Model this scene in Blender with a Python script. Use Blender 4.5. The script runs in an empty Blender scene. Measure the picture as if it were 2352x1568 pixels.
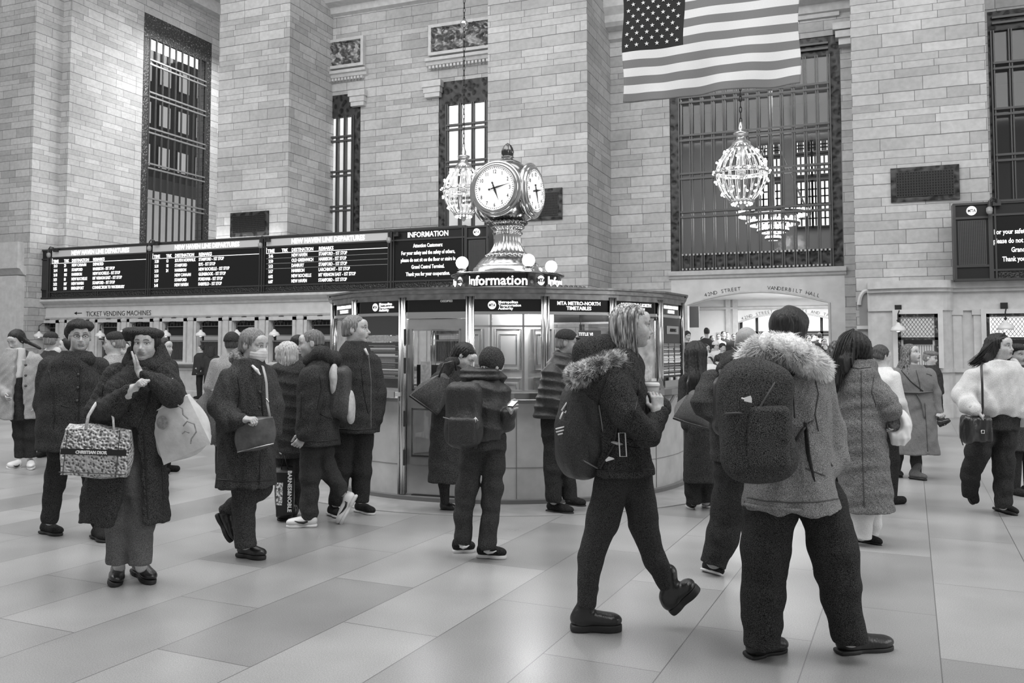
import bpy, math, random
import numpy as np
from mathutils import Vector, Matrix, Euler
random.seed(7)
sc = bpy.context.scene
C = sc.collection
R_ = math.radians

# ------------------------------------------------------------------ camera
FPX = 2000.0                      # focal length in pixels of the 2352 px wide frame
YAW, PITCH, EYE = R_(21.6), R_(3.0), 1.58
PY = 795 - FPX*math.tan(PITCH)    # row of the optical axis
cam_d = bpy.data.cameras.new('camera')
cam = bpy.data.objects.new('camera', cam_d); C.objects.link(cam)
cam.location = (0, 0, EYE)
cam.rotation_euler = (R_(90)+PITCH, 0, YAW)
cam_d.sensor_width = 36
cam_d.lens = FPX/2352*36
cam_d.shift_y = (PY-784)/2352
cam_d.clip_end = 300
sc.camera = cam
# ------------------------------------------------------------------ world, lights, exposure
w = bpy.data.worlds.new('world'); sc.world = w; w.use_nodes = True
w.node_tree.nodes['Background'].inputs[0].default_value = (1, 1, 1, 1)
w.node_tree.nodes['Background'].inputs[1].default_value = 0.30
# the dusk sky is brighter over the street beyond the tall left window
_n = w.node_tree.nodes; _l = w.node_tree.links; _t = _n.new('ShaderNodeTexCoord'); _d = _n.new('ShaderNodeVectorMath'); _d.operation = 'DOT_PRODUCT'; _d.inputs[1].default_value = (-.68, .66, .30)
_m = _n.new('ShaderNodeMapRange'); _m.inputs[1].default_value = .90; _m.inputs[2].default_value = .97; _m.inputs[3].default_value = .30; _m.inputs[4].default_value = 1.5
_l.new(_t.outputs['Generated'], _d.inputs[0]); _l.new(_d.outputs['Value'], _m.inputs[0]); _l.new(_m.outputs[0], _n['Background'].inputs[1])
def area(name, loc, rot, sx, sy, e):
    l = bpy.data.lights.new(name, 'AREA'); l.shape = 'RECTANGLE'; l.size = sx; l.size_y = sy; l.energy = e
    o = bpy.data.objects.new(name, l); C.objects.link(o); o.location = loc; o.rotation_euler = rot; return o
def point(name, loc, e, r=.1):
    l = bpy.data.lights.new(name, 'POINT'); l.energy = e; l.shadow_soft_size = r
    o = bpy.data.objects.new(name, l); C.objects.link(o); o.location = loc; return o
area('hall_lights', (-6, 4, 15.5), (R_(28), 0, 0), 34, 10, 3700)
area('east_window_light', (16, 8, 7), (0, R_(62), 0), 8, 14, 750)
area('upper_lights', (-12, 14, 17), (R_(10), 0, 0), 26, 4, 600)
for _x in (-22, -13, -3.5):
    area('passage_light', (_x, 27.5, 14), (0, 0, 0), 5, 4, 500)
area('street_hall_light', (-3, 31, 10.5), (0, 0, 0), 8, 6, 420)
area('ramp_light', (-2.4, 29, 3.25), (0, 0, 0), 4, 5, 420)
for _x, _w in ((-21, 9), (-12.5, 6)):
    area('ledge_uplight', (_x, 22.05, 4.95), (R_(180), 0, 0), _w, .2, 45)
area('bay_fill_light', (-12.9, 27, 16), (0, 0, 0), 6, 2, 750)  # added unseen lamp that brightens the wall behind the bay windows
v = sc.view_settings
v.view_transform = 'Standard'; v.look = 'None'; v.gamma = 1; v.use_curve_mapping = False
v.exposure = 0.22
sc.cycles.use_denoising = True
sc.cycles.max_bounces = 6; sc.cycles.diffuse_bounces = 3; sc.cycles.glossy_bounces = 3
sc.cycles.transparent_max_bounces = 12; sc.cycles.transmission_bounces = 4
sc.cycles.sample_clamp_indirect = 4

# ------------------------------------------------------------------ photograph pixel -> place
RC = Euler((R_(90)+PITCH, 0, YAW)).to_matrix()
FW = Vector((-math.sin(YAW), math.cos(YAW), 0)); RT = Vector((math.cos(YAW), math.sin(YAW), 0))
E0 = Vector((0, 0, EYE))
def ray(px, py): return RC @ Vector(((px-1176)/FPX, -(py-PY)/FPX, -1))
def at_y(px, py, y): d = ray(px, py); return E0 + d*(y/d.y)
def at_x(px, py, x): d = ray(px, py); return E0 + d*(x/d.x)
def at_z(px, py, z=0): d = ray(px, py); return E0 + d*((z-EYE)/d.z)
def at_d(px, py, Z): d = ray(px, py); return E0 + d*(Z/d.dot(FW))

# ------------------------------------------------------------------ materials
MATS = {}
def mat(name, col, rough=.6, metal=0, emit=0, spec=.5, noise=0, nscale=30, bump=0, bscale=60, coat=0, ncon=.5):
    if name in MATS: return MATS[name]
    m = bpy.data.materials.new(name); m.use_nodes = True; nt = m.node_tree; b = nt.nodes['Principled BSDF']
    c = (col, col, col, 1)
    b.inputs['Base Color'].default_value = c
    b.inputs['Roughness'].default_value = rough; b.inputs['Metallic'].default_value = metal
    b.inputs['Specular IOR Level'].default_value = spec; b.inputs['Coat Weight'].default_value = coat
    if emit: b.inputs['Emission Color'].default_value = (1, 1, 1, 1); b.inputs['Emission Strength'].default_value = emit
    if noise or bump:
        tc = nt.nodes.new('ShaderNodeTexCoord')
    if noise:
        n = nt.nodes.new('ShaderNodeTexNoise'); n.inputs['Scale'].default_value = nscale; n.inputs['Detail'].default_value = 3
        nt.links.new(tc.outputs['Object'], n.inputs['Vector'])
        r = nt.nodes.new('ShaderNodeValToRGB'); e = r.color_ramp.elements
        e[0].position = .5-ncon/2; e[1].position = .5+ncon/2
        lo, hi = col*(1-noise), min(1, col*(1+noise)+noise*.02)
        e[0].color = (lo, lo, lo, 1); e[1].color = (hi, hi, hi, 1)
        nt.links.new(n.outputs['Fac'], r.inputs[0]); nt.links.new(r.outputs[0], b.inputs['Base Color'])
    if bump:
        n2 = nt.nodes.new('ShaderNodeTexNoise'); n2.inputs['Scale'].default_value = bscale; n2.inputs['Detail'].default_value = 3
        nt.links.new(tc.outputs['Object'], n2.inputs['Vector'])
        bp = nt.nodes.new('ShaderNodeBump'); bp.inputs['Strength'].default_value = bump; bp.inputs['Distance'].default_value = .01
        nt.links.new(n2.outputs['Fac'], bp.inputs['Height']); nt.links.new(bp.outputs[0], b.inputs['Normal'])
    MATS[name] = m; return m
def cloth(name, col, noise=.55, scale=420, rough=.9, spec=.15):
    return mat(name, col, rough=rough, spec=spec, noise=noise, nscale=scale, bump=.5, bscale=160, ncon=.22)

def stone(name, base, mortar, bw, rh, var=.1, ms=.007, rough=.7, bump=.4):
    """courses of cut stone laid on world x/y (whichever runs along the face) and z"""
    m = bpy.data.materials.new(name); m.use_nodes = True; nt = m.node_tree; L = nt.links; N = nt.nodes.new
    b = nt.nodes['Principled BSDF']; b.inputs['Roughness'].default_value = rough
    g = N('ShaderNodeNewGeometry'); sp = N('ShaderNodeSeparateXYZ'); sn = N('ShaderNodeSeparateXYZ')
    L.new(g.outputs['Position'], sp.inputs[0]); L.new(g.outputs['True Normal'], sn.inputs[0])
    ab = N('ShaderNodeMath'); ab.operation = 'ABSOLUTE'; L.new(sn.outputs['X'], ab.inputs[0])
    gt = N('ShaderNodeMath'); gt.operation = 'GREATER_THAN'; gt.inputs[1].default_value = .6; L.new(ab.outputs[0], gt.inputs[0])
    mx = N('ShaderNodeMix'); L.new(gt.outputs[0], mx.inputs[0]); L.new(sp.outputs['X'], mx.inputs[2]); L.new(sp.outputs['Y'], mx.inputs[3])
    cb = N('ShaderNodeCombineXYZ'); L.new(mx.outputs[0], cb.inputs[0])
    s1 = N('ShaderNodeMath'); s1.operation = 'MULTIPLY'; s1.inputs[1].default_value = 5.3; L.new(sp.outputs['Z'], s1.inputs[0])
    s2 = N('ShaderNodeMath'); s2.operation = 'SINE'; L.new(s1.outputs[0], s2.inputs[0])
    s3 = N('ShaderNodeMath'); s3.operation = 'MULTIPLY_ADD'; s3.inputs[1].default_value = .07; L.new(s2.outputs[0], s3.inputs[0]); L.new(sp.outputs['Z'], s3.inputs[2])
    nz = N('ShaderNodeTexNoise'); nz.inputs['Scale'].default_value = 2.5; L.new(g.outputs['Position'], nz.inputs['Vector'])
    s4 = N('ShaderNodeMath'); s4.operation = 'MULTIPLY_ADD'; s4.inputs[1].default_value = .02; L.new(nz.outputs['Fac'], s4.inputs[0]); L.new(s3.outputs[0], s4.inputs[2]); L.new(s4.outputs[0], cb.inputs[1])
    br = N('ShaderNodeTexBrick'); L.new(cb.outputs[0], br.inputs['Vector'])
    br.inputs['Scale'].default_value = 1; br.inputs['Brick Width'].default_value = bw; br.inputs['Row Height'].default_value = rh
    br.inputs['Mortar Size'].default_value = ms; br.inputs['Mortar Smooth'].default_value = .2; br.inputs['Bias'].default_value = 0
    lo, hi = base*(1-var), base*(1+var)
    br.inputs['Color1'].default_value = (lo, lo, lo, 1); br.inputs['Color2'].default_value = (hi, hi, hi, 1)
    br.inputs['Mortar'].default_value = (mortar, mortar, mortar, 1)
    br.offset = .37; br.squash = .72; br.squash_frequency = 3
    # a second, wider bond breaks up every third course
    n = N('ShaderNodeTexNoise'); n.inputs['Scale'].default_value = .6; n.inputs['Detail'].default_value = 5; L.new(g.outputs['Position'], n.inputs['Vector'])
    r = N('ShaderNodeMapRange'); r.inputs[1].default_value = .3; r.inputs[2].default_value = .7; r.inputs[3].default_value = .86; r.inputs[4].default_value = 1.12
    L.new(n.outputs['Fac'], r.inputs[0])
    n3 = N('ShaderNodeTexNoise'); n3.inputs['Scale'].default_value = 9; n3.inputs['Detail'].default_value = 6; L.new(g.outputs['Position'], n3.inputs['Vector'])
    r3 = N('ShaderNodeMapRange'); r3.inputs[1].default_value = .3; r3.inputs[2].default_value = .7; r3.inputs[3].default_value = .9; r3.inputs[4].default_value = 1.08
    L.new(n3.outputs['Fac'], r3.inputs[0])
    mm = N('ShaderNodeMath'); mm.operation = 'MULTIPLY'; L.new(r.outputs[0], mm.inputs[0]); L.new(r3.outputs[0], mm.inputs[1])
    vm = N('ShaderNodeVectorMath'); vm.operation = 'SCALE'; L.new(br.outputs['Color'], vm.inputs[0]); L.new(mm.outputs[0], vm.inputs['Scale'])
    L.new(vm.outputs[0], b.inputs['Base Color'])
    bp = N('ShaderNodeBump'); bp.inputs['Strength'].default_value = bump; bp.inputs['Distance'].default_value = .02; bp.invert = True
    L.new(br.outputs['Fac'], bp.inputs['Height']); L.new(bp.outputs[0], b.inputs['Normal'])
    MATS[name] = m; return m

M_stone = stone('cut_stone', .47, .15, .95, .225, var=.17)
M_marble = mat('pale_marble', .62, rough=.28, noise=.10, nscale=3.5, bump=.05, bscale=8)
M_marble2 = mat('moulded_marble', .55, rough=.32, noise=.12, nscale=6, bump=.06, bscale=20)
M_bronze = mat('dark_bronze', .035, rough=.42, metal=.6)
M_black = mat('black_panel', .012, rough=.35)
M_gunmetal = mat('gunmetal', .07, rough=.4, metal=.7)
M_bar = mat('window_bar', .10, rough=.45, metal=.5)
M_brass = mat('polished_brass', .62, rough=.2, metal=1, bump=.03, bscale=12)
M_brassd = mat('aged_brass', .30, rough=.25, metal=1, noise=.3, nscale=12)
M_white = mat('white_paint', .8, rough=.5)
M_sign = mat('lit_letter', .9, rough=.5, emit=1.3)
M_signd = mat('cut_letter', .05, rough=.6)
M_screen = mat('display_screen', .006, rough=.25)
M_globe = mat('lit_globe', .9, emit=9)
M_bulb = mat('lit_bulb', .9, emit=9)
M_plaster = mat('plaster', .5, rough=.85, noise=.08, nscale=2)
def grille_mat(name, base, hole, scale, thr=.5):
    m = bpy.data.materials.new(name); m.use_nodes = True; nt = m.node_tree; L = nt.links; N = nt.nodes.new
    b = nt.nodes['Principled BSDF']; b.inputs['Roughness'].default_value = .45; b.inputs['Metallic'].default_value = .3
    g = N('ShaderNodeNewGeometry'); vo = N('ShaderNodeTexVoronoi'); vo.feature = 'SMOOTH_F1'; vo.inputs['Scale'].default_value = scale
    L.new(g.outputs['Position'], vo.inputs['Vector'])
    r = N('ShaderNodeValToRGB'); e = r.color_ramp.elements; e[0].position = thr-.12; e[1].position = thr
    e[0].color = (hole, hole, hole, 1); e[1].color = (base, base, base, 1)
    L.new(vo.outputs['Distance'], r.inputs[0]); L.new(r.outputs[0], b.inputs['Base Color'])
    bp = N('ShaderNodeBump'); bp.inputs['Strength'].default_value = 1; bp.inputs['Distance'].default_value = .03
    L.new(vo.outputs['Distance'], bp.inputs['Height']); L.new(bp.outputs[0], b.inputs['Normal'])
    return m
M_orn = grille_mat('cast_bronze_ornament', .05, .012, 7, .45)
M_ornl = grille_mat('pierced_bronze_ornament', .05, .22, 14, .28)
M_carve = grille_mat('carved_stone_relief', .55, .2, 7, .55)
def glass(name, tint=.9, refl=.12, rough=.02):
    m = bpy.data.materials.new(name); m.use_nodes = True; nt = m.node_tree; L = nt.links; N = nt.nodes.new
    out = nt.nodes['Material Output']; nt.nodes.remove(nt.nodes['Principled BSDF'])
    t = N('ShaderNodeBsdfTransparent'); t.inputs[0].default_value = (tint, tint, tint, 1)
    gl = N('ShaderNodeBsdfGlossy'); gl.inputs['Roughness'].default_value = rough
    lw = N('ShaderNodeLayerWeight'); pw = N('ShaderNodeMath'); pw.operation = 'POWER'; pw.inputs[1].default_value = 4; L.new(lw.outputs['Facing'], pw.inputs[0])
    ad = N('ShaderNodeMath'); ad.operation = 'MULTIPLY_ADD'; ad.inputs[1].default_value = .8; ad.inputs[2].default_value = refl; L.new(pw.outputs[0], ad.inputs[0])
    mx = N('ShaderNodeMixShader'); L.new(ad.outputs[0], mx.inputs[0]); L.new(t.outputs[0], mx.inputs[1]); L.new(gl.outputs[0], mx.inputs[2])
    L.new(mx.outputs[0], out.inputs[0]); return m
M_glass = glass('clear_glass', .94, .07)
M_glassw = glass('window_glass', .88, .03, .05)

# ------------------------------------------------------------------ mesh helpers
class MB:
    def __init__(s): s.v = []; s.f = []; s.m = []
    def add(s, vs, fs, mi=0):
        o = len(s.v); s.v += [tuple(p) for p in vs]; s.f += [tuple(i+o for i in f) for f in fs]; s.m += [mi]*len(fs); return s
    def box(s, x0, x1, y0, y1, z0, z1, mi=0):
        return s.add([(x, y, z) for x in (x0, x1) for y in (y0, y1) for z in (z0, z1)],
                     [(0, 1, 3, 2), (4, 6, 7, 5), (0, 4, 5, 1), (2, 3, 7, 6), (0, 2, 6, 4), (1, 5, 7, 3)], mi)
    def tube(s, pts, r, n=8, mi=0, closed=False, flat=1.0):
        pts = [Vector(p) for p in pts]; k = len(pts); rr = r if hasattr(r, '__len__') else [r]*k
        up = Vector((0, 0, 1)); vs = []; prev = None
        for i, p in enumerate(pts):
            t = (pts[(i+1) % k if closed else min(i+1, k-1)] - pts[(i-1) % k if closed else max(i-1, 0)])
            t = t.normalized() if t.length > 1e-9 else up
            if prev is None:
                a = t.cross(up); a = a if a.length > .05 else t.cross(Vector((0, 1, 0)))
            else: a = prev - t*prev.dot(t)
            a.normalize(); prev = a; b = t.cross(a)
            for j in range(n):
                q = 2*math.pi*j/n; vs.append(p + a*(math.cos(q)*rr[i]) + b*(math.sin(q)*rr[i]*flat))
        fs = []
        for i in range(k if closed else k-1):
            for j in range(n):
                fs.append((i*n+j, i*n+(j+1) % n, ((i+1) % k)*n+(j+1) % n, ((i+1) % k)*n+j))
        if not closed: fs += [tuple(range(n-1, -1, -1)), tuple((k-1)*n+j for j in range(n))]
        return s.add(vs, fs, mi)
    def lathe(s, prof, n=32, c=(0, 0), mi=0, flute=0, fl=0, a0=0, a1=2*math.pi):
        full = abs(a1-a0-2*math.pi) < 1e-6; m = n if full else n+1; vs = []
        for (r, z) in prof:
            for j in range(m):
                q = a0+(a1-a0)*j/n; rr = r*(1+flute*math.cos(fl*q)) if fl else r
                vs.append((c[0]+rr*math.cos(q), c[1]+rr*math.sin(q), z))
        fs = []
        for i in range(len(prof)-1):
            for j in range(n):
                k = (j+1) % m; fs.append((i*m+j, i*m+k, (i+1)*m+k, (i+1)*m+j))
        return s.add(vs, fs, mi)
    def sphere(s, c, r, n=12, mi=0, sz=1):
        return s.lathe([(max(1e-4, r*math.sin(math.pi*i/n)), c[2]-r*sz*math.cos(math.pi*i/n)) for i in range(n+1)], n*2, (c[0], c[1]), mi)
    def prism(s, poly, y0, y1, mi=0):
        """outline in x,z pushed from y0 to y1"""
        n = len(poly); vs = [(x, y0, z) for x, z in poly]+[(x, y1, z) for x, z in poly]
        return s.add(vs, [tuple(range(n)), tuple(range(2*n-1, n-1, -1))]+[(i, i+n, (i+1) % n+n, (i+1) % n) for i in range(n)], mi)
    def plan(s, poly, z0, z1, mi=0):
        """outline in x,y raised from z0 to z1"""
        n = len(poly); vs = [(x, y, z0) for x, y in poly]+[(x, y, z1) for x, y in poly]
        return s.add(vs, [tuple(range(n-1, -1, -1)), tuple(range(n, 2*n))]+[(i, (i+1) % n, (i+1) % n+n, i+n) for i in range(n)], mi)
    def xf(s, M, start=0):
        for i in range(start, len(s.v)): s.v[i] = tuple(M @ Vector(s.v[i]))
        return s
    def obj(s, name, m, parent=None, smooth=False, loc=None, bevel=0):
        me = bpy.data.meshes.new(name); me.from_pydata(s.v, [], s.f)
        for q in (m if isinstance(m, (list, tuple)) else [m]): me.materials.append(q)
        if any(s.m): me.polygons.foreach_set('material_index', s.m)
        if smooth: me.polygons.foreach_set('use_smooth', [True]*len(s.f))
        me.update()
        o = bpy.data.objects.new(name, me); C.objects.link(o)
        if loc is not None: o.location = loc
        if parent: o.parent = parent
        if bevel:
            b = o.modifiers.new('bevel', 'BEVEL'); b.width = bevel; b.segments = 2; b.limit_method = 'ANGLE'
        if smooth == 'auto': pass
        return o
def struct(o): o['kind'] = 'structure'; return o
def tag(o, label, cat, group=None):
    o['label'] = label; o['category'] = cat
    if group: o['group'] = group
    return o
def empty(name, loc, label, cat, group=None, rz=0):
    o = bpy.data.objects.new(name, None); C.objects.link(o); o.location = loc; o.rotation_euler = (0, 0, rz); o.empty_display_size = .1
    return tag(o, label, cat, group)
def copy_tree(o, parent=None):
    c = o.copy(); C.objects.link(c); c.parent = parent
    for ch in list(o.children): copy_tree(ch, c)
    return c
TXT = {}
def text(name, s, m, size, parent=None, loc=(0, 0, 0), rot=(0, 0, 0), align='LEFT', ext=.003, sx=1, off=0, bold=0, mirror=False):
    """letters standing in their own x,z plane, facing -y before ROT"""
    cu = bpy.data.curves.new(name, 'FONT'); cu.body = s; cu.size = size; cu.align_x = align; cu.extrude = ext; cu.offset = bold; cu.resolution_u = 2
    t = bpy.data.objects.new('t', cu); C.objects.link(t)
    dg = bpy.context.evaluated_depsgraph_get(); me = bpy.data.meshes.new_from_object(t.evaluated_get(dg))
    bpy.data.objects.remove(t)
    M = Euler((R_(90), 0, 0)).to_matrix().to_4x4() @ Matrix.Diagonal((sx*(-1 if mirror else 1), 1, 1, 1))
    me.transform(M); me.materials.clear(); me.materials.append(m); me.name = name
    o = bpy.data.objects.new(name, me); C.objects.link(o); o.location = loc; o.rotation_euler = rot
    if parent: o.parent = parent
    return o
# ================================================================== THE HALL
YF, YR, YT, HT = 22.3, 24.7, 21.9, 17.0
# ---- floor: large slabs of worn marble, paler and darker ones at random
def floor_mat():
    m = bpy.data.materials.new('floor_slabs'); m.use_nodes = True; nt = m.node_tree; L = nt.links; N = nt.nodes.new
    b = nt.nodes['Principled BSDF']
    g = N('ShaderNodeNewGeometry'); mp = N('ShaderNodeMapping'); mp.inputs['Rotation'].default_value = (0, 0, R_(93)); mp.inputs['Location'].default_value = (.35, .52, 0)
    L.new(g.outputs['Position'], mp.inputs[0])
    br = N('ShaderNodeTexBrick'); L.new(mp.outputs[0], br.inputs['Vector']); br.inputs['Scale'].default_value = 1
    br.inputs['Brick Width'].default_value = 1.55; br.inputs['Row Height'].default_value = .62; br.inputs['Mortar Size'].default_value = .0035
    br.inputs['Mortar Smooth'].default_value = .3; br.inputs['Bias'].default_value = -.25
    br.inputs['Color1'].default_value = (.37,)*3+(1,); br.inputs['Color2'].default_value = (.24,)*3+(1,); br.inputs['Mortar'].default_value = (.14,)*3+(1,)
    n = N('ShaderNodeTexNoise'); n.inputs['Scale'].default_value = 1.3; n.inputs['Detail'].default_value = 5; n.inputs['Roughness'].default_value = .5; L.new(g.outputs['Position'], n.inputs['Vector'])
    r = N('ShaderNodeMapRange'); r.inputs[1].default_value = .25; r.inputs[2].default_value = .75; r.inputs[3].default_value = .82; r.inputs[4].default_value = 1.14; L.new(n.outputs['Fac'], r.inputs[0])
    n4 = N('ShaderNodeTexNoise'); n4.inputs['Scale'].default_value = 160; n4.inputs['Detail'].default_value = 2; L.new(g.outputs['Position'], n4.inputs['Vector'])
    r4 = N('ShaderNodeMapRange'); r4.inputs[1].default_value = .35; r4.inputs[2].default_value = .65; r4.inputs[3].default_value = .8; r4.inputs[4].default_value = 1.2; L.new(n4.outputs['Fac'], r4.inputs[0])
    mu = N('ShaderNodeMath'); mu.operation = 'MULTIPLY'; L.new(r.outputs[0], mu.inputs[0]); L.new(r4.outputs[0], mu.inputs[1])
    vm = N('ShaderNodeVectorMath'); vm.operation = 'SCALE'; L.new(br.outputs['Color'], vm.inputs[0]); L.new(mu.outputs[0], vm.inputs['Scale'])
    L.new(vm.outputs[0], b.inputs['Base Color'])
    r2 = N('ShaderNodeMapRange'); r2.inputs[3].default_value = .22; r2.inputs[4].default_value = .4; L.new(n.outputs['Fac'], r2.inputs[0]); L.new(r2.outputs[0], b.inputs['Roughness'])
    b.inputs['Specular IOR Level'].default_value = .55
    bp = N('ShaderNodeBump'); bp.inputs['Strength'].default_value = .06; bp.inputs['Distance'].default_value = .02; L.new(n.outputs['Fac'], bp.inputs['Height']); L.new(bp.outputs[0], b.inputs['Normal'])
    return m
M_floor = floor_mat()
struct(MB().add([(-60, -6, 0), (30, -6, 0), (30, 45, 0), (-60, 45, 0)], [(0, 1, 2, 3)]).obj('floor', M_floor))

def profile_x(mb, x0, x1, prof, mi=0, ends=True):
    """a moulding whose section (y,z) runs along x"""
    n = len(prof); vs = [(x0, y, z) for y, z in prof]+[(x1, y, z) for y, z in prof]
    mb.add(vs, [(i, i+1, i+1+n, i+n) for i in range(n-1)]+([tuple(range(n)), tuple(range(2*n-1, n-1, -1))] if ends else []), mi); return mb

def X(px, y, py=500): return at_y(px, py, y).x
def Zy(px, py, y): return at_y(px, py, y).z
# piers
PA0, PA1 = X(90, YF), X(152, YF)
PB0, PB1 = X(497, YF), X(660, YF)
PC0, PC1 = X(1120, YF), X(1350, YF)
PD0, PD1 = X(1962, YF), X(2275, YF)
struct(MB().box(PA1-9, PA1, YF, 36, 0, HT).obj('wall_left', M_stone))
for a, b in ((PB0, PB1), (PC0, PC1)):
    struct(MB().box(a, b, YF, YR+.1, 0, HT).obj('wall_front', M_stone))
struct(MB().box(PD0, PD1, YF, YR+.1, 2.9, HT).box(PD0, PD1, YF+.0, YR+.1, 0, 2.9).obj('wall_front', M_stone))
# the wall standing forward at the left edge, with ledge
xl = X(76, 21.3)
mb = MB().box(xl-9, xl, 21.2, YF, 0, HT)
struct(mb.obj('wall_left', M_stone))
zl = Zy(20, 612, 21.2)
mb = profile_x(MB(), xl-9, X(52, 21), [(21.25, zl-.35), (21.1, zl-.3), (20.95, zl-.12), (20.85, zl-.1), (20.85, zl), (21.25, zl)])
mb.box(xl-9, X(52, 21.1), 20.95, 21.25, zl, zl+.8); mb.box(xl-9, X(55, 21.1), 20.9, 21.25, 0, zl-.35)
struct(mb.obj('trim_1', M_marble2))
# back walls of the bays
def wall_holes(name, m, x0, x1, z0, z1, y, t, holes):
    """wall in the plane y with rectangular openings [(xa,xb,za,zb)]"""
    xs = sorted({x0, x1, *[h[0] for h in holes], *[h[1] for h in holes]}); mb = MB()
    for a, b in zip(xs, xs[1:]):
        hs = sorted([(h[2], h[3]) for h in holes if h[0] <= a+1e-6 and h[1] >= b-1e-6]); z = z0
        for p, q in hs:
            if p > z+1e-6: mb.box(a, b, y, y+t, z, p)
            z = q
        if z < z1-1e-6: mb.box(a, b, y, y+t, z, z1)
    return mb.obj(name, m)
# -- bay between the second and third pier
WB0, WB1 = PB1-.35, X(826, YR); WC0, WC1 = X(1007, YR, 400), PC0+.6
WBt = Zy(790, 222, YR); WCt = Zy(1060, 178, YR)
WBt = WCt = (WBt+WCt)/2
struct(wall_holes('wall_back', M_stone, PB1-.5, PC0+.7, 0, HT, YR, .6, [(WB0, WB1, 3.6, WBt), (WC0, WC1, 3.6, WBt)]))
# -- bay between the third and fourth pier with the big window over the passage
WD0, WD1 = X(1540, YR), X(1937, YR)
WDt, WDb = Zy(1930, 78, YR), (Zy(1740, 618, YR))
AX0, AX1 = X(1576, YR, 700), X(1905, YR, 700); AZs, AZa = 2.74, 3.08
wall_holes_obj = struct(wall_holes('wall_back', M_stone, PC1-.2, PD0+.2, WDb, HT, YR, .6, [(WD0, WD1, WDb, WDt)]))
def arch_wall(x0, x1, z1, ax0, ax1, zs, za, y, t, name, m, n=20):
    mb = MB(); pts = []
    for i in range(n+1):
        u = i/n; x = ax0+(ax1-ax0)*u; pts.append((x, zs+(za-zs)*(1-(2*u-1)**2)))
    mb.prism([(x0, 0), (ax0, 0), (ax0, z1), (x0, z1)], y, y+t); mb.prism([(ax1, 0), (x1, 0), (x1, z1), (ax1, z1)], y, y+t)
    for (a, b), (c, d) in zip(pts, pts[1:]): mb.prism([(a, b), (c, d), (c, z1), (a, z1)], y, y+t)
    o = mb.obj(name, m); e = MB().tube([(x, y-.0, z) for x, z in [(ax0, 0)]+pts+[(ax1, 0)]], .035, 6)
    e.obj('edge_moulding', M_marble2, o); return struct(o)
xa0, xa1 = WD0-.0, WD1+.0
arch_wall(xa0, xa1, WDb-.02, AX0, AX1, AZs, AZa, YR, .5, 'wall_back', M_marble)
struct(MB().box(PC1-.2, xa0, YR, YR+.5, 0, WDb).box(xa1, PD0+.1, YR, YR+.5, 0, WDb).obj('wall_back', M_stone))
mb = profile_x(MB(), WD0-.05, WD1+.05, [(YR, WDb-.24), (YR-.06, WDb-.2), (YR-.08, WDb-.14), (YR-.14, WDb-.12), (YR-.16, WDb), (YR, WDb)])
struct(mb.obj('trim_2', M_marble2))
def arch_text(s, xa, xb, base, size, y, m, zs, za, ax0, ax1, parent=None):
    """carved letters following the curve of the arch"""
    n = len(s)
    o = None; vs = []
    root = MB()
    for i, ch in enumerate(s):
        if ch == ' ': continue
        u = (i+.5)/n; x = xa+(xb-xa)*u
        q = (x-ax0)/(ax1-ax0); z = zs+(za-zs)*(1-(2*q-1)**2)+base; sl = math.atan((za-zs)*(-4*(2*q-1))/(ax1-ax0))
        t = text('t', ch, m, size, align='CENTER', ext=.004, bold=-.002)
        M = Matrix.Translation((x, y, z)) @ Euler((0, -sl, 0)).to_matrix().to_4x4()
        root.add([M @ v.co for v in t.data.vertices], [tuple(p.vertices) for p in t.data.polygons]); bpy.data.objects.remove(t)
    return root.obj('carved_lettering', m, parent)
p42 = bpy.data.objects['wall_back'].copy()
w42 = [o for o in C.objects if o.name.startswith('wall_back') and o.children][0]
bpy.data.objects.remove(p42)
M_carv = mat('carved_letter_dark', .03, rough=.8)
arch_text('42ND STREET', X(1618, YR, 670), X(1702, YR, 670), .06, .145, YR-.006, M_carv, AZs, AZa, AX0, AX1, w42)
arch_text('VANDERBILT HALL', X(1762, YR, 665), X(1882, YR, 670), .06, .145, YR-.006, M_carv, AZs, AZa, AX0, AX1, w42)

# ---- metal windows
def metal_window(name, x0, x1, z0, z1, y, nm, rows, brd=.32, parent=None, botgrille=.0, panes=True, top=.45, rot=None, label=None):
    """bronze frame with pierced borders, double mullions and transoms. rows = z of the transoms"""
    fr = MB(); fr.box(x0, x0+brd, y-.03, y+.12, z0+botgrille, z1-top); fr.box(x1-brd, x1, y-.03, y+.12, z0+botgrille, z1-top)
    fr.box(x0, x1, y-.035, y+.12, z1-top, z1)
    if botgrille: fr.box(x0, x1, y-.035, y+.12, z0, z0+botgrille)
    f = fr.obj(name, M_orn)
    a, b = x0+brd, x1-brd; br = MB(); g = (b-a)/nm
    for i in range(nm+1):
        x = a+i*g
        br.box(x-.045, x-.012, y-.1, y+.02, z0, z1-top); br.box(x+.012, x+.045, y-.1, y+.02, z0, z1-top)
    br.obj('mullions', M_bar, f)
    tr = MB()
    for z in rows:
        tr.box(a, b, y-.12, y+.03, z-.1, z-.045); tr.box(a, b, y-.12, y+.03, z+.045, z+.1)
    tr.obj('transoms', M_bar, f)
    if botgrille:
        dt = MB()
        for i in range(nm*3):
            for zz in (z0+.03, z0+botgrille-.06): dt.box(a+(i+.25)*g/3, a+(i+.7)*g/3, y-.12, y-.04, zz, zz+.05)
        dt.obj('border_studs', mat('stud_metal', .45, rough=.35, metal=.8), f)
    if panes: MB().box(a, b, y+.04, y+.06, z0+botgrille, z1-top).obj('pane', M_glassw, f)
    return f
zr = [Zy(1562, q, YR) for q in (319, 405, 494)]; stp = (zr[0]-zr[2])/2
rows = [zr[2]+stp*i for i in range(5)]
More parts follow.
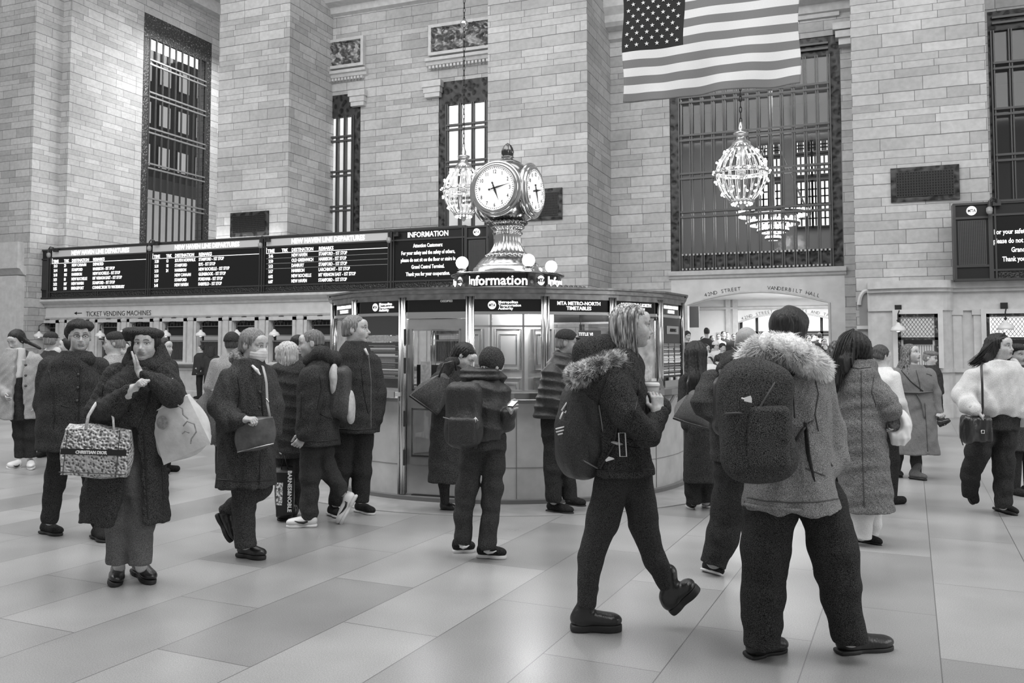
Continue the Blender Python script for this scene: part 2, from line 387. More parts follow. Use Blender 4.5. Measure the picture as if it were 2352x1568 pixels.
struct(metal_window('window_1', WD0+.02, WD1-.02, WDb, WDt-.02, YR+.05, 13, rows, .28, botgrille=.5, top=.5))
zc = [Zy(1100, q, YR) for q in (287, 372)]; stp2 = zc[0]-zc[1]
struct(metal_window('window_2', WC0, WC1-.02, 3.6, WBt, YR+.05, 6, [zc[0]-stp2*i for i in range(0, 5)], .3, top=.75))
struct(metal_window('window_3', WB0, WB1, 3.6, WBt, YR+.05, 3, [zc[0]-stp2*i for i in range(0, 5)], .28, top=.75))
# shoulders (consoles) and carved panels over these windows
mb = MB()
for x0, x1, z in ((X(980, YR), X(1012, YR, 200), WBt), (X(810, YR), X(836, YR), WBt)):
    for i, (dz, e) in enumerate(((-.1, .10), (-.28, .06), (-.42, .03))): mb.box(x0-e, x1+e, YR-.12-e, YR+.1, z+dz-.06, z+dz+.14)
struct(mb.obj('trim_3', M_marble2))
for px0, px1, q in ((985, 1150, 48), (735, 836, 96)):
    x0, x1 = X(px0, YR-.1, 100), X(px1, YR-.1, 100); z1 = Zy(1000 if px0 > 900 else 800, 60 if px0 > 900 else 90, YR); z0 = z1-1.0
    mb = MB(); t = .1
    mb.box(x0, x1, YR-.16, YR, z1-t, z1); mb.box(x0, x1, YR-.16, YR, z0, z0+t); mb.box(x0, x0+t, YR-.16, YR, z0+t, z1-t); mb.box(x1-t, x1, YR-.16, YR, z0+t, z1-t)
    profile_x(mb, x0-.1, x1+.1, [(YR, z0-.34), (YR-.1, z0-.3), (YR-.12, z0-.2), (YR-.2, z0-.18), (YR-.2, z0-.08), (YR, z0-.08)])
    n = int((x1-x0)/.12)
    for i in range(n): mb.box(x0+(i+.2)*(x1-x0)/n, x0+(i+.8)*(x1-x0)/n, YR-.16, YR-.05, z0-.42, z0-.34)
    o = struct(mb.obj('trim_4', M_marble2))
    rl = MB(); nx, nz = 60, 18; vs = []; fs = []
    for j in range(nz+1):
        for i in range(nx+1):
            u, vv = i/nx, j/nz; xx = x0+t+(x1-x0-2*t)*u; zz = z0+t+(z1-z0-2*t)*vv
            h = .03*math.sin(9*xx+3*math.sin(8*zz))*math.sin(10*zz+2.5*math.sin(7*xx))+.025*math.sin(23*xx+4*math.sin(19*zz))*math.sin(21*zz)
            vs.append((xx, YR-.07-h*2.6, zz))
    for j in range(nz):
        for i in range(nx): fs.append((j*(nx+1)+i, j*(nx+1)+i+1, (j+1)*(nx+1)+i+1, (j+1)*(nx+1)+i))
    rl.add(vs, fs).obj('carved_panel', grille_mat('relief_stone_shaded', .40, .12, 6, .55), o, smooth=True)  # darker pits put shade into the colour of the carved hollows
# cornices at the heads of the bays
zc2 = Zy(900, 8, YR)
for x0, x1, z in ((PB1, PC0+.3, zc2+.15), (PC1, PD0, Zy(1900, 0, YR)-.1), (PA1, PB0+.3, 16.4)):
    mb = profile_x(MB(), x0, x1, [(YR, z-.3), (YR-.15, z-.25), (YR-.2, z-.05), (YR-.5, z), (YR-.6, z+.1), (YR-.6, z+.3), (YR-.75, z+.5), (YR-.75, z+1.3), (YR, z+1.3)]) if x0 != PA1 else MB().box(PA1, PA1+.35, YF+.2, 34, z-.6, z-.1).box(PA1, PA1+.6, YF+.2, 34, z-.1, z+.3)
    struct(mb.obj('trim_5', M_marble2))
# corner shoulder at the right of the big window, small egg-and-dart course
mb = MB()
x1 = PD0
for dz, e in ((.0, .22), (-.2, .16), (-.38, .08)): mb.box(x1-.22-e, x1+.02, YR-.2-e, YR+.1, WDt+dz-.0, WDt+dz+.18)
n = 26
for i in range(n): mb.box(WD0+(i+.2)*(WD1-WD0)/n, WD0+(i+.8)*(WD1-WD0)/n, YR-.1, YR, WDt+.75, WDt+.95)
profile_x(mb, WD0, WD1, [(YR, WDt+.5), (YR-.08, WDt+.5), (YR-.1, WDt+.6), (YR, WDt+.66)])
struct(mb.obj('trim_6', M_marble2))
# -- fourth window, right of the right-hand pier
x4, x5 = X(2278, YR), X(2278, YR)+2.6; t4 = Zy(2300, 24, YR)
struct(wall_holes('wall_right', M_stone, PD1-.1, PD1+6, 0, HT, YR, .6, [(x4+.02, x5, 3.4, t4)]))
struct(metal_window('window_4', x4+.02, x5, 3.4, t4, YR+.05, 6, [zc[0]-stp2*i+.15 for i in range(-1, 5)], .1, top=.5))
# -- the window in the side wall of the left bay (plane x = PA1)
def side_window():
    xw = PA1; y0, y1 = at_x(326, 300, xw).y, at_x(482, 300, xw).y
    zt = at_x(332, 28, xw).z; zb = 3.4; w_ = y1-y0; b = .3
    fr = MB().box(0, b, 0, .12, 0, zt-zb-.9).box(w_-b, w_, 0, .12, 0, zt-zb-.9).box(0, w_, 0, .12, zt-zb-.9, zt-zb)
    f = fr.obj('window_5', M_ornl)
    br = MB(); n = 9; g = (w_-2*b)/n
    for i in range(n+1):
        x = b+i*g; br.box(x-.03, x-.01, -.02, .03, 0, zt-zb-.9); br.box(x+.01, x+.03, -.02, .03, 0, zt-zb-.9)
    br.obj('mullions', M_bar, f)
    tr = MB(); zs = [at_x(340, q, xw).z-zb for q in (140, 215, 298, 380, 460)]
    for z in zs: tr.box(b, w_-b, -.03, .04, z-.12, z-.06).box(b, w_-b, -.03, .04, z+.06, z+.12)
    tr.obj('transoms', mat('bright_bar', .3, rough=.4, metal=.5), f)
    MB().box(b, w_-b, .05, .07, 0, zt-zb-.9).obj('pane', M_glassw, f)
    f.location = (xw+.02, y0, zb); f.rotation_euler = (0, 0, R_(90)); struct(f)
    return y0, y1, zb, zt
sy0, sy1, szb, szt = side_window()
# cut the left wall block so the window is open: rebuild it as four pieces
for o in [o for o in C.objects if o.name == 'wall_left']: bpy.data.objects.remove(o)
struct(MB().box(PA1-9, PA1, YF, 23.2, 0, HT).box(PA1-.7, PA1, 23.2, sy0, 0, HT).box(PA1-.7, PA1, sy1, 40, 0, HT).box(PA1-.7, PA1, sy0, sy1, 0, szb).box(PA1-.7, PA1, sy0, sy1, szt, HT).obj('wall_left', M_stone))
# tall building across the street behind that window
def tower(x, y0, y1, z0, z1, label, m, mw, rows=(4, 10)):
    e = empty('office_building', (x, (y0+y1)/2, 0), label, 'building')
    MB().box(-6, 0, y0-(y0+y1)/2, y1-(y0+y1)/2, z0, z1).obj('wall', m, e)
    nz, ny = rows
    for j in range(nz):
        for i in range(ny):
            a = (y0-y1)/2+(i+.22)*(y1-y0)/ny; zz = z0+(z1-z0)*(j+.25)/nz; wy = (y1-y0)/ny*.55; hz = (z1-z0)/nz*.5
            f = MB().box(0, .06, a-.08, a+wy+.08, zz-.1, zz+hz+.1).obj('window', m, e)
            MB().box(.06, .1, a, a+wy, zz, zz+hz).obj('pane', mw, f)
    return e
mw = mat('office_pane', .5, rough=.2, emit=.35); md = mat('office_stone', .09, rough=.8)
tower(-46, 38, 66, 13.5, 22.5, 'dark office block seen through the tall left window, with pale panes', md, mw, (3, 15))
struct(MB().box(-60, -50, 30, 84, 0, 14).obj('wall_outside', mat('street_stone_glow', .5, rough=.8, noise=.2, nscale=.8, emit=.3)))  # stone given a glow that stands in for outdoor light on it

# ---- hall beyond the glass: side walls, back wall, ceiling, its lamps
YB = 36.0
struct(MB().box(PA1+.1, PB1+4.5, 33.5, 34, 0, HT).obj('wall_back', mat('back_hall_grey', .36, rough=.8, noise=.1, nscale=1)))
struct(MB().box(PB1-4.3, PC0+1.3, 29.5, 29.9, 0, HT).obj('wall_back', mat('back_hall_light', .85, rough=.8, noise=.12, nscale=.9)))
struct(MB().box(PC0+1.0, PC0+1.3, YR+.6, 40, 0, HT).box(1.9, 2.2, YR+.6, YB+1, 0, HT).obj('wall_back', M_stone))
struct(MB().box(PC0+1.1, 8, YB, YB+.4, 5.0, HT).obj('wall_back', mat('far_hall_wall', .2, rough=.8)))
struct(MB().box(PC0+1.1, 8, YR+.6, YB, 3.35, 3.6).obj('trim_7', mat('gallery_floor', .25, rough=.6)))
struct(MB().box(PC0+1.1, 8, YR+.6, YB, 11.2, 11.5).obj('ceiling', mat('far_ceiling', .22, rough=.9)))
lit = mat('lit_pane', .8, emit=1.1)
def lit_window(x0, x1, z0, z1, y, nx, nz):
    f = MB(); f.box(x0-.08, x1+.08, y-.1, y, z0-.08, z1+.08); o = struct(f.obj('window_6', M_bronze)); 
    MB().box(x0, x1, y-.13, y-.1, z0, z1).obj('pane', lit, o)
    b = MB()
    for i in range(1, nx): xx = x0+(x1-x0)*i/nx; b.box(xx-.03, xx+.03, y-.17, y-.12, z0, z1)
    for i in range(1, nz): zz = z0+(z1-z0)*i/nz; b.box(x0, x1, y-.17, y-.12, zz-.025, zz+.025)
    b.obj('glazing_bars', M_bronze, o); return o
yb = YB-.02
for a, b in ((1744, 1763), (1778, 1792), (1832, 1848), (1855, 1863), (1868, 1878), (1886, 1902)):
    xa, xb = X(a, yb, 400), X(b, yb, 400)
    lit_window(xa, xb, Zy(1850, 402, yb), Zy(1850, 362, yb), yb, 2, 1)
    lit_window(xa, xb, Zy(1850, 350, yb), Zy(1850, 328, yb), yb, 4, 3)
    lit_window(xa, xb, Zy(1850, 520, yb), Zy(1850, 420, yb), yb, 2, 6)
# ---- passage to the street: floor, side walls, second arch with its lettering
xs0, xs1 = AX0-4.5, AX1+.35
M_pass = mat('passage_marble', .78, rough=.4, noise=.05, nscale=3)
Y2 = 33.0
struct(MB().add([(xs0, YR+.5, .02), (xs1, YR+.5, .02), (xs1, 27.5, .38), (xs0, 27.5, .38), (xs1, Y2+6, .8), (xs0, Y2+6, .8)], [(0, 1, 2, 3), (3, 2, 4, 5)]).obj('floor_ramp', M_floor))
struct(MB().box(xs0-.2, xs0, YR+.5, Y2+6, 0, 4.0).box(xs1, xs1+.2, YR+.5, Y2+6, 0, 4.0).obj('wall_passage', M_pass))
struct(MB().box(xs0, xs1, YR+.5, Y2+6, 3.3, 3.34).obj('ceiling', M_pass))
bx0, bx1 = X(1692, Y2, 740), X(1935, Y2, 740); bs, ba = Zy(1692, 742, Y2), Zy(1800, 719, Y2)
w2 = arch_wall(xs0, xs1, 3.3, bx0, min(bx1, xs1-.2), bs, ba, Y2, .4, 'wall_passage', M_pass)
arch_text('42ND STREET', X(1703, Y2, 730), X(1776, Y2, 730), .05, .15, Y2-.01, M_carv, bs, ba, bx0, bx1, w2)
arch_text('BUSES AND TAXIS', X(1820, Y2, 720), X(1925, Y2, 720), .05, .15, Y2-.01, M_carv, bs, ba, bx0, bx1, w2)
mb = MB(); 
for px in (1672, 1688): mb.box(X(px, Y2-.1, 700)-.09, X(px, Y2-.1, 700)+.09, Y2-.1, Y2, .5, 3.3)
profile_x(mb, xs0, xs1, [(Y2-.02, 2.92), (Y2-.1, 2.95), (Y2-.12, 3.02), (Y2-.02, 3.05)])
mb.box(X(1646, Y2-.1, 700), X(1672, Y2-.1, 700), Y2-.08, Y2, .5, 2.1)
struct(mb.obj('trim_8', M_marble2))
o = MB().box(X(1577, 27.5, 710), X(1606, 27.5, 710), 27.4, 27.5, Zy(1590, 752, 27.5), Zy(1590, 704, 27.5)).obj('wall_cabinet', mat('grey_metal', .16, rough=.4, metal=.5))
tag(o, 'grey metal grille panel on the pale passage wall beside the arch', 'panel')
# doors and transom lights under the second arch
dl = mat('street_light_pane', .9, emit=1.6)
mb = MB(); n = 6; xx0, xx1 = bx0+.1, xs1-.3
for i in range(n+1): x = xx0+(xx1-xx0)*i/n; mb.box(x-.05, x+.05, Y2+.5, Y2+.6, .5, ba)
for z in (2.05, 1.95): mb.box(xx0, xx1, Y2+.5, Y2+.6, z, z+.07)
d = struct(mb.obj('door_1', M_bronze))
MB().box(xx0, xx1, Y2+.7, Y2+.72, 2.15, ba+.1).obj('pane', dl, d)
MB().box(xx0, xx1, Y2+.7, Y2+.72, .5, 1.95).obj('door_pane', mat('door_glass', .35, emit=.4), d)

# ---- ticket window wall, left
XT1 = PC0+.4
ZT = 3.17
FR0, FR1 = 1.06, 2.42
def zT(px, py): return Zy(px, py, YT)
wins = [-14.78-1.375*k for k in range(-4, 9)]
hw = .42
tw = struct(wall_holes('wall_tickets', M_marble, X(60, YT), XT1, 0, ZT-.02, YT, .3, [(x-hw, x+hw, 1.1, 2.36) for x in wins]))
xt0 = X(60, YT)
mb = profile_x(MB(), xt0, XT1, [(YT, 2.9), (YT-.05, 2.92), (YT-.08, 3.0), (YT-.2, 3.05), (YT-.26, 3.1), (YT-.26, ZT), (YF, ZT), (YF, 2.9)])
profile_x(mb, xt0, XT1, [(YT, 2.5), (YT-.03, 2.51), (YT-.05, 2.56), (YT, 2.58)])
profile_x(mb, xt0, XT1, [(YT, 0), (YT-.08, 0), (YT-.08, .16), (YT-.05, .2), (YT-.05, .8), (YT-.1, .84), (YT-.1, .9), (YT, .92)])
struct(mb.obj('trim_9', M_marble2))
struct(profile_x(MB(), xt0, XT1, [(YT+.02, 1.0), (YT-.3, 1.0), (YT-.34, 1.03), (YT-.34, 1.07), (YT+.02, 1.07)]).obj('counter_ledge', M_marble))
text('carved_lettering', 'TICKET VENDING MACHINES', M_carv, .23, tw, (X(198, YT, 717), YT-.006, zT(200, 726)), sx=.93, ext=.004, bold=-.002)
mb = MB(); xa = X(172, YT, 719); za = zT(180, 719); mb.box(xa, xa+.32, YT-.012, YT-.002, za-.012, za+.012); mb.prism([(xa-.02, za), (xa+.09, za+.05), (xa+.09, za-.05)], YT-.012, YT-.002)
mb.obj('carved_arrow', M_carv, tw)
mb = MB()
for i, x in enumerate(wins):
    for dx in (-1, 1): mb.box(x+dx*(hw+.06)-.05, x+dx*(hw+.06)+.05, YT-.07, YT, 1.07, 2.47)
    mb.box(x-hw-.11, x+hw+.11, YT-.07, YT, 2.37, 2.47)
    xp = x+1.375/2
    mb.box(xp-.1, xp+.1, YT-.04, YT, 1.07, 2.5); mb.box(xp-.12, xp+.12, YT-.06, YT, 2.4, 2.48)
struct(mb.obj('trim_10', M_marble2))
# grilles in the ticket windows, each with its hanging lamp
def ticket_grille(x):
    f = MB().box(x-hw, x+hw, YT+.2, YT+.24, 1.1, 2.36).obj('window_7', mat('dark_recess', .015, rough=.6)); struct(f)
    b = MB(); n = 16
    for i in range(n): xx = x-hw+.04+(2*hw-.08)*i/(n-1); b.box(xx-.006, xx+.006, YT+.12, YT+.14, 1.15, 1.72)
    b.box(x-hw, x+hw, YT+.1, YT+.15, 1.72, 1.76).box(x-hw, x+hw, YT+.1, YT+.15, 1.9, 1.93).box(x-hw, x+hw, YT+.1, YT+.15, 1.1, 1.15)
    for k in range(7): xx = x-hw+.03+(2*hw-.06)*k/6; b.box(xx-.004, xx+.004, YT+.12, YT+.13, 2.22, 2.32)
    b.box(x-hw, x+hw, YT+.1, YT+.13, 2.2, 2.22)
    b.obj('grille_bars', mat('grille_metal', .35, rough=.35, metal=.9), f)
    MB().box(x-hw+.15, x+hw-.02, YT+.11, YT+.12, 1.77, 1.9).obj('notice_strip', mat('notice_grey', .35), f)
for x in wins: ticket_grille(x)
def window_lamp(x, z, label, y=None, s=1.0, on=False):
    y = y or YT-.33
    e = empty('wall_lamp', (x, y, z), label, 'lamp', 'bell lamps over the ticket windows')
    MB().lathe([(.02*s, .16), (.05*s, .13), (.06*s, .1), (.13*s, .06), (.16*s, 0), (.16*s, -.04), (.145*s, -.04), (.1*s, .03)], 20).obj('lamp_shade', mat('lamp_glass_white', .75, rough=.3), e, smooth=True)
    MB().sphere((0, 0, .0), .055, 8).obj('bulb', mat('dim_bulb', .9, emit=2.0), e, smooth=True)
    MB().tube([(0, 0, .15), (0, 0, .34), (.03, .1, .42), (.04, .33, .44)], .013, 6).sphere((0, 0, .2), .03, 6).box(-.05, .09, .27, .33, .36, .56).obj('bracket', M_bronze, e)
    return e
_wl = None
for i, x in enumerate(wins):
    lb = 'small bell-shaped lamp before the ticket window, number %s from the booth leftwards' % i
    if i < 4: continue
    names = {4: 'nearest the information booth, behind the short-haired man with the backpack', 5: 'right above the blonde woman in the puffer jacket', 6: 'above the masked person in the long coat', 7: 'above the couple standing at the far ticket counter', 8: 'second right of the woman in the dark beret', 9: 'just over the beret of the woman with two totes', 10: 'between the two dark-hatted people on the left', 11: 'behind the hat of the man with glasses', 12: 'leftmost, above the pale-coated woman\'s shoulder'}
    window_lamp(x-.02, 1.93, 'pale bell lamp '+names[i])

# ---- ticket wall, right, with its bowed bay
x0r, x1r = X(1995, 21.8, 800), X(2352, 21.8, 800)+4
bowc = X(2085, 21.6, 700); 
def bow(x): return 21.9-.42*max(0, 1-((x-bowc)/.95)**2)**.5
px_ = [x0r+(bowc+.95-x0r)*i/24 for i in range(25)]
plan = [(x, bow(x)) for x in px_]
def plan_at(off, x1=x1r): return [(x0r-.0, YF)]+[(x, y-off) for x, y in plan]+[(x1, 21.9-off), (x1, YF)]
zr1 = 3.05
mb = MB().plan(plan_at(0), .02, 2.45); mb.plan(plan_at(.03), 2.45, 2.8); mb.plan(plan_at(.12), 2.8, 2.88); mb.plan(plan_at(.2), 2.88, zr1)
mb.plan(plan_at(.08), 0, .3); mb.plan(plan_at(.05), .3, 1.0); mb.plan(plan_at(.12), 1.0, 1.08); mb.plan(plan_at(.06), 2.38, 2.46)
struct(mb.obj('wall_right', M_marble2))
def right_window(xc, w_, z0, z1, y, lit_, nm):
    mb = MB(); t = .1
    mb.box(xc-w_/2-t, xc-w_/2, y-.12, y+.1, z0, z1+t); mb.box(xc+w_/2, xc+w_/2+t, y-.12, y+.1, z0, z1+t); mb.box(xc-w_/2, xc+w_/2, y-.12, y+.1, z1, z1+t)
    f = struct(mb.obj(nm, M_marble))
    MB().box(xc-w_/2, xc+w_/2, y-.03, y-.02, z0, z1).obj('frosted_pane', mat('frosted_lit' if lit_ else 'frosted_dim', .65, rough=.4, emit=.55 if lit_ else .08), f)
    b = MB(); 
    la, lb_, lc, ld = xc-w_*.4, xc+w_*.4, z0+.7, z1-.08
    for i in range(-12, 26):
        for s in (1, -1):
            c0 = la+i*.075; ta, tb = lc, ld        # x = c0 + s*(z-lc)*.7, clipped to the light
            za, zb_ = sorted((lc+(la-c0)/(.7*s), lc+(lb_-c0)/(.7*s))); ta, tb = max(lc, za), min(ld, zb_)
            if tb > ta+.02: b.tube([(c0+s*(ta-lc)*.7, y-.05, ta), (c0+s*(tb-lc)*.7, y-.05, tb)], .004, 4)
    b.obj('lattice', M_gunmetal, f)
    MB().box(xc-w_/2, xc-w_/2+.07, y-.07, y-.02, z0, z1).box(xc+w_/2-.07, xc+w_/2, y-.07, y-.02, z0, z1).box(xc-w_/2, xc+w_/2, y-.07, y-.02, z1-.07, z1).box(xc-w_/2, xc+w_/2, y-.07, y-.02, z0+.62, z0+.68).obj('ornate_border', M_ornl, f)
    MB().box(xc-w_*.36, xc+w_*.36, y-.08, y-.04, z0+.52, z0+.62).obj('name_plate', M_black, f)
    n = 14; b = MB()
    for i in range(n): xx = xc-w_*.4+w_*.8*i/(n-1); b.box(xx-.005, xx+.005, y-.06, y-.05, z0, z0+.5)
    b.obj('grille_bars', M_gunmetal, f)
    return f
right_window(X(2108, 21.5, 800), .82, 1.1, 2.3, bow(X(2108, 21.5, 800))-.02, False, 'window_8')
right_window(X(2325, 21.85, 800), 1.0, 1.1, 2.3, 21.88, True, 'window_9')
window_lamp(X(2063, 21.15, 750), 1.95, 'pale bell lamp at the bowed bay on the right', 21.15)
window_lamp(X(2310, 21.5, 745), 1.98, 'bright bell lamp before the lit window at the right edge', 21.5)
mb = MB()
for xx in (X(2165, 21.85, 800), X(2200, 21.85, 800), X(2248, 21.85, 800)): mb.box(xx-.09, xx+.09, 21.83, 21.9, 1.08, 2.4).box(xx-.12, xx+.12, 21.8, 21.9, 2.28, 2.38)
struct(mb.obj('trim_11', M_marble2))
# arched niche and pale base block on the pier
nx0, nx1 = X(1974, YF, 720), X(2009, YF, 720); mb = MB()
nz0, nzs, nza = Zy(1990, 748, YF), Zy(1990, 700, YF), Zy(1990, 668, YF)
pts = [(nx0, nz0), (nx1, nz0), (nx1, nzs)]+[(nx0+(nx1-nx0)*.5*(1+math.cos(a)), nzs+(nza-nzs)*math.sin(a)) for a in [math.pi*i/12 for i in range(1, 12)]]+[(nx0, nzs)]
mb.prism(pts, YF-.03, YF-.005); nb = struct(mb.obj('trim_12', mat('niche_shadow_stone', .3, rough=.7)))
MB().tube([(x, YF-.05, z) for x, z in pts[2:]], .05, 8).box(nx0-.06, nx1+.1, YF-.1, YF, nz0-.08, nz0).box(nx1, nx1+.14, YF-.1, YF, nz0, nzs+.05).obj('niche_moulding', M_marble, nb)

# ---- ventilation grilles on the piers
def vent(px0, px1, py0, py1, label):
    x0, x1 = X(px0, YF-.03, py0), X(px1, YF-.03, py0); z1, z0 = Zy(px0, py0, YF), Zy(px0, py1, YF)
    e = MB().box(0, x1-x0, -.05, .03, 0, z1-z0).obj('wall_vent', M_orn, loc=(x0, YF, z0))
    MB().box(.12, x1-x0-.12, -.065, -.05, .12, z1-z0-.12).obj('mesh_panel', M_screen, e)
    b = MB(); n = 22
    for i in range(n): xx = .12+(x1-x0-.24)*i/(n-1); b.box(xx-.006, xx+.006, -.075, -.065, .12, z1-z0-.12)
    for i in range(10): zz = .12+(z1-z0-.24)*i/9; b.box(.12, x1-x0-.12, -.075, -.065, zz-.006, zz+.006)
    b.obj('mesh_wires', M_gunmetal, e); tag(e, label, 'vent', 'bronze grilles on the piers')
vent(530, 617, 490, 545, 'dark bronze wall grille above the middle departure board')
vent(1205, 1291, 437, 508, 'dark bronze wall grille partly behind the four-faced clock')
vent(2045, 2203, 388, 466, 'large dark bronze wall grille on the right-hand pier')
# ================================================================== INFORMATION BOOTH AND CLOCK
BC = at_d(1166, 790, 11.04); BX, BY = BC.x, BC.y
tocam = math.atan2(-BY, -BX)            # direction from the booth to the camera
def ba(th): return tocam + R_(th)       # + goes to the right in the photograph
def bp(th, r, z=0): a = ba(th); return Vector((BX+r*math.cos(a), BY+r*math.sin(a), z))
booth = empty('information_booth', (BX, BY, 0), 'round marble and brass information booth in the middle of the hall', 'booth')
loc = lambda v: (v[0]-BX, v[1]-BY, v[2])
class LB(MB):
    def obj(s, name, m, parent=booth, **k):
        off = Vector((BX, BY, 0)); s.v = [tuple(Vector(p)-off) for p in s.v]; return MB.obj(s, name, m, parent, **k)
RB = 2.19; NS = 18
M_bm = mat('booth_marble', .50, rough=.25, noise=.14, nscale=5, bump=.03)
door_th = (-30.3, -9.7)
lb = LB()
a0, a1 = door_th[1], 360+door_th[0]
n = 60
prof = [(2.2, .04), (2.2, .9), (2.22, 1.0), (2.2, 1.03)]
vs = []; fs = []
for i in range(n+1):
    th = a0+(a1-a0)*i/n
    for r, z in prof: vs.append(bp(th, r, z))
    for r, z in reversed(prof): vs.append(bp(th, r-.1, z))
k = len(prof)*2
for i in range(n):
    for j in range(k): fs.append((i*k+j, i*k+(j+1) % k, (i+1)*k+(j+1) % k, (i+1)*k+j))
fs += [tuple(range(k)), tuple(n*k+j for j in range(k-1, -1, -1))]
lb.add(vs, fs); base = lb.obj('marble_base', M_bm, smooth=False)
lb = LB()
for th in np.arange(a0+12, a1, 22.5):
    lb.tube([bp(th, 2.203, .05), bp(th, 2.203, 1.0)], .004, 4)
lb.tube([bp(a0+(a1-a0)*i/n, 2.203, .36) for i in range(n+1)], .003, 4)
lb.obj('stone_joints', mat('joint_line', .2), base)
# step and inlay ring in the floor
lb = LB(); ring = lambda r: [(r*math.cos(q)+BX, r*math.sin(q)+BY) for q in [2*math.pi*i/72 for i in range(72)]]
lb.plan(ring(2.26), 0, .045); lb.obj('plinth', mat('plinth_dark', .16, rough=.4))
mb = MB(); ro, ri = 2.85, 2.26
rr = [(ro, .006), (ri, .006)]
mb.lathe([(ro, .001), (ro, .006), (ri, .006)], 96, (BX, BY)); o = struct(mb.obj('trim_13', mat('ring_marble', .36, rough=.25, noise=.2, nscale=3)))
# counter
def band(r0, r1, z0, z1, name, m, ta=a0, tb=a1, parent=booth, nn=90, smooth=False):
    lb = LB(); vs = []; fs = []
    full = tb-ta > 359.9
    for i in range(nn if full else nn+1):
        th = ta+(tb-ta)*i/nn
        vs += [bp(th, r0, z0), bp(th, r1, z0), bp(th, r1, z1), bp(th, r0, z1)]
    c = nn if full else nn+1
    for i in range(nn):
        q = (i+1) % c
        for j in range(4): fs.append((i*4+j, i*4+(j+1) % 4, q*4+(j+1) % 4, q*4+j))
    if not full: fs += [(0, 1, 2, 3), (nn*4+3, nn*4+2, nn*4+1, nn*4)]
    lb.add(vs, fs); return lb.obj(name, m, parent, smooth=smooth)
band(1.95, 2.31, 1.06, 1.10, 'counter', mat('counter_marble', .6, rough=.2, noise=.1, nscale=6))
band(2.31, 2.325, 1.05, 1.112, 'counter_rail', M_brass)
for th in (-52, -38, 0, 14, 28, 40, 54, 66):
    LB().tube([bp(th, 2.2, .93), bp(th, 2.25, .97), bp(th, 2.3, 1.05)], .02, 6).obj('counter_bracket', M_bm)
# posts, heads, glass
ZC0, ZC1 = 2.09, 2.185
def sector(k0, r0, r1, z0, z1):
    """straight slab along one side of the 18-sided ring"""
    ta, tb = k0-10, k0+10
    p = [bp(ta, r0), bp(tb, r0), bp(tb, r1), bp(ta, r1)]
    return [(q.x, q.y) for q in p], z0, z1
def panel(th, u0, u1, z0, z1, r=0.0, t=.02):
    """flat panel on the side facing TH; u from -1 (left in the photograph) to 1; r = outward offset"""
    A, B = bp(th-10, RB), bp(th+10, RB); c = (A+B)/2; nrm = Vector((c.x-BX, c.y-BY, 0)).normalized()
    a = A+(B-A)*(u0+1)/2+nrm*r; b = A+(B-A)*(u1+1)/2+nrm*r
    return [(a.x, a.y), (b.x, b.y), (b.x-nrm.x*t, b.y-nrm.y*t), (a.x-nrm.x*t, a.y-nrm.y*t)]
def frame_on(th):
    A, B = bp(th-10, RB), bp(th+10, RB); c = (A+B)/2; nrm = Vector((c.x-BX, c.y-BY, 0)).normalized()
    ang = math.atan2(nrm.x, -nrm.y)     # rotation so that local -y looks outward
    return c, nrm, ang, (B-A).length
corn = LB()
for k in range(NS):
    th = k*20
    for r0, r1, z0, z1 in ((RB-.1, RB+.02, ZC0-.03, ZC0+.03), (RB-.1, RB+.06, ZC0+.03, ZC0+.055), (RB-.1, RB+.035, ZC0+.055, ZC0+.075), (RB-.1, RB+.08, ZC0+.075, ZC1)):
        p, a, b = sector(th, r0, r1, z0, z1); corn.plan(p, a, b)
corn.obj('cornice', M_brassd)
for k in range(NS):
    th = k*20+10
    if 100 < th < 260: z0 = 1.1
    else: z0 = 1.1
    if th in (350, 330): z0 = .05
    lb = LB()
    for dr, dt, rad in ((0, 0, .032), (.02, -.9, .012), (.02, .9, .012)): lb.tube([bp(th+dt, RB+dr, z0), bp(th+dt, RB+dr, ZC0)], rad, 8)
    lb.obj('post', M_brass, smooth=True)
roof = LB(); roof.plan([tuple(bp(k*20+10, RB-.05))[:2] for k in range(NS)], ZC1-.05, ZC1-.02); roof.obj('roof', M_gunmetal)
# roof finials
lb = LB()
for th in list(range(-50, -20, 4))+list(range(24, 56, 4)): lb.add(MB().sphere(tuple(bp(th, 1.15, ZC1+.08)), .03, 4).v, MB().sphere((0, 0, 0), .03, 4).f)
lb.obj('roof_cresting', M_gunmetal)
sides = [k*20 if k <= 9 else k*20-360 for k in range(NS)]
M_dark_sign = mat('sign_black', .008, rough=.12)
for th in sides:
    c, nrm, ang, W = frame_on(th)
    lb = LB().plan(panel(th, -.94, .94, 0, 0, .0), 1.935, 2.065); sg = lb.obj('sign_panel', M_dark_sign)
    for nm_, z0, z1 in (('head_rail', 1.905, 1.935), ('head_rail', 2.065, 2.085), ('sill_rail', 1.10, 1.135)):
        if th != -20 or z0 > 1.5: LB().plan(panel(th, -1, 1, 0, 0, .012, .04), z0, z1).obj(nm_, M_brass)
    if th != -20: LB().plan(panel(th, -.95, .95, 0, 0, -.01, .008), 1.13, 1.905).obj('glass_pane', M_glass)
def btext(th, u, z, s, size, m=M_sign, align='CENTER', r=.006, sx=1, parent=booth, name='lettering', bold=0, mirror=False):
    c, nrm, ang, W = frame_on(th)
    A, B = bp(th-10, RB), bp(th+10, RB); p = c+(B-A)*u/2+nrm*r
    return text(name, s, m, size, parent, (p.x-BX, p.y-BY, z), (0, 0, ang), align, .002, sx, bold=bold, mirror=mirror)
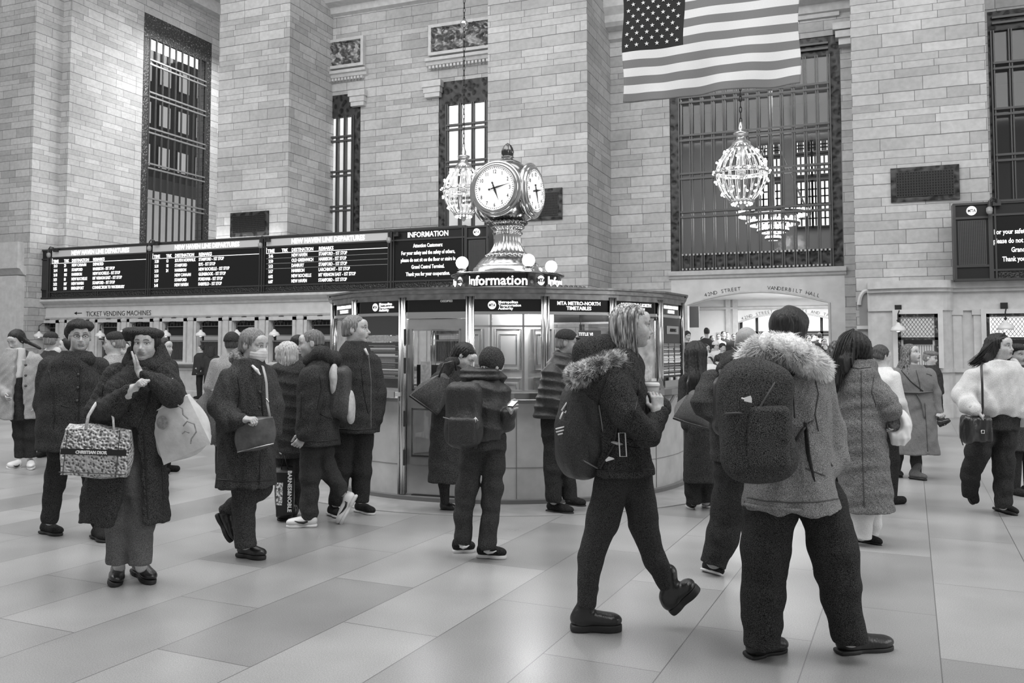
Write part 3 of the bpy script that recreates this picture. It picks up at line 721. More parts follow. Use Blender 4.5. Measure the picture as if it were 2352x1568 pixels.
def mta_disc(th, u, z, r_, parent=booth, name='round_logo'):
    c, nrm, ang, W = frame_on(th); A, B = bp(th-10, RB), bp(th+10, RB); p = c+(B-A)*u/2+nrm*.004
    mb = MB(); n = 24; mb.prism([(r_*math.cos(2*math.pi*i/n), r_*math.sin(2*math.pi*i/n)) for i in range(n)], -.004, 0)
    o = mb.obj(name, M_sign, parent); o.location = (p.x-BX, p.y-BY, z); o.rotation_euler = (0, 0, ang)
    text('logo_letters', 'MTA', M_black, r_*.95, o, (0, -.006, -r_*.34), align='CENTER', ext=.001, sx=.8, bold=.002)
    return o
def mta_sign(th, u):
    mta_disc(th, u, 2.0, .042)
    for i, s in enumerate(('Metropolitan', 'Transportation', 'Authority')): btext(th, u+.17, 2.018-.032*i, s, .038, align='LEFT', bold=.0006)
mta_sign(0, -.42); mta_sign(-40, -.15)
def tt(th, a, b, size=.052, u=0, sx=1): 
    btext(th, u, 2.005, a, size, sx=sx, bold=.0008); btext(th, u, 1.955, b, size, sx=sx, bold=.0008)
tt(20, 'MTA METRO-NORTH', 'TIMETABLES'); tt(40, 'MTA METRO-NORTH', 'TIMETABLES', sx=.98); tt(60, 'MTA METRO-NORTH', 'ARRIVALS', sx=.95); tt(-60, 'MTA METRO-NORTH', 'TIMETABLES', sx=.95)
btext(-20, .3, 2.035, 'ESPRESSO', .032, mat('reflected_letter', .5, emit=.25), mirror=True)  # mirrored word painted on as a reflection of another sign
# window mullions of the front bays
lb = LB()
for th, us in ((0, (-.45, .42)), (20, ()), (40, ()), (-40, ())):
    for u in us: lb.plan(panel(th, u-.03, u+.03, 0, 0, .012, .03), 1.13, 1.905)
    if us: lb.plan(panel(th, -1, 1, 0, 0, .012, .03), 1.775, 1.795)
lb.obj('mullion', M_brass)
# the door
door = LB()
def dp(u0, u1, z0, z1, r=.0, t=.045): door.plan(panel(-20, u0, u1, 0, 0, r, t), z0, z1)
M_door = mat('door_metal', .6, rough=.3, metal=.9, noise=.1, nscale=5)
dp(-.86, -.72, .06, 1.86); dp(.72, .86, .06, 1.86); dp(-.72, .72, 1.76, 1.86); dp(-.72, .72, .06, .36); dp(-.72, .72, .36, .44, .006); dp(-.72, .72, .94, 1.12)
do = door.obj('door', M_door)
LB().plan(panel(-20, -.72, .72, 0, 0, -.02, .006), .44, .94).plan(panel(-20, -.72, .72, 0, 0, -.02, .006), 1.12, 1.76).obj('door_glass', M_glass, do)
lb = LB()
for u0, u1 in ((-.72, -.68), (.68, .72)): lb.plan(panel(-20, u0, u1, 0, 0, .012, .02), .44, .94).plan(panel(-20, u0, u1, 0, 0, .012, .02), 1.12, 1.76)
for z in (.44, .92, 1.12, 1.74): lb.plan(panel(-20, -.72, .72, 0, 0, .012, .02), z, z+.02)
lb.plan(panel(-20, -.96, -.88, 0, 0, .012, .05), .05, 1.9); lb.plan(panel(-20, .88, .96, 0, 0, .012, .05), .05, 1.9); lb.plan(panel(-20, -.96, .96, 0, 0, .012, .05), 1.87, 1.905)
lb.obj('door_frame', M_brass, do)
lb = LB()
for z in (.35, .75, 1.3, 1.6): lb.tube([bp(-28.8, RB+.03, z), bp(-28.8, RB+.03, z+.16)], .014, 8)
lb.obj('hinges', M_gunmetal, do)
LB().plan(panel(-20, -.7, .7, 0, 0, .02, .05), .03, .055).obj('door_sill', M_gunmetal, do)
# roller blind / timetable racks behind the glass at the left
lb = LB().plan(panel(-40, -.93, .93, 0, 0, -.03, .02), 1.14, 1.62); tr = lb.obj('timetable_board', mat('board_dark', .015, rough=.3))
lb = LB().plan(panel(-40, -.93, .93, 0, 0, -.03, .02), 1.70, 1.90); lb.obj('header_panel', mat('board_dark2', .02, rough=.3))
lb = LB(); z = 1.60; random.seed(3)
rows_ = []
for i in range(24):
    z -= random.choice((.012, .014, .022)); h = random.choice((.002, .003, .004, .012))
    lb.plan(panel(-40, random.choice((-.3, -.88, -.85, -.85)), random.choice((.88, .88, .6)), 0, 0, -.026, .003), z, z+h)
lb.obj('printed_rows', mat('print_white', .7, emit=.1), tr)
lb = LB().plan(panel(60, -.93, .93, 0, 0, .008, .02), 1.14, 1.90); tr = lb.obj('arrivals_board', mat('board_dark', .015))
lb = LB().plan(panel(60, -.45, .6, 0, 0, .014, .004), 1.72, 1.81); ar = lb.obj('heading_plate', mat('plate_grey', .35), tr)
btext(60, .08, 1.745, 'ARRIVALS', .055, M_black, r=.017, sx=.9, parent=booth, name='plate_lettering')
lb = LB(); z = 1.62
for i in range(20):
    z -= random.choice((.014, .018, .024)); h = random.choice((.003, .004, .012))
    for u0, u1 in ((-.8, -.3), (-.25, .2), (.28, .8)): lb.plan(panel(60, u0, u1-.1*random.random(), 0, 0, .012, .003), z, z+h)
lb.obj('printed_rows', mat('print_white', .7), tr)
# notices
def notice(th, u0, u1, z0, z1, m, head=None, r=-.02):
    o = LB().plan(panel(th, u0, u1, 0, 0, r, .004), z0, z1).obj('notice', m)
    return o
M_paper = mat('paper_print', .62, rough=.7, noise=.25, nscale=40)
notice(20, .0, .68, 1.46, 1.745, M_paper); LB().plan(panel(20, .0, .68, 0, 0, -.012, .004), 1.67, 1.745).obj('notice_heading', mat('heading_grey', .08))
btext(20, .22, 1.69, 'TITLE VI', .046, M_sign, r=-.008)
notice(20, .72, .96, 1.3, 1.74, mat('paper_grey', .42, noise=.2, nscale=30)); notice(-40, -.9, .9, 1.63, 1.69, M_paper)
notice(40, -.15, .86, 1.17, 1.86, mat('route_map', .6, rough=.6, noise=.5, nscale=9, emit=.06)); notice(40, .0, .7, 1.2, 1.36, M_paper, r=-.01)  # map paper given a faint glow in place of light falling on it
LB().plan(panel(40, -.2, .92, 0, 0, -.01, .02), 1.86, 1.885).plan(panel(40, -.2, -.17, 0, 0, -.01, .02), 1.15, 1.885).plan(panel(40, .88, .92, 0, 0, -.01, .02), 1.15, 1.885).obj('map_frame', M_brass)
notice(-20, -.62, -.3, 1.18, 1.42, M_paper, r=-.12); notice(-60, -.8, .8, 1.2, 1.8, mat('route_map', .55))
# leaflet rack under the right-hand windows
lb = LB(); 
for th in (40, 60): lb.plan(panel(th, -.96, .96, 0, 0, .06, .012), 1.12, 1.2)
lb.obj('leaflet_rail', mat('leaflet_metal', .5, metal=.9, rough=.2))
for th, u in ((40, -.7), (40, -.4), (40, .5), (60, -.4), (60, .2)): LB().plan(panel(th, u, u+.22, 0, 0, .045, .02), 1.13, 1.23).obj('leaflets', M_paper)
# the core with its panelled doors, worktop, screens
core = LB(); core.lathe([(.62, .05), (.62, 2.05)], 8, (BX, BY)); core.obj('stair_core', mat('core_bronze', .55, rough=.28, metal=.8))
lb = LB()
for k in range(8):
    for z0, z1 in ((.2, 1.2), (1.3, 1.78)):
        a, b = BX+.645*math.cos(2*math.pi*k/8), BY+.645*math.sin(2*math.pi*k/8); a2, b2 = BX+.645*math.cos(2*math.pi*(k+1)/8), BY+.645*math.sin(2*math.pi*(k+1)/8)
        P = lambda u, z: (a+(a2-a)*u, b+(b2-b)*u, z)
        lb.tube([P(.2, z0), P(.8, z0), P(.8, z1), P(.2, z1)], .018, 6, closed=True); lb.tube([P(.3, z0+.06), P(.7, z0+.06), P(.7, z1-.06), P(.3, z1-.06)], .01, 6, closed=True)
lb.obj('core_panelling', M_brass)
band(1.6, 1.98, .98, 1.02, 'worktop', mat('worktop_grey', .25))
LB().plan([tuple(bp(t, r_))[:2] for t, r_ in ((-8, 2.0), (4, 2.0), (4, 1.9), (-8, 1.9))], 1.1, 1.125).obj('paper_tray', M_black)
for th in (-27, 33, 75):
    p = bp(th, 1.75); o = empty('computer_screen', (p.x, p.y, 1.02), {-27: 'flat screen on the worktop behind the booth door', 33: 'flat screen behind the poster windows of the booth', 75: 'flat screen at the right inside the booth'}[th], 'screen', rz=ba(th)+R_(100))
    MB().box(-.2, .2, -.015, .015, .1, .36).obj('panel', M_black, o); MB().box(-.1, .1, -.06, .06, 0, .012).box(-.02, .02, -.01, .01, 0, .12).obj('stand', M_black, o)
point('booth_lamp', bp(10, 1.35, 1.98), 40, .12); point('booth_lamp', bp(-40, 1.35, 1.98), 25, .12); point('booth_lamp', bp(70, 1.35, 1.98), 25, .12)
LB().lathe([(1.2, 2.05), (1.2, 2.09), (1.5, 2.09), (1.5, 2.05), (1.2, 2.05)], 48, (BX, BY)).obj('ceiling_light', mat('booth_light', .9, emit=3))

# ---- sign ring with lamps
sr = empty('sign_ring', (BX, BY, ZC1), 'black ring sign reading Information around the foot of the clock', 'sign')
class SB(MB):
    zb = ZC1
    def obj(s, name, m, parent=sr, **k):
        off = Vector((BX, BY, s.zb)); s.v = [tuple(Vector(p)-off) for p in s.v]; return MB.obj(s, name, m, parent, **k)
RS = .70
SB().lathe([(RS-.02, 2.29), (RS-.02, 2.46)], 64, (BX, BY)).obj('sign_band', M_dark_sign, smooth=True)
SB().lathe([(RS-.03, 2.192), (RS+.02, 2.194), (RS+.05, 2.205), (RS+.03, 2.23), (RS-.01, 2.25), (RS-.01, 2.27), (RS+.02, 2.28), (RS+.02, 2.295), (RS-.03, 2.3)], 64, (BX, BY)).obj('lower_moulding', M_brassd, smooth=True)
SB().lathe([(RS-.03, 2.455), (RS+.02, 2.46), (RS+.02, 2.475), (RS-.02, 2.485), (RS-.2, 2.49), (.3, 2.49)], 64, (BX, BY)).obj('upper_moulding', M_brassd, smooth=True)
sb = SB()
for i in range(40):
    th = i*9
    sb.sphere(tuple(bp(th, RS+.03, 2.235)), .022, 4); sb.tube([bp(th+3, RS+.02, 2.28), bp(th+4.5, RS+.05, 2.2)], .012, 5)
sb.obj('beaded_border', M_brass, smooth=True)
def ring_text(s, th0, size, z, m, r, parent, name):
    """letters bent round the ring, centred on th0"""
    t = text('t', s, m, size, align='CENTER', ext=.003, bold=.003)
    vs = []
    for v in t.data.vertices: th = th0+math.degrees(v.co.x/r); p = bp(th, r-v.co.y, z+v.co.z); vs.append(p)
    fs = [tuple(p.vertices) for p in t.data.polygons]; bpy.data.objects.remove(t)
    return SB().add(vs, fs).obj(name, m, parent)
def ring_disc(th, r, z, rad, parent, name='round_logo'):
    n = 24; vs = [bp(th+math.degrees(rad*math.cos(q)/r), r, z+rad*math.sin(q)) for q in [2*math.pi*i/n for i in range(n)]]
    return SB().add(vs, [tuple(range(n))]).obj(name, M_sign, parent)
for k, th in enumerate((-12, 78, 168, -102)):
    ring_text('Information', th, .165, 2.315, M_sign, RS-.014, sr, 'sign_lettering')
for th in (-59, 36, 121, -149):
    ring_disc(th, RS-.012, 2.375, .058, sr); ring_text('MTA', th, .06, 2.355, M_black, RS-.007, sr, 'logo_lettering')
for th in (24.5, -47): 
    SB().add([bp(th+d, RS-.008, z) for d, z in ((-4.5, 2.305), (4.5, 2.305), (4.5, 2.45), (-4.5, 2.45))], [(0, 1, 2, 3)]).obj('ornament_plate', M_ornl)
for i, th in enumerate((-66, 24, 114, 204)):
    p = bp(th, .62, 2.49); e = empty('globe_lamp', p, ('round white globe lamp, leftmost on the booth sign ring', 'round white globe lamp just right of the clock pedestal', 'round white globe lamp, rightmost on the booth sign ring', 'round white globe lamp hidden behind the clock pedestal')[i], 'lamp', 'globe lamps around the clock')
    MB().sphere((0, 0, .125), .078, 12).obj('globe', M_globe, e, smooth=True)
    MB().lathe([(.065, 0), (.065, .015), (.04, .02), (.04, .035), (.055, .045), (.05, .055)], 20).obj('lamp_base', M_brass, e, smooth=True)
# ---- clock
zc = lambda py: EYE+(795-py)/2000*11.04+.0
ck = empty('four_faced_clock', (BX, BY, 2.49), 'brass ball clock with four lit faces on the booth roof', 'clock')
class KB(SB):
    zb = 2.49
    def obj(s, name, m, parent=ck, **k): return SB.obj(s, name, m, parent, **k)
KB().lathe([(.44, 2.48), (.44, 2.56), (.42, 2.575), (.40, 2.58), (.40, 2.6), (.38, 2.61)], 48, (BX, BY)).obj('drum', M_brass, smooth=True)
KB().lathe([(.39, 2.6), (.37, 2.63), (.33, 2.68), (.29, 2.7), (.27, 2.715)], 72, (BX, BY), flute=.02, fl=24).obj('leaf_base', M_brassd, smooth=True)
KB().lathe([(.27, 2.71), (.28, 2.73), (.25, 2.745), (.21, 2.78), (.18, 2.84), (.16, 2.9), (.155, 2.96), (.165, 3.0)], 144, (BX, BY), flute=.06, fl=24).obj('fluted_stem', M_brass, smooth=True)
KB().lathe([(.165, 2.99), (.185, 3.0), (.19, 3.02), (.17, 3.03), (.17, 3.05), (.2, 3.07), (.215, 3.09), (.2, 3.1)], 96, (BX, BY), flute=.035, fl=30).obj('leaf_collar', M_brass, smooth=True)
KB().lathe([(.16, 3.08), (.2, 3.1), (.245, 3.135), (.25, 3.16), (.22, 3.155), (.2, 3.17)], 96, (BX, BY), flute=.05, fl=28).obj('gadroon_collar', M_brassd, smooth=True)
zk = 3.535
# body: rounded cube-ish ball
def superball(n=48, R=.415, H=.40, rot=0):
    vs = []; fs = []
    for i in range(n//2+1):
        ph = math.pi*i/(n//2); cz = -math.cos(ph); sz = math.sin(ph)
        for j in range(n):
            q = 2*math.pi*j/n; c4 = (abs(math.cos(q))**3.2+abs(math.sin(q))**3.2)**(-1/3.2)
            rr = (R*.93)*c4*sz**.82; a = q+rot
            vs.append((BX+rr*math.cos(a), BY+rr*math.sin(a), zk+H*cz*(1 if cz > 0 else 1.0)))
    for i in range(n//2):
        for j in range(n): fs.append((i*n+j, i*n+(j+1) % n, (i+1)*n+(j+1) % n, (i+1)*n+j))
    return vs, fs
FD = .335
kb = KB(); kb.add(*superball(rot=ba(-25))); kb.obj('clock_body', mat('clock_brass', .36, rough=.16, metal=1), smooth=True)
KB().lathe([(.18, zk+.36), (.17, zk+.385), (.12, zk+.41), (.07, zk+.43), (.07, zk+.45), (.085, zk+.46), (.07, zk+.47)], 32, (BX, BY)).obj('cap', M_brassd, smooth=True)
KB().lathe([(.06, zk+.465), (.075, zk+.5), (.078, zk+.535), (.065, zk+.575), (.045, zk+.61), (.02, zk+.635), (.003, zk+.645)], 48, (BX, BY), flute=.07, fl=10).obj('acorn_finial', mat('acorn_bronze', .12, rough=.2, metal=1), smooth=True)
M_face = mat('lit_clock_face', .85, rough=.5, emit=.5)
for fi, th in enumerate((-25, 65, 155, -115)):
    a = ba(th); M = Matrix.Translation((BX+FD*math.cos(a), BY+FD*math.sin(a), zk)) @ Matrix.Rotation(math.atan2(math.cos(a), -math.sin(a)), 4, 'Z')
    # local: x to the right of a reader, z up, -y toward the reader
    def fo(mb, name, m, parent=ck, **k):
        kb = KB(); kb.v = [tuple(M @ Vector(p)) for p in mb.v]; kb.f = mb.f; kb.m = mb.m; return kb.obj(name, m, parent, **k)
    circ = lambda r, y=0: [(r*math.cos(q), y, r*math.sin(q)) for q in [2*math.pi*i/64 for i in range(64)]]
    f = fo(MB().prism([(p[0], p[2]) for p in circ(.272)], -.052, .02), 'clock_face', M_face)
    bz = MB().tube(circ(.292, -.03), .026, 10, closed=True).tube(circ(.325, 0), .03, 10, closed=True).tube(circ(.274, -.055), .008, 8, closed=True)
    fo(bz, 'bezel', M_brass, smooth=True)
    mk = MB()
    for i in range(60):
        q = 2*math.pi*i/60; r0 = .252
        mk.box(-.0045, .0045, -.056, -.052, r0-.005, r0+.005 + (.004 if i % 5 == 0 else 0))
        s = len(mk.v)-8
        for j in range(s, len(mk.v)): x, y, z = mk.v[j]; mk.v[j] = (x*math.cos(q)+z*math.sin(q), y, -x*math.sin(q)+z*math.cos(q))
    fo(mk, 'minute_marks', M_signd, f)
    for n_ in range(1, 13):
        q = math.pi*n_/6; t = text('t', str(n_), M_signd, .068, align='CENTER', ext=.002, sx=.8)
        mb = MB(); mb.add([(v.co.x+.208*math.sin(q), v.co.y-.054, v.co.z+.208*math.cos(q)-.024) for v in t.data.vertices], [tuple(p.vertices) for p in t.data.polygons]); bpy.data.objects.remove(t)
        fo(mb, 'numeral', M_signd, f)
    def hand(ang, L, wd, tail, nm):
        q = R_(ang); pts = [(0, -tail), (wd, -tail*.5), (wd*.6, 0), (wd*1.5, L*.15), (wd*.5, L*.6), (0, L), (-wd*.5, L*.6), (-wd*1.5, L*.15), (-wd*.6, 0), (-wd, -tail*.5)]
        pts = [(x*math.cos(q)+z*math.sin(q), -x*math.sin(q)+z*math.cos(q)) for x, z in pts]
        fo(MB().prism(pts, -.068, -.06).tube([(0, -.075, 0), (0, -.05, 0)], .016, 10), nm, M_signd, f)
        fo(MB().tube([(-.85*tail*math.sin(q), -.064, -.85*tail*math.cos(q)), (-1.15*tail*math.sin(q), -.064, -1.15*tail*math.cos(q))], .012, 8), nm+'_tail', M_signd, f)
    hand(78, .225, .008, .07, 'minute_hand'); hand(159, .165, .010, .07, 'hour_hand')

# ================================================================== DEPARTURE BOARDS
def board(name, px0, px1, y, zb, zt, label, kind, head, rows=None, x1=None):
    x0 = X(px0, y, 620); x1 = X(px1, y, 620) if x1 is None else x1; w_ = x1-x0; h = zt-zb
    e = empty(name, (x0, y, zb), label, 'board', 'departure boards over the ticket windows' if kind == 'dep' else None)
    MB().box(0, w_, 0, .35, 0, h).obj('housing', M_black, e)
    fr = MB(); t = .045
    for z in (.0, .20, h-.32, h-.05): fr.box(0, w_, -.04, 0, z, z+t)
    for x in (0, w_-.1): fr.box(x, x+.035, -.05, 0, 0, h).box(x+.07, x+.105, -.05, 0, 0, h)
    fr.box(w_/2-.06, w_/2-.03, -.03, 0, 0, .2).box(w_/2+.03, w_/2+.06, -.03, 0, 0, .2).box(0, w_, -.06, .38, h-.02, h+.03)
    fr.obj('frame', mat('board_frame', .10, rough=.35, metal=.8), e)
    MB().box(.12, w_-.12, -.01, 0, .25, h-.33).obj('screen', M_screen, e)
    MB().box(.12, w_-.12, -.012, 0, .05, .2).obj('speaker_grille', grille_mat('speaker_mesh', .045, .02, 30, .5), e)
    hc = h-.27
    if kind == 'dep':
        MB().box(.14, w_-.12, -.02, 0, hc, h-.055).obj('header_panel', mat('header_lit', .42, emit=.12), e)
        text('header_lettering', head, mat('lit_header_letter', .95, emit=1.5), .205, e, (w_*.52, -.026, hc+.04), align='CENTER', sx=.86, bold=.004)
        ZH = h-.47; S = .155
        ln = MB(); ln.box(.14, w_-.12, -.018, -.01, ZH+.16, ZH+.175).box(.14, w_-.12, -.018, -.01, ZH-.03, ZH-.015).box(.14, .155, -.018, -.01, ZH-.03, ZH+.17)
        ln.obj('ruled_lines', M_sign, e)
        cx = [c*w_+.1 for c in (0.02, .135, .215, .43)]
        lt = []
        for q, s in zip(cx, ('TIME', 'TRK', 'DESTINATION', 'REMARKS')): lt.append(text('column_heading', s, M_sign, .14, e, (q, -.016, ZH+.005), sx=.85, bold=.003))
        for i, r in enumerate(rows):
            for q, s in zip(cx, r):
                if s: text('row_lettering', s, M_sign, S*.9, e, (q+(.04 if q == cx[0] else 0), -.014, ZH-.155-i*.155), sx=.68, bold=.002)
            if px0 > 600 and i < 3: ln2 = MB().box(.14, w_-.12, -.016, -.01, ZH-.185-i*.155, ZH-.18-i*.155).obj('ruled_lines', mat('dim_line', .3, emit=.3), e)
    elif kind == 'info':
        if head: text('header_lettering', head, M_sign, .21, e, (w_*.5, -.02, hc+.04), align='CENTER', sx=.9, bold=.003)
        for i, s in enumerate(rows): text('row_lettering', s, M_sign, .15, e, (w_*.5, -.016, h-.52-i*.2), align='CENTER', sx=.69, bold=.002)
    return e
YBd = 21.72
zt_, zb_ = 4.88, 3.19
D1 = [('5:13', '23', 'NEW CANAAN', 'DEPARTED'), ('5:14', '108', 'STAMFORD', 'HARRISON - 1ST STOP'), ('5:18', '105', 'HARRISON', 'NEW ROCHELLE - 1ST STOP'), ('5:21', '18', 'NEW ROCHELLE', 'MT VERNON EAST - 1ST STOP'), ('5:22', '107', 'NEW HAVEN', 'STAMFORD - 1ST STOP'), ('5:25', '110', 'BRIDGEPORT', 'CONNECTION TO WATERBURY')]
D2 = [('5:28', '13', 'SOUTH NORWALK', 'STAMFORD - 1ST STOP'), ('5:31', '18', 'STAMFORD', 'RYE - 1ST STOP'), ('5:33', '24', 'HARRISON', 'NEW ROCHELLE - 1ST STOP'), ('5:34', '', 'NEW CANAAN', 'GLENBROOK - 1ST STOP'), ('5:37', '', 'STAMFORD', 'FORDHAM - 1ST STOP'), ('5:41', '', 'NEW HAVEN', 'FAIRFIELD - 1ST STOP')]
D3 = [('5:46', '', 'NEW HAVEN', 'STAMFORD - 1ST STOP'), ('5:50', '', 'OLD GREENWICH', 'HARRISON - 1ST STOP'), ('5:53', '', 'DANBURY', 'STAMFORD - 1ST STOP'), ('5:57', '', 'HARRISON', 'LARCHMONT - 1ST STOP'), ('6:02', '', 'NEW ROCHELLE', 'MT VERNON EAST - 1ST STOP'), ('6:07', '', 'NEW HAVEN', 'STAMFORD - 1ST STOP')]
HN = 'NEW HAVEN LINE DEPARTURES'
board('departure_board', 113, 343, YBd, zb_, zt_, 'departure board on the left, its first row reading NEW CANAAN DEPARTED', 'dep', HN, D1)
board('departure_board', 343, 603, YBd, zb_, zt_, 'second departure board, its first row reading SOUTH NORWALK', 'dep', HN, D2)
board('departure_board', 603, 899, YBd, zb_, zt_, 'widest departure board, its times running from 5:46 to 6:07', 'dep', HN, D3)
INF = ['Attention Customers:', 'For your safety and the safety of others,', 'please do not sit on the floor or stairs in', 'Grand Central Terminal.', 'Thank you for your cooperation.']
board('notice_board', 899, 1070, YBd, zb_, zt_, 'black INFORMATION board with five lines of white text, left of the clock', 'info', 'INFORMATION', INF)
def speaker_unit(px0, px1, y, zb, zt, label, x1=None, logo=True):
    x0 = X(px0, y, 620); x1 = X(px1, y, 620); w_ = x1-x0; h = zt-zb
    e = empty('speaker_cabinet', (x0, y, zb), label, 'speaker')
    MB().box(0, w_, 0, .35, 0, h).obj('housing', M_black, e)
    fr = MB()
    for z in (0, .3, h-.36, h-.05): fr.box(0, w_, -.04, 0, z, z+.05)
    for x in (0, w_-.05): fr.box(x, x+.05, -.05, 0, 0, h)
    fr.obj('frame', mat('board_frame', .1), e)
    g = MB(); n = 16; nh = 34
    for i in range(n): xx = .1+(w_-.2)*i/(n-1); g.box(xx-.006, xx+.006, -.02, -.005, .36, h-.4)
    for i in range(nh): zz = .36+(h-.76)*i/(nh-1); g.box(.1, w_-.1, -.02, -.005, zz-.005, zz+.005)
    g.obj('wire_mesh', mat('mesh_grey', .16, metal=.6, rough=.4), e)
    if logo:
        o = MB().prism([(.1*math.cos(2*math.pi*i/24), .1*math.sin(2*math.pi*i/24)) for i in range(24)], -.05, -.03).obj('round_logo', M_sign, e); o.location = (w_/2, 0, h-.18)
        text('logo_letters', 'MTA', M_black, .1, o, (0, -.055, -.035), align='CENTER', ext=.001, sx=.8, bold=.003)
    return e
speaker_unit(1070, 1122, YBd, zb_, zt_, 'narrow speaker cabinet with a round logo, at the right end of the long boards')
speaker_unit(78, 113, YBd, zb_, zt_, 'narrow dark cabinet at the left end of the long boards', logo=False)
zr0, zr1 = Zy(2190, 646, 21.5), Zy(2190, 468, 21.5)
speaker_unit(2192, 2278, 21.5, zr0, zr1, 'speaker cabinet with a round logo on the right-hand ticket wall')
board('notice_board', 2278, 2500, 21.5, zr0, zr1, 'black notice board cut by the right edge, reading For your safety', 'info', '', ['', 'For your safety and the safety of others,', 'please do not sit on the floor or stairs in', 'Grand Central Terminal.', 'Thank you for your cooperation.'])
# cameras on the boards
for px, py, lb_ in ((112, 572, 'small dome camera on top of the first departure board'), (343, 556, 'dome camera on a bent arm between the first two departure boards'), (598, 548, 'dome camera on a bent arm at the left of the widest departure board'), (893, 535, 'box camera left of the INFORMATION heading'), (2272, 462, 'box camera on top of the right-hand notice board')):
    p = at_y(px, py, YBd-.24 if px < 2000 else 21.26); e = empty('dome_camera', (p.x, p.y, p.z+.05), lb_, 'camera', 'security cameras on the boards')
    MB().sphere((0, 0, -.28), .06, 8, 0).lathe([(.065, -.28), (.065, -.2), (.03, -.17)], 16).obj('camera_dome', mat('camera_grey', .3, rough=.3), e, smooth=True)
    MB().tube([(0, 0, -.18), (0, 0, -.05), (.06, 0, .02), (.14, .05, 0), (.16, .16, -.12)], .022, 8).box(.08, .24, .1, .19, -.14, -.02).obj('camera_arm', M_gunmetal, e)

# ================================================================== CHANDELIERS
def chandelier(px, py, y, D, H, label, hot=1.0, nr=20, chain_top=16):
    c = at_y(px, py, y); e = empty('chandelier', c, label, 'chandelier', 'globe chandeliers with bare bulbs' if nr == 20 else None); R = D/2
    def prof(t):           # t 0 bottom .. 1 top ; egg
        z = -H*.42+H*.80*t; r = R*math.sin(math.pi*(.10+.82*t))**.75; return r, z
    ribs = MB()
    for k in range(nr):
        for dq in (-.035, .035):
            a = 2*math.pi*k/nr+dq; ribs.tube([(prof(t)[0]*math.cos(a), prof(t)[0]*math.sin(a), prof(t)[1]) for t in [i/12 for i in range(13)]], R*.014, 5)
    M_rib = mat('gilt_rib', .55, rough=.25, metal=.9)
    ribs.obj('cage', M_rib, e, smooth=True)
    rg = MB()
    for t, w_ in ((0.02, .03), (.5, .045), (.55, .03), (1, .03)): r, z = prof(t); rg.tube([(r*math.cos(q), r*math.sin(q), z) for q in [2*math.pi*i/32 for i in range(32)]], R*w_, 6, closed=True)
    for k in range(nr): r, z = prof(.52); a = 2*math.pi*(k+.5)/nr; rg.sphere((r*1.02*math.cos(a), r*1.02*math.sin(a), z), R*.075, 5)
    rg.obj('hoops', M_rib, e, smooth=True)
    MB().lathe([(R*.38, prof(1)[1]), (R*.34, H*.42), (R*.2, H*.45), (R*.17, H*.5), (R*.28, H*.52), (R*.3, H*.55), (R*.1, H*.57), (R*.12, H*.62), (.02, H*.7)], 24).obj('crown', M_rib, e, smooth=True)
    MB().lathe([(.02, -H*.1), (R*.16, -H*.05), (R*.2, H*.05), (R*.12, H*.18), (R*.18, H*.28), (R*.1, H*.42)], 16).obj('inner_stem', M_rib, e, smooth=True)
    MB().lathe([(R*.5, prof(0)[1]), (R*.42, -H*.44), (R*.15, -H*.46), (R*.1, -H*.5), (.01, -H*.53)], 20).obj('bottom_bowl', M_rib, e, smooth=True)
    proto = MB().sphere((0, 0, 0), R*.045, 5).obj('bulb', M_bulb, e, smooth=True); first = True
    spots = [(t, k, s) for t, s, cnt in ((.88, 1.06, 16), (.70, 1.07, 12), (.52, 1.1, 16), (.36, 1.08, 12), (.14, 1.1, 16), (-.02, .85, 12)) for k in range(cnt) for cnt_ in (cnt,) ]
    for t, s, cnt in ((.88, 1.06, 16), (.70, 1.07, 14), (.52, 1.1, 16), (.36, 1.07, 14), (.14, 1.1, 16), (-.03, .9, 14)):
        for k in range(cnt):
            a = 2*math.pi*(k+.5*(cnt == 14))/cnt; r, z = prof(max(0, t)); z += -H*.03 if t < 0 else 0
            b = proto if first else proto.copy()
            if not first: C.objects.link(b); b.parent = e
            first = False; b.location = (r*s*math.cos(a), r*s*math.sin(a), z)
    ch = MB(); zz = H*.68; i = 0
    while zz < chain_top-c.z:
        a = (i % 2)*math.pi/2; ch.tube([(.022*math.cos(q)*math.cos(a), .022*math.cos(q)*math.sin(a), zz+.06+.07*math.sin(q)) for q in [2*math.pi*j/8 for j in range(8)]], .008, 4, closed=True); zz += .11; i += 1
    ch.obj('chain', M_bronze, e)
    point('chandelier_light', c, 45*hot, R*.8)
    return e
chandelier(1703, 395, 17.5, 1.0, 1.42, 'egg-shaped chandelier hanging before the big window under the flag', 1.0)
ch1 = chandelier(1065, 435, 17.5, .92, 1.36, 'egg-shaped chandelier hanging on a long chain left of the clock', .8)
MB().sphere((0, 0, at_y(1065, 55, 17.5).z-at_y(1065, 435, 17.5).z), .09, 6).obj('chain_boss', M_brass, ch1, smooth=True)
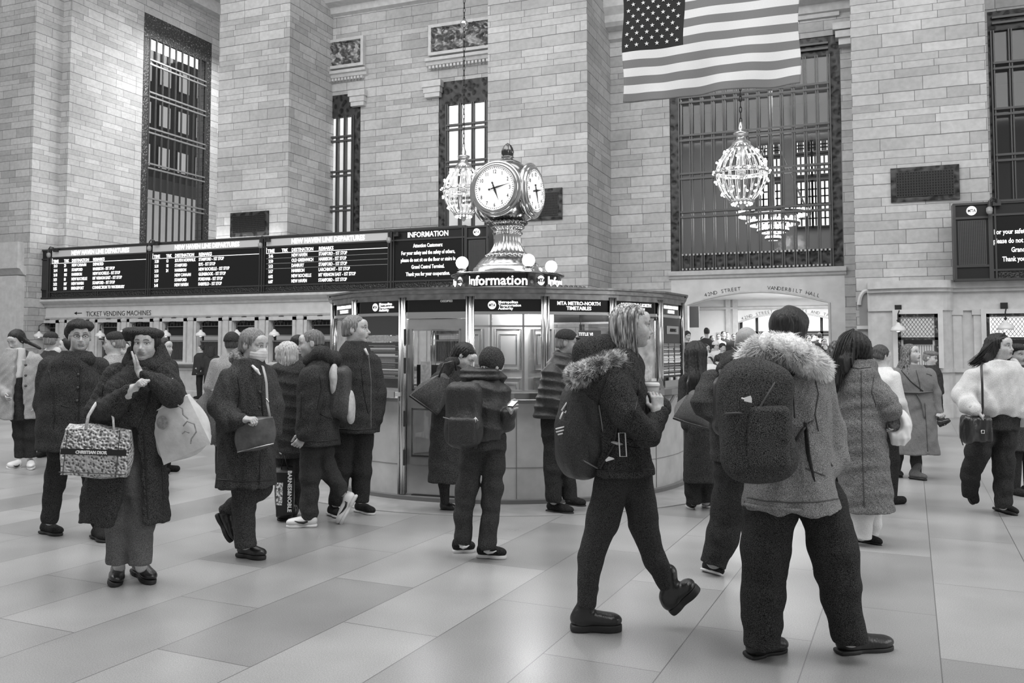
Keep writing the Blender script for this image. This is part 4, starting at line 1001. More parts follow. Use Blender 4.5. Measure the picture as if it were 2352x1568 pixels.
# tiered chandelier in the hall beyond the glass
c = at_y(1775, 500, 29.5); e = empty('tiered_chandelier', c, 'bright tiered chandelier glowing in the hall behind the big window', 'chandelier')
for r, z in ((1.15, .15), (.8, -.15), (.45, -.4), (.2, -.65)):
    mb = MB()
    for k in range(int(26*r)+5): a = 2*math.pi*k/(int(26*r)+5); mb.sphere((r*math.cos(a), r*math.sin(a), z), .06, 4)
    mb.obj('bulb_ring', mat('bulb_ring_lit', .9, emit=8), e); MB().lathe([(r-.05, z-.1), (r+.05, z-.1), (r+.05, z-.03), (r-.05, z-.03)], 32).obj('hoop', M_brassd, e)
MB().tube([(0, 0, -.7), (0, 0, 5.5)], .05, 6).tube([(1.1, 0, .1), (.2, 0, 2.4)], .03, 5).tube([(-1.1, 0, .1), (-.2, 0, 2.4)], .03, 5).tube([(0, 1.1, .1), (0, .2, 2.4)], .03, 5).tube([(0, -1.1, .1), (0, -.2, 2.4)], .03, 5).obj('stem', M_brassd, e)
point('chandelier_light', c, 90, .8)

# ================================================================== FLAG
YFl = 15.0
bl, brt = at_y(1431, 232, YFl), at_y(1838, 196, YFl); fw = brt.x-bl.x
zb0 = (bl.z+at_y(1838, 196, YFl).z)/2; fh = at_y(1431, -16, YFl).z-bl.z
def flag_pt(u, t):   # u 0..1 across, t 0..1 up
    x = bl.x+fw*u; sag = .05*math.sin(math.pi*u)*(1-t)
    z = zb0+fh*t+sag*0+.035*(1-t)*(math.sin(4.4*math.pi*u)*.4)-.03*(1-t)*(1-u)*0
    y = YFl+.06*math.sin(7*u+1.5*t)*(1.1-t)+.035*math.sin(17*u-5*t)*(1.1-t)+.02*math.sin(31*u+3*t)*(1-t)**2
    x += .02*math.sin(9*t)
    return (x, y, z)
NU, NV = 120, 78
vs = [flag_pt(i/NU, j/NV) for j in range(NV+1) for i in range(NU+1)]; mb = MB()
fs = []; mi = []
for j in range(NV):
    for i in range(NU):
        fs.append((j*(NU+1)+i, j*(NU+1)+i+1, (j+1)*(NU+1)+i+1, (j+1)*(NU+1)+i)); s = j//6
        mi.append(2 if (s >= 6 and i < .36*NU) else (0 if s % 2 == 0 else 1))
mb.v = vs; mb.f = fs; mb.m = mi
def clothy(name, col):
    m = mat(name, col, rough=.75, spec=.2, noise=.06, nscale=120); b = m.node_tree.nodes['Principled BSDF']
    return m
fl = mb.obj('hanging_flag', [clothy('stripe_red', .17), clothy('stripe_white', .62), clothy('canton_blue', .022)], smooth=True)
md_ = fl.modifiers.new('thickness', 'SOLIDIFY'); md_.thickness = .012
tag(fl, 'large striped flag with a dark starred canton hanging above the hall', 'flag')
st = MB()
cu, cv0 = .36, 6/13
for r in range(9):
    for q in range(6 if r % 2 == 0 else 5):
        u = cu*((q*2+1+(r % 2))/12); t = cv0+(1-cv0)*(r+1)/10
        x, y, z = flag_pt(u, t); y2 = flag_pt(u+.01, t)[1]; pts = []
        for k in range(10):
            rr = .042 if k % 2 == 0 else .017; a = math.pi/2+math.pi*k/5; px_, pz_ = rr*math.cos(a), rr*math.sin(a)
            pp = flag_pt(u+px_/fw, t+pz_/fh); pts.append((pp[0], pp[1]-.014, pp[2]))
        st.add(pts+[(x, y-.016, z)], [(k, (k+1) % 10, 10) for k in range(10)])
st.obj('stars', mat('stripe_white', .62), fl)
pl = MB().tube([flag_pt(-.02, 1.0), flag_pt(1.02, 1.0)], .03, 8); pl.obj('top_rod', M_gunmetal, fl)
MB().tube([flag_pt(0, 1.0), (bl.x, YFl, 17)], .01, 5).tube([flag_pt(1, 1.0), (brt.x, YFl, 17)], .01, 5).obj('hanging_wires', M_gunmetal, fl)
# ================================================================== SOFT SHAPES (people, clothes, bags)
# a shape is a list of pieces blended smoothly and turned into one closed surface
A = np.array
def unit(v): v = A(v, float); return v/max(1e-9, np.linalg.norm(v))
class Pc:
    __slots__ = ('f', 'lo', 'hi', 'op', 'k')
    def __init__(s, f, lo, hi, op='u', k=.02): s.f = f; s.lo = A(lo, float); s.hi = A(hi, float); s.op = op; s.k = k
def cap(a, b, ra, rb=None, k=.02, op='u'):
    a = A(a, float); b = A(b, float); rb = ra if rb is None else rb; ab = b-a; L = max(1e-9, ab@ab); m = max(ra, rb)
    def f(p):
        q = p-a; t = np.clip(q@ab/L, 0, 1); return np.linalg.norm(q-t[:, None]*ab, axis=1)-(ra+(rb-ra)*t)
    return Pc(f, np.minimum(a, b)-m, np.maximum(a, b)+m, op, k)
def ell(c, r, M=None, k=.02, op='u'):
    c = A(c, float); r = A([r]*3 if np.isscalar(r) else r, float); M = np.eye(3) if M is None else A(M, float); m = r.max()
    def f(p):
        q = (p-c)@M; a = np.linalg.norm(q/r, axis=1); b = np.linalg.norm(q/(r*r), axis=1); return a*(a-1)/np.maximum(b, 1e-9)
    e = np.abs(M)@r
    return Pc(f, c-e, c+e, op, k)
def rbox(c, h, rd=.01, M=None, k=.02, op='u'):
    c = A(c, float); h = A(h, float); M = np.eye(3) if M is None else A(M, float)
    def f(p):
        q = np.abs((p-c)@M)-(h-rd); return np.linalg.norm(np.maximum(q, 0), axis=1)+np.minimum(q.max(axis=1), 0)-rd
    e = np.abs(M)@h
    return Pc(f, c-e, c+e, op, k)
def chain(pts, rs, k=.02, op='u'):
    return [cap(pts[i], pts[i+1], rs[i], rs[i+1], k, op) for i in range(len(pts)-1)]
def loft(rows, k=.02, op='u', ex=2.0, rnd=.012):
    """rows (height, centre u, centre v, half width, half depth), an upright body of elliptical sections"""
    rows = sorted(rows); R = A(rows, float); z = R[:, 0]
    zz = np.linspace(z[0], z[-1], 80); T = [np.interp(zz, z, R[:, i]) for i in range(1, 5)]
    ker = np.ones(7)/7
    T = [np.convolve(np.pad(t, 3, mode='edge'), ker, 'valid') for t in T]
    def f(p):
        w_ = p[:, 2]; cu, cv, hu, hv = [np.interp(w_, zz, t) for t in T]
        a = np.abs(p[:, 0]-cu)/hu; b = np.abs(p[:, 1]-cv)/hv; q = (a**ex+b**ex)**(1/ex)+1e-6
        g = np.sqrt((a/hu)**2+(b/hv)**2)/q+1e-6; d = np.clip((q-1)/g, -9, 9)
        e = np.maximum(z[0]-w_, w_-z[-1])
        return np.minimum(np.maximum(d, e), 0)+np.sqrt(np.maximum(d, 0)**2+np.maximum(e, 0)**2)
    lo = [min(R[:, 1]-R[:, 3]), min(R[:, 2]-R[:, 4]), z[0]]; hi = [max(R[:, 1]+R[:, 3]), max(R[:, 2]+R[:, 4]), z[-1]]
    return Pc(f, lo, hi, op, k)
def func(f, lo, hi, op='u', k=.01): return Pc(f, lo, hi, op, k)
def smin(a, b, k):
    if k <= 0: return np.minimum(a, b)
    h = np.maximum(k-np.abs(a-b), 0)/k; return np.minimum(a, b)-h*h*k*.25
def field(pcs, P, marg=0):
    lo = P.min(0); hi = P.max(0); D = np.full(len(P), 1.0)
    for c in pcs:
        e = c.k+.02 if c.op == 'u' else .03
        if (c.lo-e > hi).any() or (c.hi+e < lo).any(): continue
        d = c.f(P)
        if c.op == 'u': D = smin(D, d, c.k)
        elif c.op == 's': D = -smin(-D, d, c.k)
        elif c.op == 'i': D = -smin(-D, -d, c.k)
    return D
def folds(amp, s=1.0, seed=0, ax=(1, 1, .45)):
    """soft cloth folds added to a shape"""
    r = np.random.RandomState(seed); W = [(r.randn(3)*A(ax)*s*q, r.rand()*6.3, a) for q, a in ((7, 1), (11, .8), (17, .6), (26, .4), (38, .25))]
    def g(p):
        o = np.zeros(len(p)); w1 = .6*np.sin(p@W[0][0]+W[0][1])
        for k_, ph, a in W: o += a*np.sin(p@k_+ph+w1*2)
        return amp*1.2*(o/1.6-.22*np.exp(-(o/.28)**2))
    return g
def skin_mesh(pcs, vox, disp=None, B=12):
    """surface of the blended pieces (surface nets on a sparse grid)"""
    us = [c for c in pcs if c.op == 'u']; lo = np.min([c.lo for c in us], 0)-.03; hi = np.max([c.hi for c in us], 0)+.03
    n = np.maximum(1, np.ceil((hi-lo)/vox/B).astype(int)); N = n*B+1
    F = np.full(tuple(N), 1.0, np.float32)
    ar = np.arange(B+1)*vox; G = np.stack(np.meshgrid(ar, ar, ar, indexing='ij'), -1).reshape(-1, 3)
    bs = B*vox
    Lo = A([c.lo-c.k-.02 for c in us]); Hi = A([c.hi+c.k+.02 for c in us])
    for i in range(n[0]):
        for j in range(n[1]):
            for k in range(n[2]):
                o = lo+A([i, j, k])*bs
                if not ((Lo < o+bs) & (Hi > o)).all(1).any(): continue
                c0 = o+bs/2
                d0 = field(pcs, c0[None]+A([[0, 0, 0], [1e-6]*3]))[0] if False else None
                P = o+G; D = field(pcs, P)
                if disp is not None and D.min() < .03: D = D+disp(P)
                F[i*B:i*B+B+1, j*B:j*B+B+1, k*B:k*B+B+1] = D.reshape(B+1, B+1, B+1)
    F[0] = F[-1] = 1; F[:, 0] = F[:, -1] = 1; F[:, :, 0] = F[:, :, -1] = 1
    S = F < 0
    c = [S[a:S.shape[0]-1+a, b:S.shape[1]-1+b, d:S.shape[2]-1+d] for a in (0, 1) for b in (0, 1) for d in (0, 1)]
    any_ = c[0].copy(); all_ = c[0].copy()
    for q in c[1:]: any_ |= q; all_ &= q
    act = any_ & ~all_; I = np.argwhere(act)
    if len(I) == 0: return np.zeros((0, 3)), np.zeros((0, 4), int)
    ids = np.full(act.shape, -1, np.int32); ids[act] = np.arange(len(I))
    off = A([(a, b, d) for a in (0, 1) for b in (0, 1) for d in (0, 1)])
    V = F[I[:, 0][:, None]+off[:, 0], I[:, 1][:, None]+off[:, 1], I[:, 2][:, None]+off[:, 2]]
    acc = np.zeros((len(I), 3)); cnt = np.zeros(len(I))
    for e0 in range(8):
        for ax in range(3):
            if off[e0][ax]: continue
            e1 = e0+(4, 2, 1)[ax]; f0, f1 = V[:, e0], V[:, e1]; m = (f0 < 0) != (f1 < 0); t = np.where(m, f0/np.where(f0 == f1, 1, f0-f1), 0)
            acc += m[:, None]*(off[e0]+t[:, None]*(off[e1]-off[e0])); cnt += m
    vs = lo+(I+acc/cnt[:, None])*vox
    quads = []
    for ax in range(3):
        a1, a2 = [(1, 2), (2, 0), (0, 1)][ax]
        sl0 = [slice(None)]*3; sl1 = [slice(None)]*3; sl0[ax] = slice(0, -1); sl1[ax] = slice(1, None)
        s0 = S[tuple(sl0)]; s1 = S[tuple(sl1)]; E = np.argwhere(s0 != s1)
        E = E[(E[:, a1] > 0) & (E[:, a2] > 0) & (E[:, a1] < S.shape[a1]-1) & (E[:, a2] < S.shape[a2]-1)]
        d1 = np.zeros(3, int); d1[a1] = 1; d2 = np.zeros(3, int); d2[a2] = 1
        q = np.stack([ids[tuple((E-d1-d2).T)], ids[tuple((E-d2).T)], ids[tuple(E.T)], ids[tuple((E-d1).T)]], 1)
        fl_ = s0[tuple(E.T)]; q[~fl_] = q[~fl_][:, ::-1]; quads.append(q)
    return vs, np.concatenate(quads)
def np_obj(name, vs, qs, m, parent=None, attr=None, loc=None):
    me = bpy.data.meshes.new(name); nv, nf = len(vs), len(qs)
    me.vertices.add(nv); me.vertices.foreach_set('co', np.asarray(vs, np.float32).ravel())
    k = qs.shape[1]
    me.loops.add(nf*k); me.loops.foreach_set('vertex_index', np.asarray(qs, np.int32).ravel())
    me.polygons.add(nf); me.polygons.foreach_set('loop_start', np.arange(0, nf*k, k, dtype=np.int32))
    me.polygons.foreach_set('use_smooth', np.ones(nf, bool)); me.update(calc_edges=True)
    if attr is not None:
        at = me.attributes.new('tone', 'FLOAT', 'POINT'); at.data.foreach_set('value', np.asarray(attr, np.float32))
    me.materials.append(m); me.validate()
    o = bpy.data.objects.new(name, me); C.objects.link(o)
    if parent: o.parent = parent
    if loc is not None: o.location = loc
    return o
def soft(name, pcs, vox, m, parent=None, disp=None, tone=None, flat=False):
    fl_ = []
    for p in pcs: fl_ += p if isinstance(p, list) else [p]
    vs, qs = skin_mesh(fl_, vox, disp)
    return np_obj(name, vs, qs, m, parent, tone(vs) if tone else None)

# ---- skin and hair materials ('tone' is the colour of lips, brows and stubble, not light)
def skin_mat(name, col):
    if name in MATS: return MATS[name]
    m = mat(name, col, rough=.5, spec=.35); nt = m.node_tree; b = nt.nodes['Principled BSDF']
    at = nt.nodes.new('ShaderNodeAttribute'); at.attribute_name = 'tone'
    n = nt.nodes.new('ShaderNodeTexNoise'); n.inputs['Scale'].default_value = 90
    tc = nt.nodes.new('ShaderNodeTexCoord'); nt.links.new(tc.outputs['Object'], n.inputs['Vector'])
    r = nt.nodes.new('ShaderNodeMapRange'); r.inputs[1].default_value = .3; r.inputs[2].default_value = .7; r.inputs[3].default_value = .85*col; r.inputs[4].default_value = 1.1*col
    nt.links.new(n.outputs['Fac'], r.inputs[0])
    mu = nt.nodes.new('ShaderNodeMath'); mu.operation = 'MULTIPLY'; nt.links.new(r.outputs[0], mu.inputs[0]); nt.links.new(at.outputs['Fac'], mu.inputs[1])
    nt.links.new(mu.outputs[0], b.inputs['Base Color']); b.inputs['Subsurface Weight'].default_value = .08; b.inputs['Subsurface Scale'].default_value = .01
    return m
def hair_mat(name, col, var=.5, scale=(60, 60, 6)):
    if name in MATS: return MATS[name]
    m = mat(name, col, rough=.45, spec=.4); nt = m.node_tree; b = nt.nodes['Principled BSDF']
    tc = nt.nodes.new('ShaderNodeTexCoord'); mp = nt.nodes.new('ShaderNodeMapping'); mp.inputs['Scale'].default_value = scale
    n = nt.nodes.new('ShaderNodeTexNoise'); n.inputs['Scale'].default_value = 2.2; n.inputs['Detail'].default_value = 4
    nt.links.new(tc.outputs['Object'], mp.inputs[0]); nt.links.new(mp.outputs[0], n.inputs['Vector'])
    r = nt.nodes.new('ShaderNodeMapRange'); r.inputs[1].default_value = .38; r.inputs[2].default_value = .62; r.inputs[3].default_value = col*(1-var); r.inputs[4].default_value = col*(1+var)
    nt.links.new(n.outputs['Fac'], r.inputs[0]); nt.links.new(r.outputs[0], b.inputs['Base Color'])
    bp = nt.nodes.new('ShaderNodeBump'); bp.inputs['Strength'].default_value = .7; bp.inputs['Distance'].default_value = .01
    nt.links.new(n.outputs['Fac'], bp.inputs['Height']); nt.links.new(bp.outputs[0], b.inputs['Normal'])
    return m
M_skin = skin_mat('skin_light', .50); M_skin2 = skin_mat('skin_mid', .36); M_skind = skin_mat('skin_dark', .13)
H_black = hair_mat('hair_black', .018); H_brown = hair_mat('hair_brown', .06); H_grey = hair_mat('hair_grey', .22, .4); H_blond = hair_mat('hair_blond', .42, .8, (45, 45, 7)); H_lblond = hair_mat('hair_light', .5, .4)
M_eyew = mat('eye_white', .6, rough=.2); M_iris = mat('eye_iris', .02, rough=.1)
M_leather = mat('black_leather', .018, rough=.28, spec=.6, bump=.25, bscale=60)
M_suede = cloth('black_suede', .02, scale=200); M_rub = mat('black_rubber', .02, rough=.6); M_wsole = mat('white_sole', .7, rough=.5)
M_sneak = mat('white_leather', .7, rough=.4)

VQ = 1.0     # overall fineness
class Fig:
    """one person; every measure is taken from the photograph at the person's own distance"""
    def __init__(s, px, Z, label, name='person', cat='person', group=None, z0=0):
        s.Z = Z; s.base = at_d(px, 795, Z); s.base.z = z0; s.m = Z/2000; s.z0 = z0
        s.e = empty(name, s.base, label, cat, group, YAW); s.vox = max(.0045, Z*.00095)*VQ
        s.body = []; s.skin = M_skin; s.tones = []; s.HM = None
    def p(s, px, py, dv=0):
        q = at_d(px, py, s.Z+dv)-s.base; return A([q.dot(RT), q.dot(FW), q.z])
    def part(s, name, pcs, m, vox=None, disp=None, parent=None, tone=None):
        return soft(name, pcs, vox or s.vox, m, parent or s.e, disp, tone)
    def chain(s, pts, k=.02, inset=0, sc=1.0):
        P_ = [s.p(*q[:3]) for q in pts]; r = [max(.01, q[3]*s.m*sc-inset) for q in pts]; return chain(P_, r, k)
    def rows(s, rows, sc=1.0, k=.03, ex=2.0, dd=0):
        out = []
        for r in rows:
            py, xl, xr, hd = r[:4]; dv = r[4] if len(r) > 4 else 0
            a, b = s.p(xl, py, dv), s.p(xr, py, dv); out.append((a[2], (a[0]+b[0])/2, (a[1]+b[1])/2, (b[0]-a[0])/2*sc, hd*sc))
        return loft(out, k, ex=ex)
    # ---------------- head
    def head(s, px, py, H=.225, yaw=0, pitch=0, roll=0, dv=0, female=True, ears=True, stub=1.0, fat=1.0, neck=None, brow=.35, nose=1.0, nr=.052):
        y, t, r = R_(yaw), R_(pitch), R_(roll)
        f = A([math.sin(y), -math.cos(y), 0]); x = A([math.cos(y), math.sin(y), 0]); z = A([0, 0, 1.])
        f2 = f*math.cos(t)-z*math.sin(t); z2 = z*math.cos(t)+f*math.sin(t)
        x3 = x*math.cos(r)-z2*math.sin(r); z3 = z2*math.cos(r)+x*math.sin(r)
        M = np.stack([x3, f2, z3], 1); c = s.p(px, py, dv); q = H/.232
        s.HM, s.HC, s.HQ = M, c, q
        T = lambda a, b, d: c+M@(A([a*fat, b, d])*q)
        s.T = T
        E = lambda pt, rr, k=.02, op='u': ell(T(*pt), A(rr)*q*A([fat, 1, 1]), M, k, op)
        K = lambda a, b, ra, rb, k=.015, op='u': cap(T(*a), T(*b), ra*q, rb*q, k, op)
        jw = .024 if female else .03
        pcs = [E((0, -.018, .032), (.074, .092, .084)), E((0, .03, -.02), (.062, .062, .078), .03), E((0, .018, -.055), (.054, .062, .052), .03),
               E((0, .062, -.092), (jw, .024, .022), .03), E((-.034, .056, -.028), (.026, .028, .03), .02), E((.034, .056, -.028), (.026, .028, .03), .02),
               E((0, .075, .045), (.05, .022, .035), .03),
               K((-.045, .074, .022), (-.012, .086, .02), .009, .010), K((.045, .074, .022), (.012, .086, .02), .009, .010),
               E((-.031, .093, .004), (.017, .014, .011), .012, 's'), E((.031, .093, .004), (.017, .014, .011), .012, 's'),
               K((0, .086, .014), (0, .088+.018*nose, -.03), .0075, .0105, .012), E((0, .088+.02*nose, -.033), (.010, .012, .009), .008),
               E((-.0115, .093, -.036), (.008, .011, .007), .006), E((.0115, .093, -.036), (.008, .011, .007), .006),
               E((0, .082, -.06), (.026, .018, .022), .02),
               K((-.02, .088, -.057), (.02, .088, -.057), .004, .004, .006), E((0, .095, -.056), (.016, .008, .0055), .006),
               E((0, .094, -.067), (.015, .008, .006), .006), K((-.022, .093, -.0615), (.022, .093, -.0615), .0022, .0022, .004, 's'),
               E((0, .086, -.078), (.02, .01, .006), .012, 's'),
               K((-.043, .074, .0115), (-.02, .083, .0125), .0042, .0042, .005), K((.043, .074, .0115), (.02, .083, .0125), .0042, .0042, .005)]
        if ears:
            for sg in (-1, 1): pcs += [E((sg*.076, -.012, -.004), (.009, .019, .031), .01), E((sg*.086, -.004, 0), (.006, .010, .018), .006, 's')]
        if neck is not None:
            n1 = s.p(*neck[:3]); pcs += [cap(T(0, -.022, -.06), n1, nr*q, nr*1.15*q, .04)]
        s.body += pcs
        # eyes
        eb = MB()
        for sg in (-1, 1):
            cc = T(sg*.031, .0728, .003); eb.sphere(tuple(cc), .0138*q, 8)
        eo = eb.obj('eyes', M_eyew, s.e, smooth=True)
        s.eo = eo
        s.gaze(0, 0)
        def tone(vs):
            L = (vs-c)@M/q; L = L/A([fat, 1, 1]); x_, y_, z_ = np.abs(L[:, 0]), L[:, 1], L[:, 2]; o = np.ones(len(vs)); fr = y_ > .05
            lip = np.clip(1-((x_/.026)**2+((z_+.0615)/.0125)**2), 0, 1)*(y_ > .07); o *= 1-np.clip(lip*3, 0, 1)*(.55 if female else .35)
            bz = z_-(.0255+.005*np.sin(np.clip((x_-.012)/.036, 0, 1)*3.1)); b_ = np.exp(-(bz/.0048)**4)*np.clip((x_-.009)/.006, 0, 1)*np.clip((.052-x_)/.008, 0, 1)*(y_ > .04); o *= 1-(1-brow*.5)*b_
            es = (np.abs(z_-.004) < .010) & (np.abs(x_-.031) < .019) & (y_ > .055); o *= 1-.7*np.exp(-((z_-.0115)/.0028)**2)*es
            if stub < 1: sb = (z_ < -.03) & (y_ > -.03) & ~(lip > 0); o = np.where(sb, o*stub, o)
            return o
        s.tonef = tone
        return T
    def gaze(s, a, b):
        q = s.HQ; ib = MB()
        for sg in (-1, 1):
            cc = s.T(sg*.031, .0728, .003); d = s.HM@unit([math.sin(R_(a)), math.cos(R_(a)), math.sin(R_(b))]); ib.sphere(tuple(cc+d*.0088*q), .0064*q, 6)
        for ch in list(s.eo.children): bpy.data.objects.remove(ch)
        ib.obj('irises', M_iris, s.eo, smooth=True)
    def E(s, pt, rr, k=.02, op='u'): return ell(s.T(*pt), A(rr)*s.HQ, s.HM, k, op)
    def K(s, a, b, ra, rb, k=.015, op='u'): return cap(s.T(*a), s.T(*b), ra*s.HQ, rb*s.HQ, k, op)
    def front_cut(s, y0=.045, z0=.045, slope=.35, low=-.2):
        """keeps the face free of hair"""
        c, M, q = s.HC, s.HM, s.HQ
        def f(p):
            L = (p-c)@M/q; return np.maximum(np.maximum(y0-L[:, 1]+slope*np.maximum(L[:, 2], -.02)*.6, L[:, 2]-z0), low-L[:, 2])*q
        return func(f, c-.3, c+.3, 's', .012)
    def cap_hair(s, m, t=.012, y0=.03, z0=.055, extra=(), name='hair', disp=None, side=.0, low=-.06, vox=None):
        pcs = [s.E((0, -.022, .034), (.074+t, .092+t, .084+t)), s.E((0, -.05, -.03), (.066+t*.7, .06+t, .06), .03), s.front_cut(y0, z0, low=-.3)]
        c, M, q = s.HC, s.HM, s.HQ
        pcs.append(func(lambda p: ((low+.0)-((p-c)@M/q)[:, 2])*q, c-.3, c+.3, 'i', .01))
        pcs += list(extra)
        return s.part(name, pcs, m, vox, disp or strands(c, M, .003))
    # ---------------- hand
    def hand(s, wr, tip, palm, curl=.35, side=1, sc=1.0, spread=1.0, thumb=.6, add=True):
        a = s.p(*wr) if len(wr) == 3 else A(wr); b = s.p(*tip); d = unit(b-a); n = A(palm, float); n = unit(n-d*(n@d)); x = np.cross(d, n)*side; q = .95*sc
        P_ = lambda u, l, t: a+(x*u+d*l+n*t)*q
        pcs = [cap(a-d*.03, P_(0, .02, 0), .026*q, .026*q, .02)]
        for u in (-.027, -.009, .009, .027): pcs.append(cap(P_(u*.7, .02, 0), P_(u, .085, 0), .0145*q, .0125*q, .012))
        Ls = (.062, .075, .082, .074)
        for i, u in enumerate((-.031, -.0105, .0105, .031)):
            L = Ls[i]; p0 = P_(u, .088, 0); ang = 0; dd = d+x*u*1.5*spread; dd = unit(dd); r = (.0078, .0088, .0092, .0088)[i]
            for j, fr in enumerate((.45, .3, .25)):
                ang += curl*(1.0, 1.25, .8)[j]*(1+.12*(1.5-i)); v_ = unit(dd*math.cos(ang)+n*math.sin(ang)); p1 = p0+v_*L*fr*q
                pcs.append(cap(p0, p1, r*q*(1-.07*j), r*q*(1-.07*(j+1)), .004)); p0 = p1
        p0 = P_(.026, .025, .006); v_ = unit(d*.75+x*.75+n*.25); p1 = p0+v_*.04*q; pcs.append(cap(p0, p1, .0145*q, .011*q, .012))
        v2 = unit(d*(.9)+x*(.5-thumb)+n*thumb*.6); p2 = p1+v2*.032*q; pcs.append(cap(p1, p2, .0105*q, .0095*q, .004)); p3 = p2+unit(v2+n*.3*thumb)*.024*q; pcs.append(cap(p2, p3, .0095*q, .0075*q, .004))
        if add: s.body += pcs
        return pcs
    # ---------------- the one continuous body
    def flesh(s, torso=None, arms=(), legs=(), sc=.62):
        if torso: s.body.append(s.rows(torso, sc))
        for a in arms: s.body += s.chain(a, .03, sc=sc)
        for l in legs: s.body += s.chain(l, .03, sc=sc)
        return s.part('body', s.body, s.skin, s.vox*(.8 if s.HM is not None and s.HM[1][1] < 0 else .95), None, tone=getattr(s, 'tonef', lambda v: np.ones(len(v))))
    def coat(s, rows, arms, m, name='coat', amp=.006, k=.035, extra=(), seed=1, ex=2.2, ax=(1, 1, .35), fs=1.0, disp=None, vox=None):
        r = [list(q) for q in sorted(rows)]; a, b = r[0], r[1]; g = .03/s.m
        b2 = list(b); b2[0] += g; mid = [a[0]+.4*(b2[0]-a[0])]+[a[i]+.5*(b[i]-a[i]) for i in (1, 2, 3)]+([b[4]] if len(b) > 4 else [])
        if len(r) > 2 and b2[0] < r[2][0]-2: r[1] = b2
        r.insert(1, mid)
        pcs = [s.rows(r, ex=ex, k=k)]
        for a in arms: pcs += s.chain(a, .014, sc=.93)
        pcs += list(extra)
        f1 = folds(amp*1.25, fs, seed, ax); f2 = folds(amp*.7, fs*1.7, seed+50, (1.2, 1.2, 1.0))
        return s.part(name, pcs, m, vox or s.vox*1.15, disp or (lambda p: f1(p)+f2(p)))
    def trousers(s, legs, m, rows=None, amp=.005, seed=2, k=.03, extra=(), name='trousers', fs=1.3):
        pcs = []
        for l in legs: pcs += s.chain(l, k)
        for l in legs:     # flat hem below
            a, b = s.p(*l[-2][:3]), s.p(*l[-1][:3]); d = unit(b-a)
            pcs.append(func((lambda b_, d_: (lambda p: np.maximum(-(p-b_)@d_, np.linalg.norm(p-b_, axis=1)-.16)))(b+d*.025, d), b-.17, b+.17, 's', .004))
        if rows: pcs.append(s.rows(rows, k=.03))
        pcs += list(extra)
        return s.part(name, pcs, m, s.vox*1.15, folds(amp, fs, seed, (1, 1, 1.2)))
    def shoe(s, ank, heel, toe, m=None, sole=None, wd=.047, ht=.06, sth=.022, boot=0, name='shoe', heelh=0, bulk=1.0, extra=None):
        """heel and toe are the lower corners of the sole"""
        m = m or M_leather; a, h, t = s.p(*ank), s.p(*heel), s.p(*toe)
        if s.z0 == 0:      # a foot that stands on the floor is set down on it
            gh, gt = at_z(heel[0], heel[1]+1), at_z(toe[0], toe[1]+1); dh, dt = gh.dot(FW)-s.Z, gt.dot(FW)-s.Z
            if abs(dh-heel[2]) < .36 and abs(dt-toe[2]) < .36:
                h, t = [A([(g-s.base).dot(RT), (g-s.base).dot(FW), 0.]) for g in (gh, gt)]; a = s.p(ank[0], ank[1], dh*.75+dt*.25)
        d = unit(t-h); L = np.linalg.norm(t-h)
        u = a-h; u = unit(u-d*(u@d)); x = np.cross(d, u); M = np.stack([x, d, u], 1); b = sth
        W = wd*bulk
        Q = lambda l, up, x_=0: h+d*l*L+u*up+x*x_
        pcs = [ell(Q(.16, b+.03), (W*.82, L*.17, .042), M, .02), ell(Q(.45, b+.028), (W*.86, L*.27, .038), M, .03), ell(Q(.73, b+.02), (W*1.02, L*.26, .036*bulk), M, .03),
               cap(Q(.2, b+.03), Q(.2, ht+.03), W*.74, W*.66, .03), cap(Q(.3, b+.03), Q(.5, b+.03), W*.7, W*.55, .03)]
        if boot: aa = a+unit(a-Q(.22, 0))*boot; pcs.append(cap(Q(.22, .06), aa, W*.8, W*.92, .03))
        cutz = func((lambda h_, u_: (lambda p: ((p-h_)@u_)-b*.9))(h, u), h-.5, h+.5, 's', .003)
        o = s.part(name, pcs+[cutz], m, s.vox, None)
        sp = [rbox(Q(.17, b*.5), (W*.82, L*.165, b*.5), min(.02, b*.45), M, .015), ell(Q(.17, b*.5), (W*.84, L*.17, b*2.5), M, .02), rbox(Q(.45, b*.5), (W*.72, L*.25, b*.5), .008, M, .02), ell(Q(.72, b*.5), (W*.98, L*.27, b*3), M, .02),
              func((lambda h_, u_: (lambda p: np.abs((p-h_)@u_-b*.5)-b*.5))(h, u), h-.5, h+.5, 'i', .004)]
        if heelh: sp.append(rbox(Q(.1, -heelh/2), (W*.6, L*.1, heelh/2+.005), .006, M, .01))
        so = s.part('sole', sp, sole or M_rub, s.vox*.8, None, parent=o)
        s.SQ = (Q, M, L, W, o, d, u, x)
        return o
    def laces(s, m=None, n=4):
        Q, M, L, W, o, d, u, x = s.SQ; mb = MB()
        for i in range(n): l = .38+.07*i; z = .083-.011*i; mb.tube([Q(l, z-.012, -W*.45), Q(l+.01, z+.002, 0), Q(l, z-.012, W*.45)], .0035, 5)
        mb.obj('laces', m or M_black, o, smooth=True)
    def stripe(s, m, sg=1):
        """curved flash on the side of a trainer"""
        Q, M, L, W, o, d, u, x = s.SQ; mb = MB(); pts = [(.3, .075), (.3, .055), (.42, .045), (.58, .05), (.70, .062)]
        mb.tube([Q(l, z, sg*W*(.97 if l < .6 else .93)) for l, z in pts], [.003, .010, .012, .008, .003], 6, flat=.9); mb.obj('side_flash', m, o, smooth=True)
